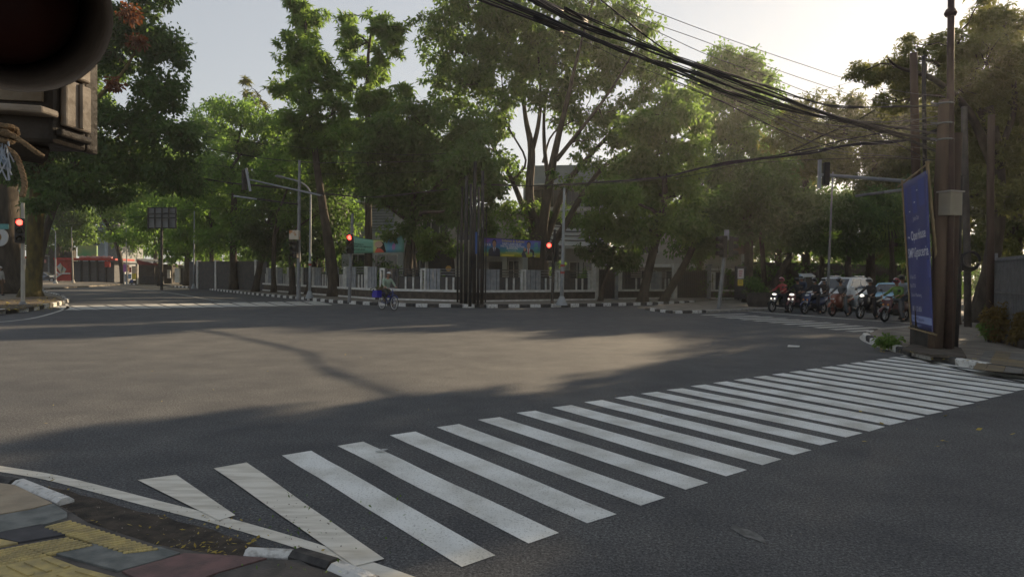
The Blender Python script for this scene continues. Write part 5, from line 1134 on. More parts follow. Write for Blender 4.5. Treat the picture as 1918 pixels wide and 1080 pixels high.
palm("fan palm left of the signal arm's tip", 1475, 575, 400, 47, 2.2, 1)
palm("fan palm below the signal arm's tip, its fronds drooping", 1537, 575, 420, 46, 2.0, 2)
palm("sunlit fan palm close to the left of the big banner", 1668, 580, 410, 45, 1.9, 3, lf=LF_LIT)
palm("low fan palm behind the blue taxi", 1700, 580, 470, 46, 1.6, 4)
palm("tall fan palm with high bright crown in the hazy trees", 1505, 570, 262, 52, 1.8, 5, n=20, lf=LF_LIT)

# banners on the fence
def portrait(mb_skin, mb_suit, mb_shirt, mb_tie, mb_hair, P, s, t, k, fist=False):
    """printed bust of a suited man, flat, drawn from simple outlines; P(s,t,off) maps the sheet"""
    def el(mb, cs, ct, rs, rt, off, n=16): mb.poly([P(s+(cs+rs*math.cos(a*2*math.pi/n))*k, t+(ct+rt*math.sin(a*2*math.pi/n)), off) for a in range(n)])
    def pg(mb, pts, off): mb.poly([P(s+x*k, t+y, off) for x, y in pts])
    pg(mb_suit, [(-.30, 1), (-.29, .66), (-.22, .56), (-.08, .50), (.08, .50), (.22, .56), (.29, .66), (.30, 1)], .012)
    pg(mb_shirt, [(-.08, .50), (.08, .50), (.02, .80), (-.02, .80)], .016); pg(mb_tie, [(-.02, .53), (.02, .53), (.03, .78), (0, .86), (-.03, .78)], .020)
    el(mb_hair, 0, .24, .105, .17, .014); el(mb_skin, 0, .32, .09, .18, .018); pg(mb_skin, [(-.04, .45), (.04, .45), (.03, .56), (-.03, .56)], .017)
    if fist: pg(mb_suit, [(-.30, .95), (-.36, .86), (-.24, .60), (-.16, .66), (-.26, .9)], .022); el(mb_skin, -.19, .55, .06, .10, .026)
def hung_banner(label, tl, tr, br, bl, Y, basem, sag=0.0):
    b = D((tl[0]+tr[0])/2, 560, Y); r = thing("hanging_banner", label, "banner", (b.x, Y, .15))
    TL_, TR_, BR2, BL2 = [D(u, v, Y) for u, v in (tl, tr, br, bl)]
    def P(s, t, off=0.0):
        p = TL_.lerp(TR_, s).lerp(BL2.lerp(BR2, s), t); return p + Vector((0, -off-.05*math.sin(s*7+t*2), -sag*math.sin(math.pi*s)*(1-t)))
    mb = MB(); n, m_ = 14, 4; mb.add([P(i/n, j/m_) for j in range(m_+1) for i in range(n+1)], [(j*(n+1)+i, j*(n+1)+i+1, (j+1)*(n+1)+i+1, (j+1)*(n+1)+i) for j in range(m_) for i in range(n)])
    sh = mb.build("banner_sheet", basem, r, world=True, smooth=True); md = sh.modifiers.new("thick", 'SOLIDIFY'); md.thickness = .004; md.offset = 0
    mb = MB(); mb.tube([TL_+Vector((-.6, 0, .15)), P(0, 0)]+[P(i/8, 0) for i in range(1, 9)]+[TR_+Vector((.6, 0, .12))], .015, 5); mb.tube([BL2+Vector((-.5, 0, -.05)), BL2], .01, 4); mb.tube([BR2, BR2+Vector((.5, 0, 0))], .01, 4); mb.build("cord", M_DARK, r, world=True)
    return r, sh, P, (TR_-TL_).length, (BL2-TL_).length
def fixoff(o, r):
    for v in o.data.vertices: v.co = v.co-r.location
def bt2(P, sh, r, W, H, body, s, t, h, m, bold=True, wmax=None, center=True, off=.012):
    vs, fs = text_mesh(body, 1.0, bold=bold); w = max(v.x for v in vs); sx = h/W
    if wmax and w*sx > wmax: sx = wmax/w
    x0 = s-w*sx/2 if center else s
    mb = MB(); mb.add([P(x0+v.x*sx, t-v.y*h/H, off) for v in vs], fs); o = mb.build("lettering", m, sh, fix=False); fixoff(o, r)
# blue-green party banner, a gradient print
def grad_mat(name, cols, axis_rot, scale, loc=(0, 0, 0)):
    mt = bpy.data.materials.new(name); mt.use_nodes = True; n = mt.node_tree; b = n.nodes["Principled BSDF"]; tc = n.nodes.new("ShaderNodeTexCoord"); mp = n.nodes.new("ShaderNodeMapping")
    mp.inputs["Rotation"].default_value = axis_rot; gr = n.nodes.new("ShaderNodeTexGradient"); rp = n.nodes.new("ShaderNodeValToRGB"); n.links.new(tc.outputs["Generated"], mp.inputs[0]); mp.inputs["Scale"].default_value = scale; mp.inputs["Location"].default_value = loc
    n.links.new(mp.outputs[0], gr.inputs[0]); n.links.new(gr.outputs[0], rp.inputs[0]); e = rp.color_ramp.elements; e[0].color = (*cols[0][1], 1); e[0].position = cols[0][0]; e[1].color = (*cols[-1][1], 1); e[1].position = cols[-1][0]
    for p, c in cols[1:-1]: x = e.new(p); x.color = (*c, 1)
    n.links.new(rp.outputs[0], b.inputs["Base Color"]); b.inputs["Roughness"].default_value = .5; return mt
M_PK = grad_mat("party_print", [(0, (.45, .42, .03)), (.17, (.30, .34, .05)), (.30, (.03, .20, .16)), (.6, (.035, .11, .32)), (1, (.11, .06, .32))], (0, math.radians(90), 0), (1, 1, 1), (0, 0, 0))
YB = 40.5
r, sh, P, W, H = hung_banner("blue and green congratulation banner with two printed portraits on the fence", (907, 445), (1013, 451), (1011, 482.5), (907, 479), YB, M_PK)
M_SKN = mat("printed_skin", (.36, .20, .13)); M_SUIT = mat("printed_suit", (.03, .032, .05)); M_SH = mat("printed_white", (.6, .6, .62)); M_TR = mat("printed_red", (.42, .03, .04)); M_TB = mat("printed_navy", (.02, .04, .12)); M_HR = mat("printed_hair", (.015, .012, .012)); M_YL = mat("printed_gold", (.50, .42, .06)); M_GR = mat("printed_green", (.06, .35, .14)); M_MG = mat("printed_magenta", (.40, .04, .22))
a1, a2, a3, a4, a5 = MB(), MB(), MB(), MB(), MB()
portrait(a1, a2, a3, a4, a5, P, .18, 0, .35); t1 = a4.build("printed_tie", M_TB, sh); fixoff(t1, r); a4 = MB()
portrait(a1, a2, a3, a4, a5, P, .79, 0, .35, True)
for q, nm, m_ in ((a1, "printed_face", M_SKN), (a2, "printed_suit", M_SUIT), (a3, "printed_shirt", M_SH), (a4, "printed_tie", M_TR), (a5, "printed_hair", M_HR)): fixoff(q.build(nm, m_, sh), r)
bt2(P, sh, r, W, H, "Selamat & Sukses", .51, .17, .20, M_YL, wmax=.40); bt2(P, sh, r, W, H, "HARI LAHIR KE-27", .49, .34, .19, M_SH, wmax=.34); bt2(P, sh, r, W, H, "PARTAI KEBANGKITAN", .50, .47, .18, M_SH, wmax=.42); bt2(P, sh, r, W, H, "BANGSA", .50, .58, .17, M_SH, wmax=.2)
bt2(P, sh, r, W, H, "27", .065, .24, .22, M_MG); bt2(P, sh, r, W, H, "PKB", .065, .44, .20, M_SH); bt2(P, sh, r, W, H, "Selamat Hari Lahir", .50, .68, .07, M_SH, False); bt2(P, sh, r, W, H, "Bersama Rakyat", .50, .80, .12, M_YL, wmax=.28)
mb = MB(); mb.poly([P(.31, .87, .012), P(.54, .87, .012), P(.54, .985, .012), P(.31, .985, .012)]); fixoff(mb.build("printed_box", M_YL, sh), r)
mb = MB(); [mb.poly([P(.925+x*.03, .14+y*.2, .012) for x, y in q]) for q in ([(-1, 0), (1, 0), (1, .2), (-1, .2)], [(-1, .3), (-.6, .3), (-.6, 1), (-1, 1)], [(-.2, .3), (.9, .9), (.7, 1.1), (-.3, .6)], [(-1, 1.3), (1, 1.3), (1, 1.6), (-1, 1.6)])]; fixoff(mb.build("printed_emblem", M_GR, sh), r)
bt2(P, sh, r, W, H, "1998", .90, .95, .09, M_SH)
# green banner
M_GB = grad_mat("green_print", [(0, (.14, .32, .22)), (.40, (.13, .34, .24)), (.43, (.45, .48, .16)), (.58, (.45, .46, .16)), (.62, (.10, .30, .28)), (.72, (.06, .22, .36)), (1, (.12, .30, .22))], (0, 0, 0), (1, 1, 1))
r, sh, P, W, H = hung_banner("green cloth banner with a warm printed portrait, right of the red signal", (663, 442), (757, 438), (757, 472), (658, 474.5), 41.5, M_GB, sag=.28)
mb = MB(); mb.poly([P(.50+.08*math.cos(a*.5236), .36+.26*math.sin(a*.5236)*1, .012) for a in range(12)]); fixoff(mb.build("printed_face", mat("printed_peach", (.48, .33, .24)), sh), r)
mb = MB(); mb.poly([P(s, t, .010) for s, t in ((.54, .12), (.60, .30), (.66, .98), (.48, .98), (.47, .60), (.53, .60))]); fixoff(mb.build("printed_hair", M_HR, sh), r)
mb = MB(); mb.poly([P(s, t, .014) for s, t in ((.44, .98), (.46, .70), (.52, .64), (.60, .80), (.62, .98))]); fixoff(mb.build("printed_dress", mat("printed_scarlet", (.50, .10, .06)), sh), r)
for i, (w_, t) in enumerate(((.10, .48), (.26, .62), (.14, .80))): bt2(P, sh, r, W, H, ["DIRGAHAYU", "SELAMAT ATAS KEMENANGAN", "BANDUNG"][i], .03, t, .15, M_HR, wmax=w_+.08, center=False)
mb = MB(); mb.poly([P(.80+.035*math.cos(a*.5236), .62+.22*math.sin(a*.5236), .012) for a in range(12)]); fixoff(mb.build("printed_emblem", mat("printed_violet", (.30, .16, .35)), sh), r)
# round and green signs at the left edge
b = D(-3, 560, 38); r = thing("round_sign", "round white sign under a green plate, cut by the left edge", "sign", (b.x, 38, .14))
c = D(-2, 444, 38); mb = MB(); mb.tube([c, c+Vector((0, .06, 0))], .50, 24); mb.build("disc", M_PALE, r, world=True); mb = MB(); mb.tube([c-Vector((.12, .012, 0)), c-Vector((.12, 0, 0))], .26, 18); mb.build("brown_mark", mat("brown_mark", (.2, .12, .06)), r, world=True)
mb = MB(); mb.box(D(-6, 424, 38), (1.3, .05, .28)); mb.build("green_plate", M_TEAL, r, world=True); mb = MB(); mb.tube([(c.x-.3, 38.1, .1), (c.x-.3, 38.1, 5)], .05, 8); mb.build("post", M_DARK, r, world=True)

# ================================================================== OVERHEAD CABLES
M_CAB = mat("black_cable", (0.012, 0.012, 0.013), (0.03, 0.028, 0.028), 6, .5)
M_CABL = mat("weathered_cable", (0.10, 0.09, 0.085), (0.05, 0.045, 0.045), 6, .45)
def Y1(u): m_ = (u-959)/F; return 8/(1-.8*m_)
def Y2(u): m_ = (u-959)/F; return 18.7/(m_+.545)
def cable(label, px, Yf, rr, m, strands=1, group=None, tail=None, seed=0, lat=.05, name="overhead_cable"):
    rr *= .82; lat *= .8; rg = random.Random(seed); pts = [D(u, v, Yf(u)) for u, v in px]; pts = ([Vector(tail)] if tail else [])+pts; pts = smooth_path(pts, 7); mb = MB()
    for s in range(strands):
        ph = rg.uniform(0, 6.28); o = lat if strands > 1 else 0
        q = [p+Vector((0, math.cos(ph+i*.35+s)*o*.5, math.sin(ph+i*.35+s)*o+math.sin(i*.9+s*2)*o*.3)) for i, p in enumerate(pts)]
        mb.tube(q, rr*(rg.uniform(.7, 1.1) if strands > 1 else 1), 5)
    return tag(mb.build(name, m, fix=False, smooth=True), label, "cable", group)
g1 = "cables crossing overhead to the right-hand poles"
tl_ = lambda x, z: Vector((x, -1.5, z))
cable("thickest black cable bundle, sweeping from top centre down to the brown pole", [(905, -38), (1000, 0), (1100, 50), (1250, 105), (1400, 158), (1540, 212), (1650, 242), (1772, 266)], Y1, .018, M_CAB, 6, g1, tl_(-11, 5.7), 1, .035)
cable("thick black bundle running just below the thickest one", [(860, -30), (960, 5), (1060, 52), (1160, 92), (1260, 125), (1400, 175), (1540, 216), (1655, 238), (1772, 252)], Y1, .015, M_CAB, 4, g1, tl_(-11.5, 5.6), 2, .03)
cable("black bundle hanging lowest of the crossing bundles", [(905, 0), (1000, 34), (1120, 76), (1240, 122), (1360, 172), (1480, 206), (1600, 232), (1700, 262), (1772, 290)], Y1, .014, M_CAB, 4, g1, tl_(-11.2, 5.2), 3, .03)
cable("upper black cable bundle sagging to the pole's top hook", [(960, -30), (1060, 18), (1180, 68), (1300, 118), (1420, 158), (1520, 188), (1600, 202), (1765, 198)], Y1, .013, M_CAB, 3, g1, tl_(-10.5, 6.0), 4, .025)
cable("pale-edged cable dipping level before the brown pole", [(1300, 118), (1420, 168), (1530, 210), (1620, 228), (1700, 226), (1764, 216)], Y1, .014, M_CABL, 1, g1, None, 5)
cable("cable branching down to the brown pole's lower clamp", [(1300, 132), (1430, 186), (1560, 222), (1660, 238), (1764, 232)], Y1, .012, M_CABL, 1, g1, None, 6)
cable("single black cable from the top edge joining the bundles", [(1110, -12), (1180, 45), (1270, 108), (1380, 158), (1500, 198), (1620, 240), (1740, 300)], Y1, .012, M_CAB, 1, g1, tl_(-8, 7), 7)
rgc = random.Random(11)
labs = ["fine", "slender", "hair-thin", "thin grey", "thin slack", "thin taut", "thin drooping", "thin dark", "thin low", "thin straying"]
for i in range(10):
    a = rgc.uniform(0, 1); v0 = 128+a*40; v3 = 205+i*11; sg = rgc.uniform(4, 34)
    cable("thin wire fanning out to the brown pole at the right", [(1250, v0-18), (1400, v0+35+sg*.3), (1540, (v0+v3)/2+30+sg*.7), (1660, (v0+v3*2)/3+28+sg*.4), (1768, v3)], Y1, .006, M_CABL if i % 2 else M_CAB, 1, "thin wires fanning out to the right-hand poles", None, 20+i)
g2 = "thin wires against the sky"
cable("topmost thin wire crossing the pale sky at right", [(1190, 8), (1300, 50), (1400, 86), (1500, 120), (1600, 152), (1690, 172), (1770, 181)], Y1, .006, M_CABL, 1, g2, None, 31)
cable("middle thin wire crossing the pale sky at right", [(1160, 10), (1215, 40), (1320, 78), (1420, 118), (1520, 153), (1640, 190), (1768, 212)], Y1, .006, M_CABL, 1, g2, None, 32)
cable("lowest thin wire crossing the pale sky at right", [(1150, 25), (1215, 52), (1330, 105), (1430, 140), (1500, 168), (1560, 190), (1768, 240)], Y1, .006, M_CABL, 1, g2, None, 33)
cable("short thin wire rising to the right in the sky gap", [(1450, 195), (1520, 175), (1600, 152)], lambda u: 30, .008, M_CABL, 1, g2, None, 34)
g3 = "cables from the right-hand poles to the black cluster"
cable("long black bundle slung from the right poles to the central black poles", [(1768, 240), (1690, 262), (1600, 272), (1500, 288), (1380, 302), (1290, 321), (1240, 331), (1140, 341), (1050, 346), (960, 347), (890, 345)], Y2, .022, M_CAB, 5, g3, None, 40, .04)
cable("upper fan cable leaving the long black bundle", [(1768, 222), (1680, 240), (1590, 262), (1500, 282), (1400, 298), (1300, 318)], Y2, .014, M_CAB, 2, g3, None, 41, .03)
cable("steep black cable crossing the fan toward the cluster", [(1640, 205), (1590, 232), (1540, 256), (1480, 282), (1420, 300), (1330, 314)], Y2, .014, M_CAB, 2, g3, None, 42, .03)
cable("slack black wire under the long bundle", [(1768, 300), (1640, 296), (1500, 300), (1380, 310), (1240, 336), (1000, 352), (890, 352)], Y2, .010, M_CAB, 1, g3, None, 43)
cable("thin wire over the bright green crown", [(1060, 60), (1180, 118), (1310, 170), (1420, 225), (1500, 258), (1580, 280)], lambda u: Y2(u)*.8, .010, M_CAB, 1, g3, None, 44)
g4 = "cables over the left road"
Y3 = lambda u: 38+(880-u)/880*9
for i, (px, rr, st, lab) in enumerate([
    ([(190, 322), (280, 327), (360, 332), (440, 343), (520, 352), (600, 363)], .035, 4, "thick cable bundle ending at the left mast arm"),
    ([(600, 363), (690, 368), (780, 362), (860, 352)], .030, 3, "cable bundle from the mast arm to the black pole cluster"),
    ([(170, 205), (280, 232), (400, 258), (520, 272), (640, 284), (760, 290), (870, 286)], .018, 1, "upper black cable across the left crowns"),
    ([(190, 245), (300, 262), (420, 285), (540, 300), (660, 306), (870, 300)], .022, 2, "second black cable across the left crowns"),
    ([(200, 290), (320, 300), (450, 315), (560, 325), (700, 325), (870, 318)], .016, 1, "third black cable across the left crowns"),
    ([(80, 340), (200, 345), (330, 352), (450, 366), (560, 383)], .016, 1, "low black cable under the left mast arm"),
    ([(100, 425), (200, 415), (300, 400), (400, 390), (560, 395), (870, 380)], .014, 1, "lowest slack cable over the left road")]):
    cable(lab, px, Y3, rr, M_CAB, st, g4, None, 50+i, .05)
# ================================================================== PEOPLE
M_SKIN = mat("skin", (.30, .17, .11), (.26, .145, .095), 10, .6)
def person(label, loc, rz, J, top, trouser, shoe=(.03, .03, .03), head=None, headc=(.02, .02, .02), hc2=None, mask=None, group=None, s=1.0, vest=None):
    """J: joints in the person's own frame (x forward, z up). One continuous body; clothes and headgear are children."""
    r = thing("person", label, "person", loc, rz, group); V = {k: Vector(v)*s for k, v in J.items() if k != 'look'}
    up = (V['head']-V['neck']).normalized(); nk = V['neck']; hd_ = V['head']
    def fingers(side):
        w = V['w'+side]; d = V['f'+side]-w; d = d.normalized(); lat = Vector((0, 1 if side == 'l' else -1, 0)); lat = (lat-d*lat.dot(d)).normalized(); dn = d.cross(lat).normalized(); dn = dn if dn.z < 0 else -dn
        palm = w+d*.075*s; ch = [[('w'+side, w, .026*s), ('p'+side, palm, (.034*s, .02*s))]]
        for i, (o, L) in enumerate(((-.027, .062), (-.009, .072), (.009, .067), (.026, .052))):
            b = palm+lat*o*s+d*.02*s; m1 = b+d*L*.5*s+dn*.008*s; e = m1+d*L*.25*s+dn*.04*s
            ch.append([('p'+side, palm, .03*s), ('%sa%d' % (side, i), b, .0095*s), ('%sb%d' % (side, i), m1, .009*s), ('%sc%d' % (side, i), e, .0075*s)])
        tb = w+d*.04*s-lat*.03*s; ch.append([('w'+side, w, .026*s), (side+'t', tb, .012*s), (side+'u', tb+d*.04*s-lat*.012*s+dn*.02*s, .010*s)])
        return ch
    pel, sp, chs = V['pelvis'], V['spine'], V['chest']
    chains = [[('pelvis', pel, .105*s), ('spine', sp, (.10*s, .09*s)), ('chest', chs, (.12*s, .095*s)), ('nb', nk-up*.03*s, .052*s), ('neck', nk, .050*s), ('jaw', hd_-up*.06*s, .058*s), ('head', hd_+up*.02*s, .078*s), ('crown', hd_+up*.075*s, .058*s)]]
    for q in 'lr':
        chains.append([('chest', chs, .12*s), ('s'+q, V['s'+q], .050*s), ('e'+q, V['e'+q], .044*s), ('w'+q, V['w'+q], .028*s)]); chains += fingers(q)
        chains.append([('pelvis', pel, .12*s), ('h'+q, V['h'+q], .080*s), ('k'+q, V['k'+q], .056*s), ('a'+q, V['a'+q], .038*s), ('t'+q, V['t'+q], .032*s)])
    v, f = skin(chains); mb = MB(); mb.add(v, f)
    fx = Vector((math.cos(J.get('look', 0)), math.sin(J.get('look', 0)), 0)); R = Matrix((fx, up.cross(fx), up)).transposed()
    mb.ell(hd_+up*.005*s, (.098*s, .080*s, .122*s), 14, 10, R=R); mb.ell(hd_+fx*.030*s-up*.075*s, (.058*s, .050*s, .042*s), 10, 6, R=R)
    mb.ell(hd_+fx*.100*s-up*.020*s, (.018*s, .013*s, .026*s), 6, 5, R=R); mb.ell(hd_+fx*.082*s-up*.062*s, (.014*s, .026*s, .008*s), 6, 5, R=R)
    for sd_ in (-1, 1): mb.ell(hd_+R @ Vector((0, .088*sd_*s, -.005)), (.018*s, .01*s, .03*s), 6, 5, R=R)
    mb.build("body", M_SKIN, r, smooth=True, fix=False)
    # face details
    mb = MB()
    for sd_ in (-1, 1): mb.ell(hd_+R @ Vector((.088*s, .030*sd_*s, .010*s)), (.008*s, .012*s, .006*s), 6, 5, R=R)
    mb.build("eyes", mat("eye_dark", (.03, .02, .02)), r, smooth=True)
    # shirt / jacket
    g = 1.15; ch = [[('pelvis', pel+Vector((0, 0, -.03)), .15*s*g), ('spine', sp, .125*s*g), ('chest', chs, (.152*s*g, .13*s*g)), ('nb', nk-up*.04*s, .078*s)]]
    for q in 'lr': ch.append([('chest', chs, .15*s), ('s'+q, V['s'+q], .068*s), ('e'+q, V['e'+q], .052*s), ('c'+q, V['w'+q].lerp(V['e'+q], .1), .046*s)])
    v, f = skin(ch); mb = MB(); mb.add(v, f); mb.build("jacket", top, r, smooth=True, fix=False)
    if vest:
        v, f = skin([[('a', sp-up*.05, .155*s), ('b', sp, .158*s), ('c', chs, (.185*s, .162*s)), ('d', chs+up*.09, .12*s)]]); mb = MB(); mb.add(v, f); mb.build("vest", vest, r, smooth=True, fix=False)
    ch = [[('pelvis', pel, .14*s), ('w', pel+Vector((0, 0, .07)), .135*s)]]
    for q in 'lr': ch.append([('pelvis', pel, .14*s), ('h'+q, V['h'+q], .106*s), ('k'+q, V['k'+q], .078*s), ('a'+q, V['a'+q].lerp(V['k'+q], .1), .062*s)])
    v, f = skin(ch); mb = MB(); mb.add(v, f); mb.build("trousers", trouser, r, smooth=True, fix=False)
    ms = mat("shoe_%d" % int(shoe[0]*100), shoe, rough=.6)
    for q in 'lr':
        a, t = V['a'+q], V['t'+q]; d = (t-a); d.z = 0; d = d.normalized() if d.length > .01 else Vector((1, 0, 0)); mb = MB(); c = a.lerp(t, .55); c.z = min(a.z, t.z)+.0
        mb.ell(Vector((c.x, c.y, c.z)), (.145*s, .052*s, .05*s), 10, 7, R=Matrix.Rotation(math.atan2(d.y, d.x), 3, 'Z')); mb.build("shoe", ms, r, smooth=True)
    hm_ = mat("headgear_%s" % "".join("%02d" % int(c*99) for c in headc), headc, tuple(c*.8 for c in headc), 4, .3)
    if head == 'helmet':
        mb = MB(); mb.ell(hd_+up*.035*s-fx*.012*s, (.148*s, .128*s, .135*s), 16, 10, R=R, v0=0, v1=.66); h = mb.build("helmet", hm_, r, smooth=True); md = h.modifiers.new("t", 'SOLIDIFY'); md.thickness = .012
        mb = MB(); mb.ell(hd_+up*.05*s+fx*.03*s, (.150*s, .122*s, .10*s), 16, 6, R=R, v0=.34, v1=.60); vs = mb.v
        keep = [fc for fc in mb.f if all((Vector(vs[i])-hd_).dot(fx) > .03*s for i in fc)]; m3 = MB(); m3.add(vs, keep); m3.build("visor", mat("smoked_visor", (.015, .015, .018), rough=.08, spec=.7), h, smooth=True)
        if hc2: mb = MB(); mb.ell(hd_+up*.045*s-fx*.012*s, (.155*s, .045*s, .14*s), 12, 8, R=R, v0=0, v1=.5); mb.build("stripe", mat("headgear2_%s" % "".join("%02d" % int(c*99) for c in hc2), hc2, rough=.3), h, smooth=True)
    elif head == 'cap':
        mb = MB(); mb.ell(hd_+up*.05*s, (.108*s, .098*s, .085*s), 14, 6, R=R, v0=0, v1=.5); h = mb.build("cap", hm_, r, smooth=True)
        mb = MB(); c = hd_+up*.05*s+fx*.085*s; mb.prism([c+R @ Vector((.0, -.075*s, 0)), c+R @ Vector((.075*s, -.05*s, -.01)), c+R @ Vector((.09*s, 0, -.012)), c+R @ Vector((.075*s, .05*s, -.01)), c+R @ Vector((0, .075*s, 0))], .008); mb.build("brim", hm_, h)
    if head != 'helmet':
        mb = MB(); mb.ell(hd_+up*.035*s-fx*.02*s, (.093*s, .092*s, .09*s), 12, 8, R=R, v0=.0, v1=.6); mb.build("hair", mat("black_hair", (.012, .010, .009), rough=.6), r, smooth=True)
    if mask: mb = MB(); mb.ell(hd_+fx*.045*s-up*.045*s, (.062*s, .066*s, .05*s), 10, 6, R=R); mb.build("face_mask", mat("white_mask", mask, rough=.8), r, smooth=True)
    return r

def rider_pose(lean=0.0, foot='both', look=0.0, hx=.36, hz=.98, seat=.80, sx=-.22, hy=.31):
    z = seat
    J = dict(pelvis=(sx, 0, z+.08), spine=(sx+.04+lean*.1, 0, z+.28), chest=(sx+.09+lean*.25, 0, z+.46), neck=(sx+.13+lean*.34, 0, z+.61), head=(sx+.17+lean*.38, 0, z+.73),
             sl=(sx+.09+lean*.25, .18, z+.50), sr=(sx+.09+lean*.25, -.18, z+.50), el=(sx+.24+lean*.2, .30, z+.30), er=(sx+.24+lean*.2, -.30, z+.30), wl=(hx-.08, hy, hz+.03), wr=(hx-.08, -hy, hz+.03), fl=(hx+.05, hy, hz+.02), fr=(hx+.05, -hy, hz+.02),
             hl=(sx+.05, .11, z+.03), hr=(sx+.05, -.11, z+.03), kl=(sx+.44, .20, z-.10), kr=(sx+.44, -.20, z-.10), al=(sx+.36, .20, .36), ar=(sx+.36, -.20, .36), tl=(sx+.50, .20, .33), tr=(sx+.50, -.20, .33), look=look)
    if foot in ('both', 'l'): J.update(kl=(sx+.34, .30, z-.32), al=(sx+.22, .36, .09), tl=(sx+.36, .38, .05))
    if foot in ('both', 'r'): J.update(kr=(sx+.34, -.30, z-.32), ar=(sx+.22, -.36, .09), tr=(sx+.36, -.38, .05))
    return J
def cloth(n, c): return mat(n, c, tuple(x*.7 for x in c), 5, .85, .2, 12)

# ================================================================== MOTORBIKES
M_TYRE = mat("tyre_rubber", (.018, .018, .018), (.03, .03, .03), 10, .85); M_RIM = mat("alloy_rim", (.35, .35, .36), (.28, .28, .29), 6, .35, metal=.7)
M_CHR = mat("chrome", (.6, .6, .6), rough=.2, metal=1.0); M_SEAT = mat("black_seat", (.02, .02, .02), (.03, .03, .03), 8, .7); M_HL = mat("headlight_on", (.7, .7, .66), emis=((1, .93, .78), 0.7), rough=.2); M_HLO = mat("headlight_off", (.45, .47, .5), rough=.12, spec=.8)
M_PLT = mat("number_plate", (.35, .35, .36), (.28, .28, .29), 8, .6); M_ORL = mat("amber_lens", (.5, .2, .03), rough=.3)
def wheel(root, c, R, w, nm="wheel", spokes=5, rim=None):
    wl = MB(); c = Vector(c); wl.torus(c, R-w*.5, w*.5, (0, 1, 0), 26, 8); t = wl.build(nm, M_TYRE, root, smooth=True)
    mb = MB(); mb.torus(c, R-w*1.05, w*.14, (0, 1, 0), 26, 6); mb.tube([c-Vector((0, .045, 0)), c+Vector((0, .045, 0))], .035, 8)
    for k in range(spokes):
        a = 2*math.pi*k/spokes; mb.beam(c, c+Vector((math.cos(a), 0, math.sin(a)))*(R-w), .03 if spokes < 10 else .006, .02 if spokes < 10 else .006)
    mb.build("rim", rim or M_RIM, t); return t
def xsec(x, w, z0, z1, k=.75):
    """rounded section at x: half width w between z0 and z1"""
    zm = (z0+z1)/2; return [(x, -w*k, z0), (x, w*k, z0), (x, w, z0+(zm-z0)*.6), (x, w, zm+(z1-zm)*.4), (x, w*k, z1), (x, -w*k, z1), (x, -w, zm+(z1-zm)*.4), (x, -w, z0+(zm-z0)*.6)]
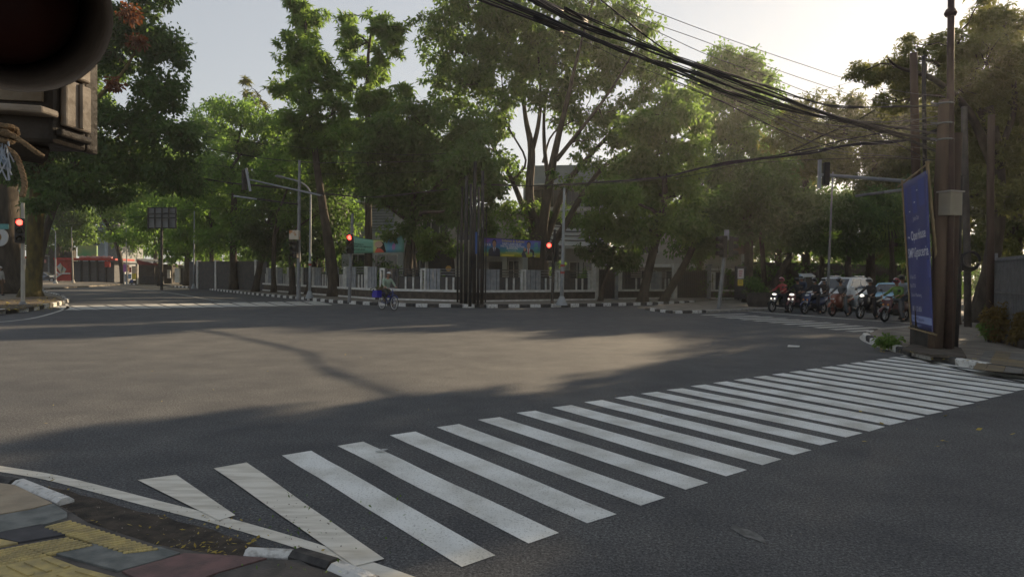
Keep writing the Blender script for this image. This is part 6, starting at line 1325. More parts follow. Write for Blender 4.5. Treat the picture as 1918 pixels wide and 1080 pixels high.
def scooter(label, loc, rz, body, lit=False, sport=False, group="motorbikes waiting at the stop line", accent=None, steer=0.0, dark=False, round_light=False):
    r = thing("motorbike", label, "motorbike", loc, rz, group); R = .275 if not sport else .29; fx, bx_ = .62, -.62
    wheel(r, (fx, 0, R), R, .09, rim=accent or M_RIM); wheel(r, (bx_, 0, R), R, .11, rim=accent or M_RIM)
    mb = MB(); arc = [Vector((fx+math.cos(a)*(R+.035), 0, R+math.sin(a)*(R+.035))) for a in [math.radians(20+i*16) for i in range(9)]]
    mb.loft([[p+Vector((0, -.06, 0)), p+Vector((0, .06, 0)), p+(p-Vector((fx, 0, R))).normalized()*.015+Vector((0, .05, 0)), p+(p-Vector((fx, 0, R))).normalized()*.015+Vector((0, -.05, 0))] for p in arc]); mb.build("front_fender", body, r, smooth=True)
    mb = MB(); 
    for s in (-1, 1): mb.tube([(fx, .075*s, R), (fx-.16, .075*s, .70), (fx-.22, .05*s, .88)], [.024, .028, .026], 8)
    mb.build("fork", M_CHR, r, smooth=True)
    if not sport:
        mb = MB(); mb.loft([xsec(.50, .10, .34, .40), xsec(.52, .17, .40, .62), xsec(.50, .20, .52, .78), xsec(.42, .19, .66, .93), xsec(.33, .12, .80, .97)]); mb.build("front_shield", body, r, smooth=True)
        mb = MB(); mb.loft([xsec(.40, .15, .30, .36), xsec(.20, .17, .26, .33), xsec(-.10, .17, .26, .34)]); mb.build("floorboard", M_BLACKP, r)
        mb = MB(); mb.loft([xsec(-.02, .12, .30, .60), xsec(-.20, .17, .34, .73), xsec(-.50, .18, .42, .78), xsec(-.78, .13, .56, .80), xsec(-.92, .06, .68, .80)]); mb.build("rear_body", body, r, smooth=True)
    else:
        mb = MB(); mb.loft([xsec(.66, .08, .62, .80), xsec(.54, .17, .50, .92), xsec(.34, .19, .40, .98), xsec(.15, .16, .34, .92), xsec(-.02, .13, .36, .84)]); mb.build("fairing", body, r, smooth=True)
        mb = MB(); mb.loft([xsec(-.05, .12, .50, .80), xsec(-.35, .13, .56, .80), xsec(-.70, .12, .66, .90), xsec(-.92, .05, .80, .93)]); mb.build("tail", body, r, smooth=True)
        mb = MB(); mb.loft([xsec(.34, .10, .85, .96), xsec(.15, .15, .78, 1.0), xsec(-.05, .11, .76, .90)]); mb.build("tank", body, r, smooth=True)
    mb = MB(); mb.loft([xsec(.02, .09, .74, .80), xsec(-.20, .14, .76, .84), xsec(-.48, .15, .78, .86), xsec(-.78, .10, .80, .90)]); mb.build("seat", M_SEAT, r, smooth=True)
    mb = MB(); mb.box((-.22, 0, .36), (.42, .24, .26)); mb.tube([(-.1, -.16, .28), (-.35, -.18, .30), (-.55, -.20, .38)], .03, 8); mb.build("engine", M_DARK, r, bevel=.03)
    mb = MB(); mb.tube([(-.40, -.21, .34), (-.62, -.22, .40), (-.86, -.22, .50)], [.045, .06, .055], 10); mb.build("exhaust", M_CHR if not dark else M_DARK, r, smooth=True)
    hb = MB(); hb.tube([(.26, -.34, 1.0), (.32, -.18, .98), (.36, 0, .97), (.32, .18, .98), (.26, .34, 1.0)], .016, 8); h = hb.build("handlebar", M_DARK, r, smooth=True)
    for s in (-1, 1):
        mb = MB(); mb.tube([(.30, .26*s, .99), (.34, .30*s, 1.10), (.33, .34*s, 1.18)], .008, 5); mb.ell((.33, .37*s, 1.21), (.02, .07, .045), 10, 6); mb.build("mirror", M_BLACKP, h, smooth=True)
    hl = M_HL if lit else M_HLO
    if round_light: mb = MB(); mb.ell((.50, 0, .93), (.06, .095, .095), 14, 8); mb.build("headlight", hl, r, smooth=True)
    elif sport:
        for s in (-1, 1): mb = MB(); mb.ell((.655, .06*s, .76), (.03, .05, .03), 10, 6); mb.build("headlight", hl, r, smooth=True)
    else:
        mb = MB(); mb.ell((.475, 0, .865), (.05, .13, .05), 12, 6); mb.build("headlight", hl, r, smooth=True)
        for s in (-1, 1): mb = MB(); mb.ell((.575, .10*s, .66), (.03, .045, .04), 8, 6); mb.build("turn_signal", hl if lit else M_ORL, r, smooth=True)
    mb = MB(); mb.box((.56 if not sport else .62, 0, .56 if not sport else .66), (.012, .26, .10), R=Matrix.Rotation(-.2, 3, 'Y')); mb.build("number_plate", M_PLT, r)
    mb = MB(); mb.box((-.92, 0, .74), (.05, .16, .06)); mb.build("tail_light", M_RED, r); mb = MB(); mb.tube([(-.15, .12, .25), (-.12, .28, .03)], .012, 5); mb.build("side_stand", M_DARK, r)
    return r
hrz = math.atan2(.31, -.95)+math.pi; HB_ = math.radians(214)   # heading of the waiting traffic
def at(u, v, du=0, dv=0): p = G(u, v); return Vector((p.x, p.y, 0.0))
mb_blk = mat("gloss_black", (.02, .02, .023), (.03, .03, .034), 3, .25, spec=.6); mb_blu = mat("dark_blue_gloss", (.02, .03, .08), (.03, .05, .12), 3, .25, spec=.6); mb_org = mat("orange_gloss", (.20, .05, .022), (.14, .035, .018), 3, .3, spec=.6); mb_mar = mat("maroon_gloss", (.09, .02, .022), (.06, .015, .018), 3, .3, spec=.6); mb_wht = mat("white_gloss", (.5, .5, .5), (.42, .42, .42), 3, .3)
bikes = [
 ((1462, 584), "black scooter nearest the grey kerb, headlamps lit", mb_blk, dict(lit=True)),
 ((1492, 585), "black and red scooter second from the grey kerb", mb_mar, dict(lit=True, dark=True)),
 ((1524, 587.5), "dark blue scooter with pale front plate, right of the maroon one", mb_blu, dict(lit=False)),
 ((1574, 591.5), "orange sport motorbike in front of the silver car", mb_org, dict(sport=True, accent=mb_org)),
 ((1627, 596.5), "black motorcycle with a round lit headlamp", mb_blk, dict(sport=True, lit=True, round_light=True, dark=True)),
 ((1676, 602), "maroon scooter carrying the green-vested rider", mb_mar, dict()),
 ((1706, 599), "black scooter half hidden by the big blue banner", mb_blk, dict(dark=True)),
 ((1541, 583.5), "black scooter in the second row behind the dark blue one", mb_blk, dict(lit=True)),
]
for (u, v), lab, bm_, kw in bikes: scooter(lab, at(u, v), HB_+random.Random(u).uniform(-.12, .12), bm_, **kw)
c_red = cloth("red_jacket", (.36, .07, .07)); c_blk = cloth("black_jacket", (.03, .03, .034)); c_nvy = cloth("navy_jacket", (.05, .065, .10)); c_gry = cloth("grey_jacket", (.11, .12, .13)); c_grn = cloth("green_vest", (.12, .22, .05)); c_lg = cloth("light_grey_jacket", (.26, .29, .33)); c_jean = cloth("jeans", (.05, .06, .09)); c_tr = cloth("dark_trousers", (.03, .03, .035)); c_brn = cloth("brown_trousers", (.09, .07, .05)); c_drk = cloth("dark_brown_jacket", (.06, .045, .04))
g5 = "riders waiting at the stop line"
riders = [
 ((1462, 584), "rider in a red jacket and pink-white helmet by the kerb", rider_pose(0, 'l'), c_red, c_tr, dict(headc=(.42, .12, .14), hc2=(.5, .42, .42)), (0, 0)),
 ((1492, 585), "rider in black with a dark helmet on the maroon scooter", rider_pose(.1, 'both'), c_blk, c_tr, dict(headc=(.04, .04, .045)), (0, 0)),
 ((1492, 585), "pillion rider in navy with a pale blue-white helmet", rider_pose(0, 'none', sx=-.56, hx=-.16, hz=.98, seat=.92, hy=.16), c_nvy, c_jean, dict(headc=(.42, .5, .56), hc2=(.12, .25, .45)), (0, 0)),
 ((1524, 587.5), "rider in black with a white face mask and black-white helmet", rider_pose(.1, 'both'), c_blk, c_tr, dict(headc=(.05, .05, .055), hc2=(.45, .45, .45), mask=(.55, .56, .58)), (0, 0)),
 ((1541, 583.5), "second-row rider with a grey-white helmet behind the masked one", rider_pose(0, 'r'), c_drk, c_tr, dict(headc=(.38, .38, .37)), (0, 0)),
 ((1574, 591.5), "rider in grey leaning over the orange motorbike", rider_pose(.35, 'l', hz=.95), c_gry, c_gry, dict(headc=(.07, .075, .08)), (0, 0)),
 ((1627, 596.5), "rider in dark clothes with a grey-white helmet on the black motorcycle", rider_pose(.1, 'both'), c_blk, c_tr, dict(headc=(.40, .40, .40), hc2=(.2, .2, .2)), (0, 0)),
 ((1676, 602), "rider in a green vest with a red-white helmet", rider_pose(0, 'l'), c_grn, c_gry, dict(headc=(.36, .08, .10), hc2=(.5, .5, .5), vest=c_grn), (0, 0)),
 ((1676, 602), "pillion passenger in a light grey jacket with a black helmet", rider_pose(0, 'none', sx=-.56, hx=-.16, hz=.98, seat=.92, hy=.16), c_lg, c_jean, dict(headc=(.03, .03, .035)), (0, 0)),
 ((1706, 599), "rider in dark brown, half hidden by the big blue banner", rider_pose(0, 'both'), c_drk, c_tr, dict(headc=(.10, .08, .07)), (0, 0)),
]
for (u, v), lab, J, tp_, tr_, kw, _ in riders: person(lab, at(u, v), HB_+random.Random(u).uniform(-.12, .12), J, tp_, tr_, head='helmet', group=g5, **kw)

# ================================================================== CARS
def car(label, loc, rz, kind, paint, lit=False, sign=None, group=None, pl=True):
    """kind: (length, half width, bonnet z, belt z, roof z, wheel R, bonnet x, windscreen foot x, roof front x, roof rear x, tail x)"""
    Lh, W, zb, zw, zr, R, xb, xw, xf, xr, xt = kind; r = thing("car", label, "car", loc, rz, group)
    def sec(x, w, z0, z1, cr=.0): return [(x, -w*.9, z0), (x, w*.9, z0), (x, w, z0+.12), (x, w*1.0, z0+(z1-z0)*.6), (x, w*.94, z1-.04), (x, w*.80, z1), (x, 0, z1+cr), (x, -w*.80, z1), (x, -w*.94, z1-.04), (x, -w*1.0, z0+(z1-z0)*.6), (x, -w, z0+.12)]
    z0 = .24; f = Lh/2
    mb = MB(); mb.loft([sec(f, W*.72, z0+.12, zb-.22), sec(f-.06, W*.88, z0+.03, zb-.12), sec(f-.30, W*.97, z0, zb-.04, .02), sec(xb-.3, W, z0, zb+.02, .04), sec(xw, W, z0, zw, .03), sec(0, W, z0, zw+.01), sec(-f*.55, W, z0, zw+.02), sec(-f+.25, W*.97, z0, zw+.02), sec(-f+.04, W*.90, z0+.06, zw-.05), sec(-f, W*.78, z0+.14, zw-.18)]); mb.build("body", paint, r, smooth=True, bevel=0)
    def gs(x, w, z): return [(x, -w, z), (x, w, z)]
    wr = W*.80; wb = W*.93
    mb = MB(); P = [(xw, wb, zw-.02), (xf, wr, zr-.03), (xf-.35, wr, zr), ((xf+xr)/2, wr, zr+.015), (xr, wr, zr-.02), (xt, wb, zw)]
    top = [Vector((x, y, z)) for x, y, z in P]
    # greenhouse: side outline mirrored, closed
    n = len(P); vs = [Vector((x, y*s, z)) for s in (-1, 1) for x, y, z in P]; fs = [tuple(range(n)), tuple(range(2*n-1, n-1, -1))]+[(i, i+1, n+i+1, n+i) for i in range(n-1)]
    mb.add(vs, fs); gh = mb.build("cabin", paint, r, bevel=.03)
    def lerpP(a, b, t): return tuple(a[i]+(b[i]-a[i])*t for i in range(3))
    # glass stands 4 mm proud of the cabin
    def pane(q, off, nm="window"): mb = MB(); q = [Vector(p) for p in q]; nrm = (q[1]-q[0]).cross(q[2]-q[0]).normalized(); ctr = sum(q, Vector())/len(q); nrm = nrm if nrm.dot(ctr-Vector((0, 0, .9))) > 0 else -nrm; mb.prism([p+nrm*.004 for p in q], nrm*.006); return mb.build(nm, M_GLASS, gh)
    a = (xw, -wb*.93, zw+.03); b = (xw, wb*.93, zw+.03); k = .93
    def onws(t, s): return (xw+(xf-xw)*t, (wb+(wr-wb)*t)*s, zw-.02+(zr-.03-zw+.02)*t)
    pane([onws(.10, -.88), onws(.10, .88), onws(.92, .86), onws(.92, -.86)], .004, "windscreen")
    def onrs(t, s): return (xt+(xr-xt)*t, (wb+(wr-wb)*t)*s, zw+(zr-.02-zw)*t)
    pane([onrs(.2, -.85), onrs(.2, .85), onrs(.9, .82), onrs(.9, -.82)], .004, "rear_window")
    for s in (-1, 1):
        def sd2(x, t): return (x, s*(wb+(wr-wb)*t)*1.0, zw+.0+(zr-zw)*t)
        xa = xw+(xf-xw)*.12-.18; m1 = (xf+xr)/2+.12; m2 = xr+.35
        pane([sd2(xa-.05, .10), sd2(m1+.04, .10), sd2(m1+.04, .86), sd2(xf-.14, .86)], .004); pane([sd2(m1-.04, .10), sd2(m2+.02, .10), sd2(m2+.02, .86), sd2(m1-.04, .86)], .004)
        pane([sd2(m2-.08, .12), sd2(xt+.38, .14), sd2(xr+.02, .84), sd2(m2-.08, .86)], .004)
        mb = MB(); mb.ell((xw-.22, s*(W+.09), zw+.10), (.09, .09, .07), 10, 6); mb.tube([(xw-.22, s*wb, zw+.05), (xw-.22, s*(W+.05), zw+.08)], .02, 6); mb.build("wing_mirror", paint, r, smooth=True)
        mb = MB(); mb.loft([[(f-.04-.30*t, s*(W*(.50+.42*t)), zb-.27+.05*t), (f-.02-.30*t, s*(W*(.50+.42*t)), zb-.13+.02*t), (f-.08-.30*t, s*(W*(.50+.42*t)), zb-.12+.02*t)] for t in (0, .5, 1)]); mb.build("headlight", M_HLO if not lit else M_HL, r)
        mb = MB(); mb.ell((f-.06, s*W*.62, z0+.22), (.03, .07, .05), 8, 6); mb.build("fog_lamp", M_HLO, r, smooth=True); mb = MB(); mb.box((-f+.05, s*W*.78, zw-.15), (.06, .20, .22)); mb.build("tail_light", M_RED, r)
        for x in (f-.85, -f+.80):
            mb = MB(); mb.tube([(x, s*(W-.06), R), (x, s*(W+.004), R)], R+.07, 22); mb.build("wheel_arch", M_BLACKP, r)
            w = MB(); w.tube([(x, s*(W-.16), R), (x, s*(W+.012), R)], R, 22); w = w.build("wheel", M_TYRE, r); mb = MB(); mb.tube([(x, s*(W+.013), R), (x, s*(W+.02), R)], R*.66, 16)
            for k_ in range(5): a_ = k_*1.2566; mb.beam((x, s*(W+.022), R), (x+math.cos(a_)*R*.62, s*(W+.026), R+math.sin(a_)*R*.62), .06, .02)
            mb.build("rim", M_RIM, w)
        mb = MB(); [mb.beam((m1*0+x_, s*(W+.004), zw-.22), (x_-.16, s*(W+.004), zw-.22), .03, .03) for x_ in (m1+.2, m2+.2)]; mb.build("door_handle", M_CHR, r)
        mb = MB(); [mb.box((x_, s*(W+.002), (z0+zw)/2+.05), (.012, .006, (zw-z0)*.8)) for x_ in (m1, m2-.02, xw-.15)]; mb.build("door_seam", M_BLACKP, r)
    mb = MB(); mb.box((f-.005, 0, zb-.30), (.05, W*.86, .20)); mb.build("grille", M_BLACKP, r, bevel=.02); mb = MB(); [mb.box((f+.022, 0, zb-.30+dz), (.02, W*.84, .018)) for dz in (-.06, 0, .06)]; mb.build("grille_bar", M_CHR, r)
    mb = MB(); mb.box((f-.0, 0, z0+.12), (.06, W*1.2, .14)); mb.build("lower_intake", M_BLACKP, r, bevel=.02); mb = MB(); mb.box((f+.035, 0, z0+.27), (.012, .42, .11)); mb.build("number_plate", M_PLT, r)
    if sign == 'rails':
        for s in (-1, 1): mb = MB(); mb.tube([(xf-.35, s*wr*.86, zr+.02), (xf-.5, s*wr*.86, zr+.06), (xr+.15, s*wr*.86, zr+.06), (xr, s*wr*.86, zr+.01)], .015, 6); mb.build("roof_rail", M_CHR, r)
        mb = MB(); mb.tube([(xr+.2, 0, zr), (xr+.05, 0, zr+.12)], .012, 5); mb.build("antenna", M_BLACKP, r)
    if sign == 'taxi': mb = MB(); mb.loft([xsec(xf-.5, .02, zr+.0, zr+.05), xsec(xf-.62, .20, zr, zr+.16), xsec(xf-.85, .16, zr, zr+.13)]); mb.build("roof_sign", mat("taxi_sign_blue", (.05, .10, .42), (.45, .5, .6), 6, .4, contrast=(.52, .6)), r, bevel=.01)
    return r
P_SIL = mat("silver_paint", (.62, .64, .65), (.56, .58, .60), 2, .28, metal=.0, spec=.6); P_TAX = mat("light_blue_paint", (.38, .62, .78), (.34, .58, .74), 2, .25, spec=.6); P_GRY = mat("grey_blue_paint", (.16, .18, .21), (.13, .15, .18), 2, .3, metal=.3, spec=.6); P_WHT = mat("white_car_paint", (.6, .6, .6), (.55, .55, .55), 2, .3, spec=.6)
SUV = (4.75, .92, 1.02, 1.10, 1.72, .37, 1.35, 1.10, .30, -1.75, -2.22); SED = (4.4, .86, .86, .94, 1.46, .32, 1.2, 1.0, .25, -1.05, -1.75)
p = at(1572, 580.5); ff = Vector((math.cos(HB_), math.sin(HB_), 0))
car("silver sport utility car with roof rails behind the motorbikes", p, math.radians(222), SUV, P_SIL, lit=False, sign='rails')
p = at(1672, 581); car("light blue taxi with a blue roof sign, behind the green-vested rider", p, math.radians(221), SED, P_TAX, lit=False, sign='taxi')
p = at(84, 528); car("grey-blue car at the far left seen side-on beside the red kiosk", p, math.radians(8), SED, P_GRY, group=None)
p = D(1036, 540, 50); car("white-roofed car parked behind the fence by the white lamp post", (p.x, p.y, .15), math.radians(4), SED, P_WHT)
# parked far cars on the left road and a car beyond the right corner
p = at(140, 527.5)

# ================================================================== THE CYCLIST
pc = (G(713, 579.5)+G(741, 581.5))/2; cz = math.atan2(-.74, .67)
r = thing("bicycle", "dark blue bicycle with blue side crates, ridden across the junction", "bicycle", (pc.x, pc.y, 0), cz)
RW = .335; M_BFR = mat("blue_frame", (.03, .06, .22), (.03, .05, .17), 4, .4); M_CRT = mat("blue_crate", (.03, .025, .40), (.025, .02, .30), 5, .5)
for x in (.52, -.52):
    mb = MB(); mb.torus((x, 0, RW), RW-.02, .022, (0, 1, 0), 32, 8); w = mb.build("wheel", M_TYRE, r, smooth=True); mb = MB(); mb.torus((x, 0, RW), RW-.05, .014, (0, 1, 0), 32, 6); mb.tube([(x, -.05, RW), (x, .05, RW)], .025, 8)
    for k in range(18): a = 2*math.pi*k/18; mb.beam((x, .02*(-1)**k, RW), (x+math.cos(a)*(RW-.05), 0, RW+math.sin(a)*(RW-.05)), .004)
    mb.build("rim", mat("pale_rim", (.55, .56, .56), rough=.3, metal=.5), w); mb = MB(); arc = [Vector((x+math.cos(a)*(RW+.03), 0, RW+math.sin(a)*(RW+.03))) for a in [math.radians((40 if x > 0 else 10)+i*15) for i in range(10)]]; mb.loft([[p+Vector((0, -.03, 0)), p+Vector((0, .03, 0)), p+Vector((0, 0, .012))] for p in arc]); mb.build("mudguard", M_BFR, r)
mb = MB()
for p, q in (((.40, 0, .80), (-.05, 0, .30)), ((.38, 0, .88), (-.16, 0, .62)), ((-.20, 0, .80), (-.05, 0, .30)), ((-.05, .03, .30), (-.52, .05, RW)), ((-.05, -.03, .30), (-.52, -.05, RW)), ((-.17, .03, .66), (-.52, .05, RW)), ((-.17, -.03, .66), (-.52, -.05, RW)), ((.38, 0, .95), (.42, 0, .74))): mb.tube([p, q], .018, 8)
for s in (-1, 1): mb.tube([(.42, .04*s, .74), (.52, .05*s, RW)], .015, 6)
mb.build("frame", M_BFR, r, smooth=True)
mb = MB(); mb.tube([(.38, 0, .93), (.37, 0, 1.0)], .014, 6); mb.tube([(.18, -.29, 1.02), (.30, -.27, 1.03), (.38, -.1, 1.0), (.38, .1, 1.0), (.30, .27, 1.03), (.18, .29, 1.02)], .013, 7); mb.build("handlebar", M_CHR, r, smooth=True)
mb = MB(); mb.loft([xsec(.0, .02, .82, .85), xsec(-.12, .05, .82, .87), xsec(-.28, .10, .83, .90)]); mb.build("saddle", M_SEAT, r, smooth=True)
mb = MB(); mb.tube([(-.05, -.09, .30), (-.05, .09, .30)], .018, 8); mb.beam((-.05, .09, .30), (.06, .09, .17), .02); mb.beam((-.05, -.09, .30), (-.16, -.09, .43), .02); mb.box((.06, .14, .17), (.09, .09, .02)); mb.box((-.16, -.14, .43), (.09, .09, .02)); mb.build("crank", M_DARK, r)
mb = MB(); mb.box((-.52, 0, .73), (.55, .16, .02)); [mb.tube([(-.52, s*.07, RW), (-.62, s*.07, .72)], .008, 5) for s in (-1, 1)]; mb.build("rear_rack", M_DARK, r)
for s in (-1, 1):
    mb = MB(); cx, cy = -.58, .24*s
    mb.box((cx, cy, .58), (.44, .24, .02))
    for dx, dy, sx_, sy_ in ((.21, 0, .02, .24), (-.21, 0, .02, .24), (0, .11, .40, .02), (0, -.11, .40, .02)): mb.box((cx+dx, cy+dy, .735), (sx_, sy_, .29))
    for k in range(3): mb.box((cx, cy, .64+k*.09), (.455, .255, .02))
    mb.build("crate", M_CRT, r)
r2 = thing("vegetable_load", "bundle of green leaves piled on the bicycle's rear crates", "vegetables", (pc.x-.58*math.cos(cz), pc.y-.58*math.sin(cz), .88), cz)
rng = np.random.default_rng(2); C = rng.normal(size=(14, 3))*np.array([.14, .2, .05])+np.array([0, 0, .10]); V, t = leaf_arrays(rng, C, np.full(14, .08), 18, .11, .06); leaf_object("leaves", V, t, LF_OLV, r2, (0, 0, 0))
mb = MB(); mb.ell((0, 0, .05), (.22, .26, .10), 12, 8); mb.build("sack", cloth("brown_sack", (.12, .09, .05)), r2, smooth=True)
J = dict(pelvis=(-.18, 0, .95), spine=(-.15, 0, 1.13), chest=(-.08, 0, 1.33), neck=(-.02, 0, 1.50), head=(.02, 0, 1.62), sl=(-.06, .19, 1.38), sr=(-.06, -.19, 1.38), el=(.04, .30, 1.15), er=(.06, -.30, 1.16), wl=(.16, .29, 1.05), wr=(.17, -.29, 1.06), fl=(.30, .28, 1.04), fr=(.30, -.28, 1.04),
         hl=(-.14, .11, .90), hr=(-.14, -.11, .90), kl=(.12, .15, .58), kr=(.20, -.15, .78), al=(.03, .15, .24), ar=(-.14, -.15, .50), tl=(.15, .15, .20), tr=(-.02, -.15, .46), look=.0)
person("cyclist in a pale green jacket, dark trousers and white cap", (pc.x, pc.y, 0), cz, J, cloth("pale_green_jacket", (.30, .38, .29)), cloth("dark_olive_trousers", (.05, .05, .04)), head='cap', headc=(.55, .56, .55), shoe=(.10, .08, .06))
# person at the left edge
b = D(-1, 555, 41); J = dict(pelvis=(0, 0, .92), spine=(0, 0, 1.1), chest=(0, 0, 1.30), neck=(.02, 0, 1.48), head=(.04, 0, 1.60), sl=(0, .19, 1.40), sr=(0, -.19, 1.40), el=(-.02, .24, 1.12), er=(.05, -.24, 1.12), wl=(.06, .24, .90), wr=(.16, -.22, .95), fl=(.09, .24, .80), fr=(.2, -.21, .84), hl=(0, .10, .88), hr=(0, -.10, .88), kl=(.10, .11, .48), kr=(-.02, -.11, .48), al=(.06, .11, .09), ar=(-.20, -.11, .12), tl=(.20, .11, .05), tr=(-.06, -.11, .05))
person("walking person in a white shirt and cap, cut by the left edge", (b.x, b.y, .14), math.radians(-20), J, cloth("white_shirt", (.5, .5, .48)), cloth("brown_shorts", (.14, .09, .06)), head='cap', headc=(.55, .55, .53))

# ================================================================== FOREGROUND SIGNAL, top left
pb = D(-130, 540, 1.15); r = thing("traffic_signal", "close-up black traffic signal with a huge round visor at the top left corner", "traffic signal", (pb.x, pb.y, 0.03))
M_HSG = mat("dusty_black_housing", (.035, .028, .022), (.075, .058, .043), 14, .55, .25, 60, contrast=(.4, .75)); M_SIDE = mat("glare_toned_panel", (.46, .385, .30), (.24, .195, .15), 14, .5, .2, 50); M_VIS = mat("visor_black", (.10, .075, .055), (.15, .115, .085), 12, .55, .2, 80)  # side panel colour lifted, painting in sunlight that strikes the doors
mb = MB(); mb.tube([(pb.x, pb.y, 0), (pb.x, pb.y, 2.9)], .055, 16); mb.build("pole", M_DARK, r, world=True, smooth=True)
def col(u, Y, v0, v1): a = D(u, v0, Y); return a
A_ = D(-230, 240, .93); B_ = D(100, 240, .96); C_ = D(163, 240, 1.035); D_ = D(-230, 240, 1.03)
zt, zbm = D(100, -120, .96).z, D(100, 268, .96).z
mb = MB(); mb.prism([(A_.x, A_.y, zbm), (B_.x, B_.y, zbm), (C_.x, C_.y, zbm), (D_.x, D_.y, zbm)], zt-zbm); mb.build("housing", M_HSG, r, world=True, bevel=.006)
def side(s, z, off): p = Vector((B_.x, B_.y, z)).lerp(Vector((C_.x, C_.y, z)), s); n = Vector((C_.y-B_.y, -(C_.x-B_.x), 0)).normalized(); return p+n*off
# side panels: an inset door above a plain band
for (s0, s1, v0, v1, mm, nm) in ((.10, .92, 30, 148, M_SIDE, "side_door"), (.16, .94, 155, 243, M_SIDE, "side_door"), (.04, .96, 250, 264, M_HSG, "side_band")):
    za, zb_ = D(100, v0, 1.0).z, D(100, v1, 1.0).z; mb = MB(); mb.prism([side(s0, zb_, .0005), side(s0, zb_, .010), side(s1, zb_, .010), side(s1, zb_, .0005)], za-zb_); mb.build(nm, mm, r, world=True, bevel=.003)
mb = MB(); za, zb_ = D(100, 158, 1.0).z, D(100, 240, 1.0).z; mb.tube([side(.55, zb_, .013), side(.55, za, .013)], .0035, 6); mb.build("door_rib", M_SIDE, r, world=True)
zl = D(100, 203, .93).z; mb = MB(); mb.prism([(A_.x, A_.y-.03, zl), (B_.x+.004, B_.y-.03, zl-.006), (B_.x+.006, B_.y+.004, zl-.006), (A_.x, A_.y+.004, zl)], .010); mb.build("ledge", M_SIDE, r, world=True, bevel=.003)
za, zb_ = D(100, 60, .96).z, D(100, 192, .96).z; mb = MB(); mb.prism([(A_.x, A_.y-.006, zb_), (B_.x-.012, B_.y-.006, zb_), (B_.x-.012, B_.y-.001, zb_), (A_.x, A_.y-.001, zb_)], za-zb_); mb.build("upper_lit_face", mat("tan_door", (.26, .20, .13), (.18, .14, .095), 10, .5, .2, 50), r, world=True)  # front face above the ledge, reflected sun painted in as lighter tan
# backplate strip
e0, e1 = D(160, 287, 1.05), D(172, -200, 1.05); mb = MB(); mb.box(((e0.x+e1.x)/2-.001, 1.052, (e0.z+e1.z)/2), (.010, .03, e1.z-e0.z)); mb.build("backplate_strip", M_HSG, r, world=True, bevel=.002)
mb = MB(); q = D(158, 265, 1.045); mb.box(q, (.02, .02, .03)); mb.build("hinge", M_HSG, r, world=True, bevel=.003)
# the big visor and its lens
vc = D(26, 4, .74); ax = (Vector((0, 0, CAMH))-vc).normalized(); ax = (ax+Vector((.10, 0, -.05))).normalized(); bq = ax.to_track_quat('Z', 'Y').to_matrix(); RV = .093
def vring(t, rad, n=40): return [vc-ax*t+bq @ Vector((rad*math.cos(2*math.pi*k/n), rad*math.sin(2*math.pi*k/n), 0)) for k in range(n)]
mb = MB(); mb.loft([vring(.0, RV), vring(.05, RV*.985), vring(.20, RV*.93), vring(.20, RV*.915), vring(.05, RV*.97), vring(.0, RV*.987), vring(.0, RV)], cap=False); mb.build("visor", M_VIS, r, world=True, smooth=True)
mb = MB(); R3 = bq; mb.ell(vc-ax*.19, (RV*.93, RV*.93, .035), 28, 10, R=R3); mb.build("lens", mat("unlit_red_lens", (.09, .03, .022), (.07, .022, .016), 20, .3), r, world=True, smooth=True)
# rope tied round the bracket
M_ROPE = mat("rope_fibre", (.42, .30, .18), (.26, .18, .11), 60, .9, .8, 160)
r3 = thing("rope", "frayed tan rope knotted under the foreground signal, one end dangling", "rope", D(6, 250, .9)); rgp = random.Random(2)
def rope(px, Y, rr): 
    pts = smooth_path([D(u, v, Y+dy) for u, v, dy in px], 8); mb = MB()
    for s in range(3): mb.tube([p+Vector((math.cos(i*.9+s*2.09)*rr*.55, math.sin(i*.9+s*2.09)*rr*.55, 0)) for i, p in enumerate(pts)], rr*.62, 6)
    return mb
rope([(-30, 232, 0), (0, 236, -.01), (22, 240, 0), (27, 250, .02)], .88, .006).build("knot_turn", M_ROPE, r3, world=True, smooth=True)
rope([(-30, 244, 0), (0, 248, -.01), (20, 254, 0), (28, 262, .02)], .875, .006).build("knot_turn", M_ROPE, r3, world=True, smooth=True)
rope([(-30, 258, 0), (2, 262, -.01), (18, 266, 0), (24, 258, .02)], .88, .005).build("knot_turn", M_ROPE, r3, world=True, smooth=True)
rope([(8, 244, -.005), (40, 264, 0), (64, 282, .01), (78, 291, .02)], .87, .0035).build("tied_strand", M_ROPE, r3, world=True, smooth=True)
rope([(0, 272, 0), (14, 278, 0), (30, 292, 0), (41, 320, 0), (46, 345, 0), (42, 368, 0)], .88, .0032).build("dangling_end", M_ROPE, r3, world=True, smooth=True)
mb = MB()
for k in range(26):
    p = D(rgp.uniform(-12, 16), rgp.uniform(258, 300), .875); mb.tube([p, p+Vector((rgp.uniform(-.01, .015), rgp.uniform(-.01, .01), -rgp.uniform(.005, .03)))], .0011, 4)
mb.build("frayed_fibres", mat("blue_white_fibre", (.35, .42, .52), (.5, .5, .5), 60, .9), r3, world=True)
mb = MB(); q = D(-40, 262, .93); mb.tube([q, D(80, 284, 1.0)], .018, 8); mb.build("bracket_bar", M_HSG, r, world=True)

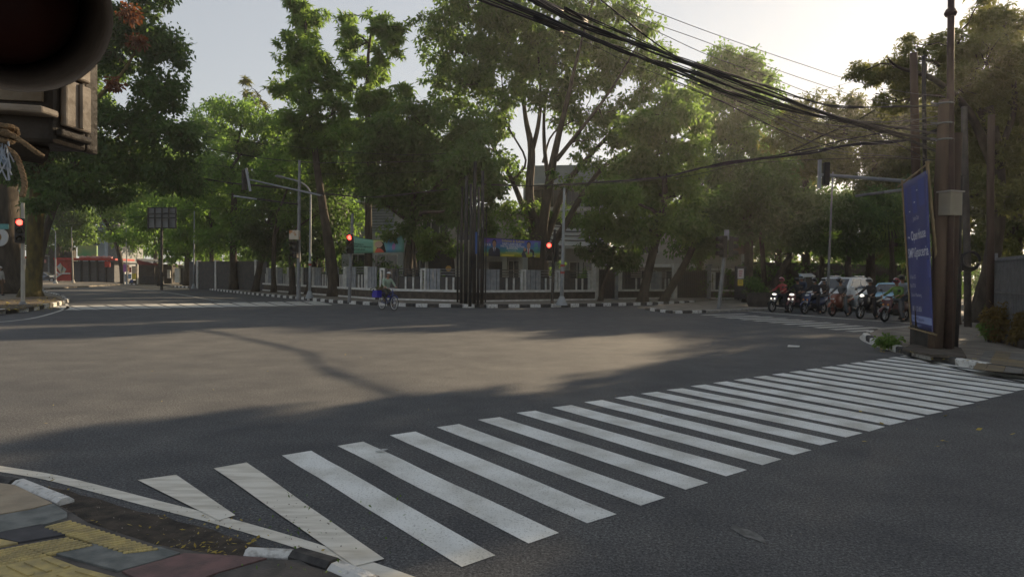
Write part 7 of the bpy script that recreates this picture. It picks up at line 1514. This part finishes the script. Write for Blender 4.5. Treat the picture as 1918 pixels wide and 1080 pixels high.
# ================================================================== LITTER, FALLEN LEAVES, WEEDS
LF_FALL = leaf_mat("fallen_leaf", (.28, .20, .04), (.45, .36, .08), (.4, .3, .05), .2)
rng = np.random.default_rng(9)
def scatter(name, label_kind, spots, L, W, m, seed):
    rng = np.random.default_rng(seed); C = []
    for (u0, u1, v0, v1, n, z) in spots:
        for _ in range(n): p = G(rng.uniform(u0, u1), rng.uniform(v0, v1), z); C.append((p.x, p.y, z+.006))
    C = np.array(C); N = len(C); a = rng.random(N)*6.28; A = np.stack([np.cos(a), np.sin(a), rng.normal(size=N)*.15], 1); B = np.cross(np.array([0, 0, 1.0])+rng.normal(size=(N, 3))*.2, A); l = L*(.5+rng.random(N))[:, None]; w = W*(.6+.8*rng.random(N))[:, None]
    V = np.stack([C, C+A*l*.5+B*w*.5+np.array([0, 0, .004]), C+A*l+np.array([0, 0, .006]), C+A*l*.5-B*w*.5], 1).reshape(-1, 3); t = np.repeat(rng.random(N), 4)
    o = leaf_object(name, V, t, m, None, (0, 0, 0)); o["kind"] = "stuff"; return o
scatter("fallen_leaves", "", [(150, 480, 960, 1040, 60, .006), (330, 470, 1012, 1040, 34, .008), (0, 140, 890, 960, 24, .006), (60, 1850, 640, 820, 34, .006), (200, 900, 620, 700, 10, .006), (420, 620, 990, 1050, 14, .01)], .030, .013, LF_FALL, 3)
scatter("leaf_litter", "", [(-40, 110, 560, 582, 260, .18), (70, 118, 556, 578, 140, .18)], .12, .06, LF_FALL, 5)
scatter("leaf_litter", "", [(1640, 1720, 634, 660, 60, .13), (1740, 1840, 600, 680, 90, .13), (1500, 1918, 700, 850, 18, .006)], .06, .03, LF_FALL, 6)
M_GRIT = mat("grit", (.30, .27, .23), (.12, .10, .08), 40, .9)
scatter("grit", "", [(120, 640, 930, 1050, 240, .002), (0, 200, 885, 950, 90, .002), (1000, 1918, 800, 1075, 60, .001)], .010, .008, M_GRIT, 7)
mb = MB(); c = G(1486, 649, .004); mb.prism([c+Vector((-.16, -.05, 0)), c+Vector((.10, -.09, 0)), c+Vector((.17, .05, .01)), c+Vector((-.08, .10, .02))], .012); tag(mb.build("paper_scrap", M_WHITE), "crumpled white paper scrap lying on the asphalt, right of centre", "litter")
mb = MB(); c = G(716, 845, .010); mb.prism([c+Vector((-.06, -.01, 0)), c+Vector((.0, -.025, .01)), c+Vector((.05, .0, .02)), c+Vector((0, .02, .015)), c+Vector((-.03, .02, 0))], .006); tag(mb.build("torn_wrapper", M_PALE), "small torn white wrapper on the fourth zebra stripe", "litter")
hedge("kerb_weeds", "thin green weeds growing in the near kerb's joint", [G(500, 1052, dip), G(640, 1082, dip)], .03, .03, LF_LIT, 31, L=.02, cat="weeds", dens=2200, z0=dip-.002, per=9)
mb = MB(); rgx = random.Random(8)
c0 = G(1400, 998, .004); dv_ = (G(1370, 985)-G(1430, 1015)).normalized(); pv = Vector((-dv_.y, dv_.x, 0)); ring = [c0+dv_*.17*math.cos(a)*rgx.uniform(.75, 1.15)+pv*.055*math.sin(a)*rgx.uniform(.6, 1.2) for a in [i*math.pi/10 for i in range(20)]]; mb.poly(ring); tag(mb.build("dried_spill", mat("dried_spill", (.16, .16, .155), (.09, .09, .088), 14, .8, contrast=(.4, .6))), kind="structure")

# ================================================================== THE AIR
mb = MB(); mb.box((10, 90, 24), (560, 440, 52))
hz = mb.build("haze", [], fix=True); tag(hz, kind="stuff")
hm = bpy.data.materials.new("haze"); hm.use_nodes = True; hm.node_tree.nodes.clear()
ho = hm.node_tree.nodes.new("ShaderNodeOutputMaterial"); hv = hm.node_tree.nodes.new("ShaderNodeVolumePrincipled")
hv.inputs["Color"].default_value = (0.92, 0.93, 0.95, 1); hv.inputs["Density"].default_value = 0.0006; hv.inputs["Anisotropy"].default_value = 0.6
hm.node_tree.links.new(hv.outputs[0], ho.inputs["Volume"]); hz.data.materials.append(hm)
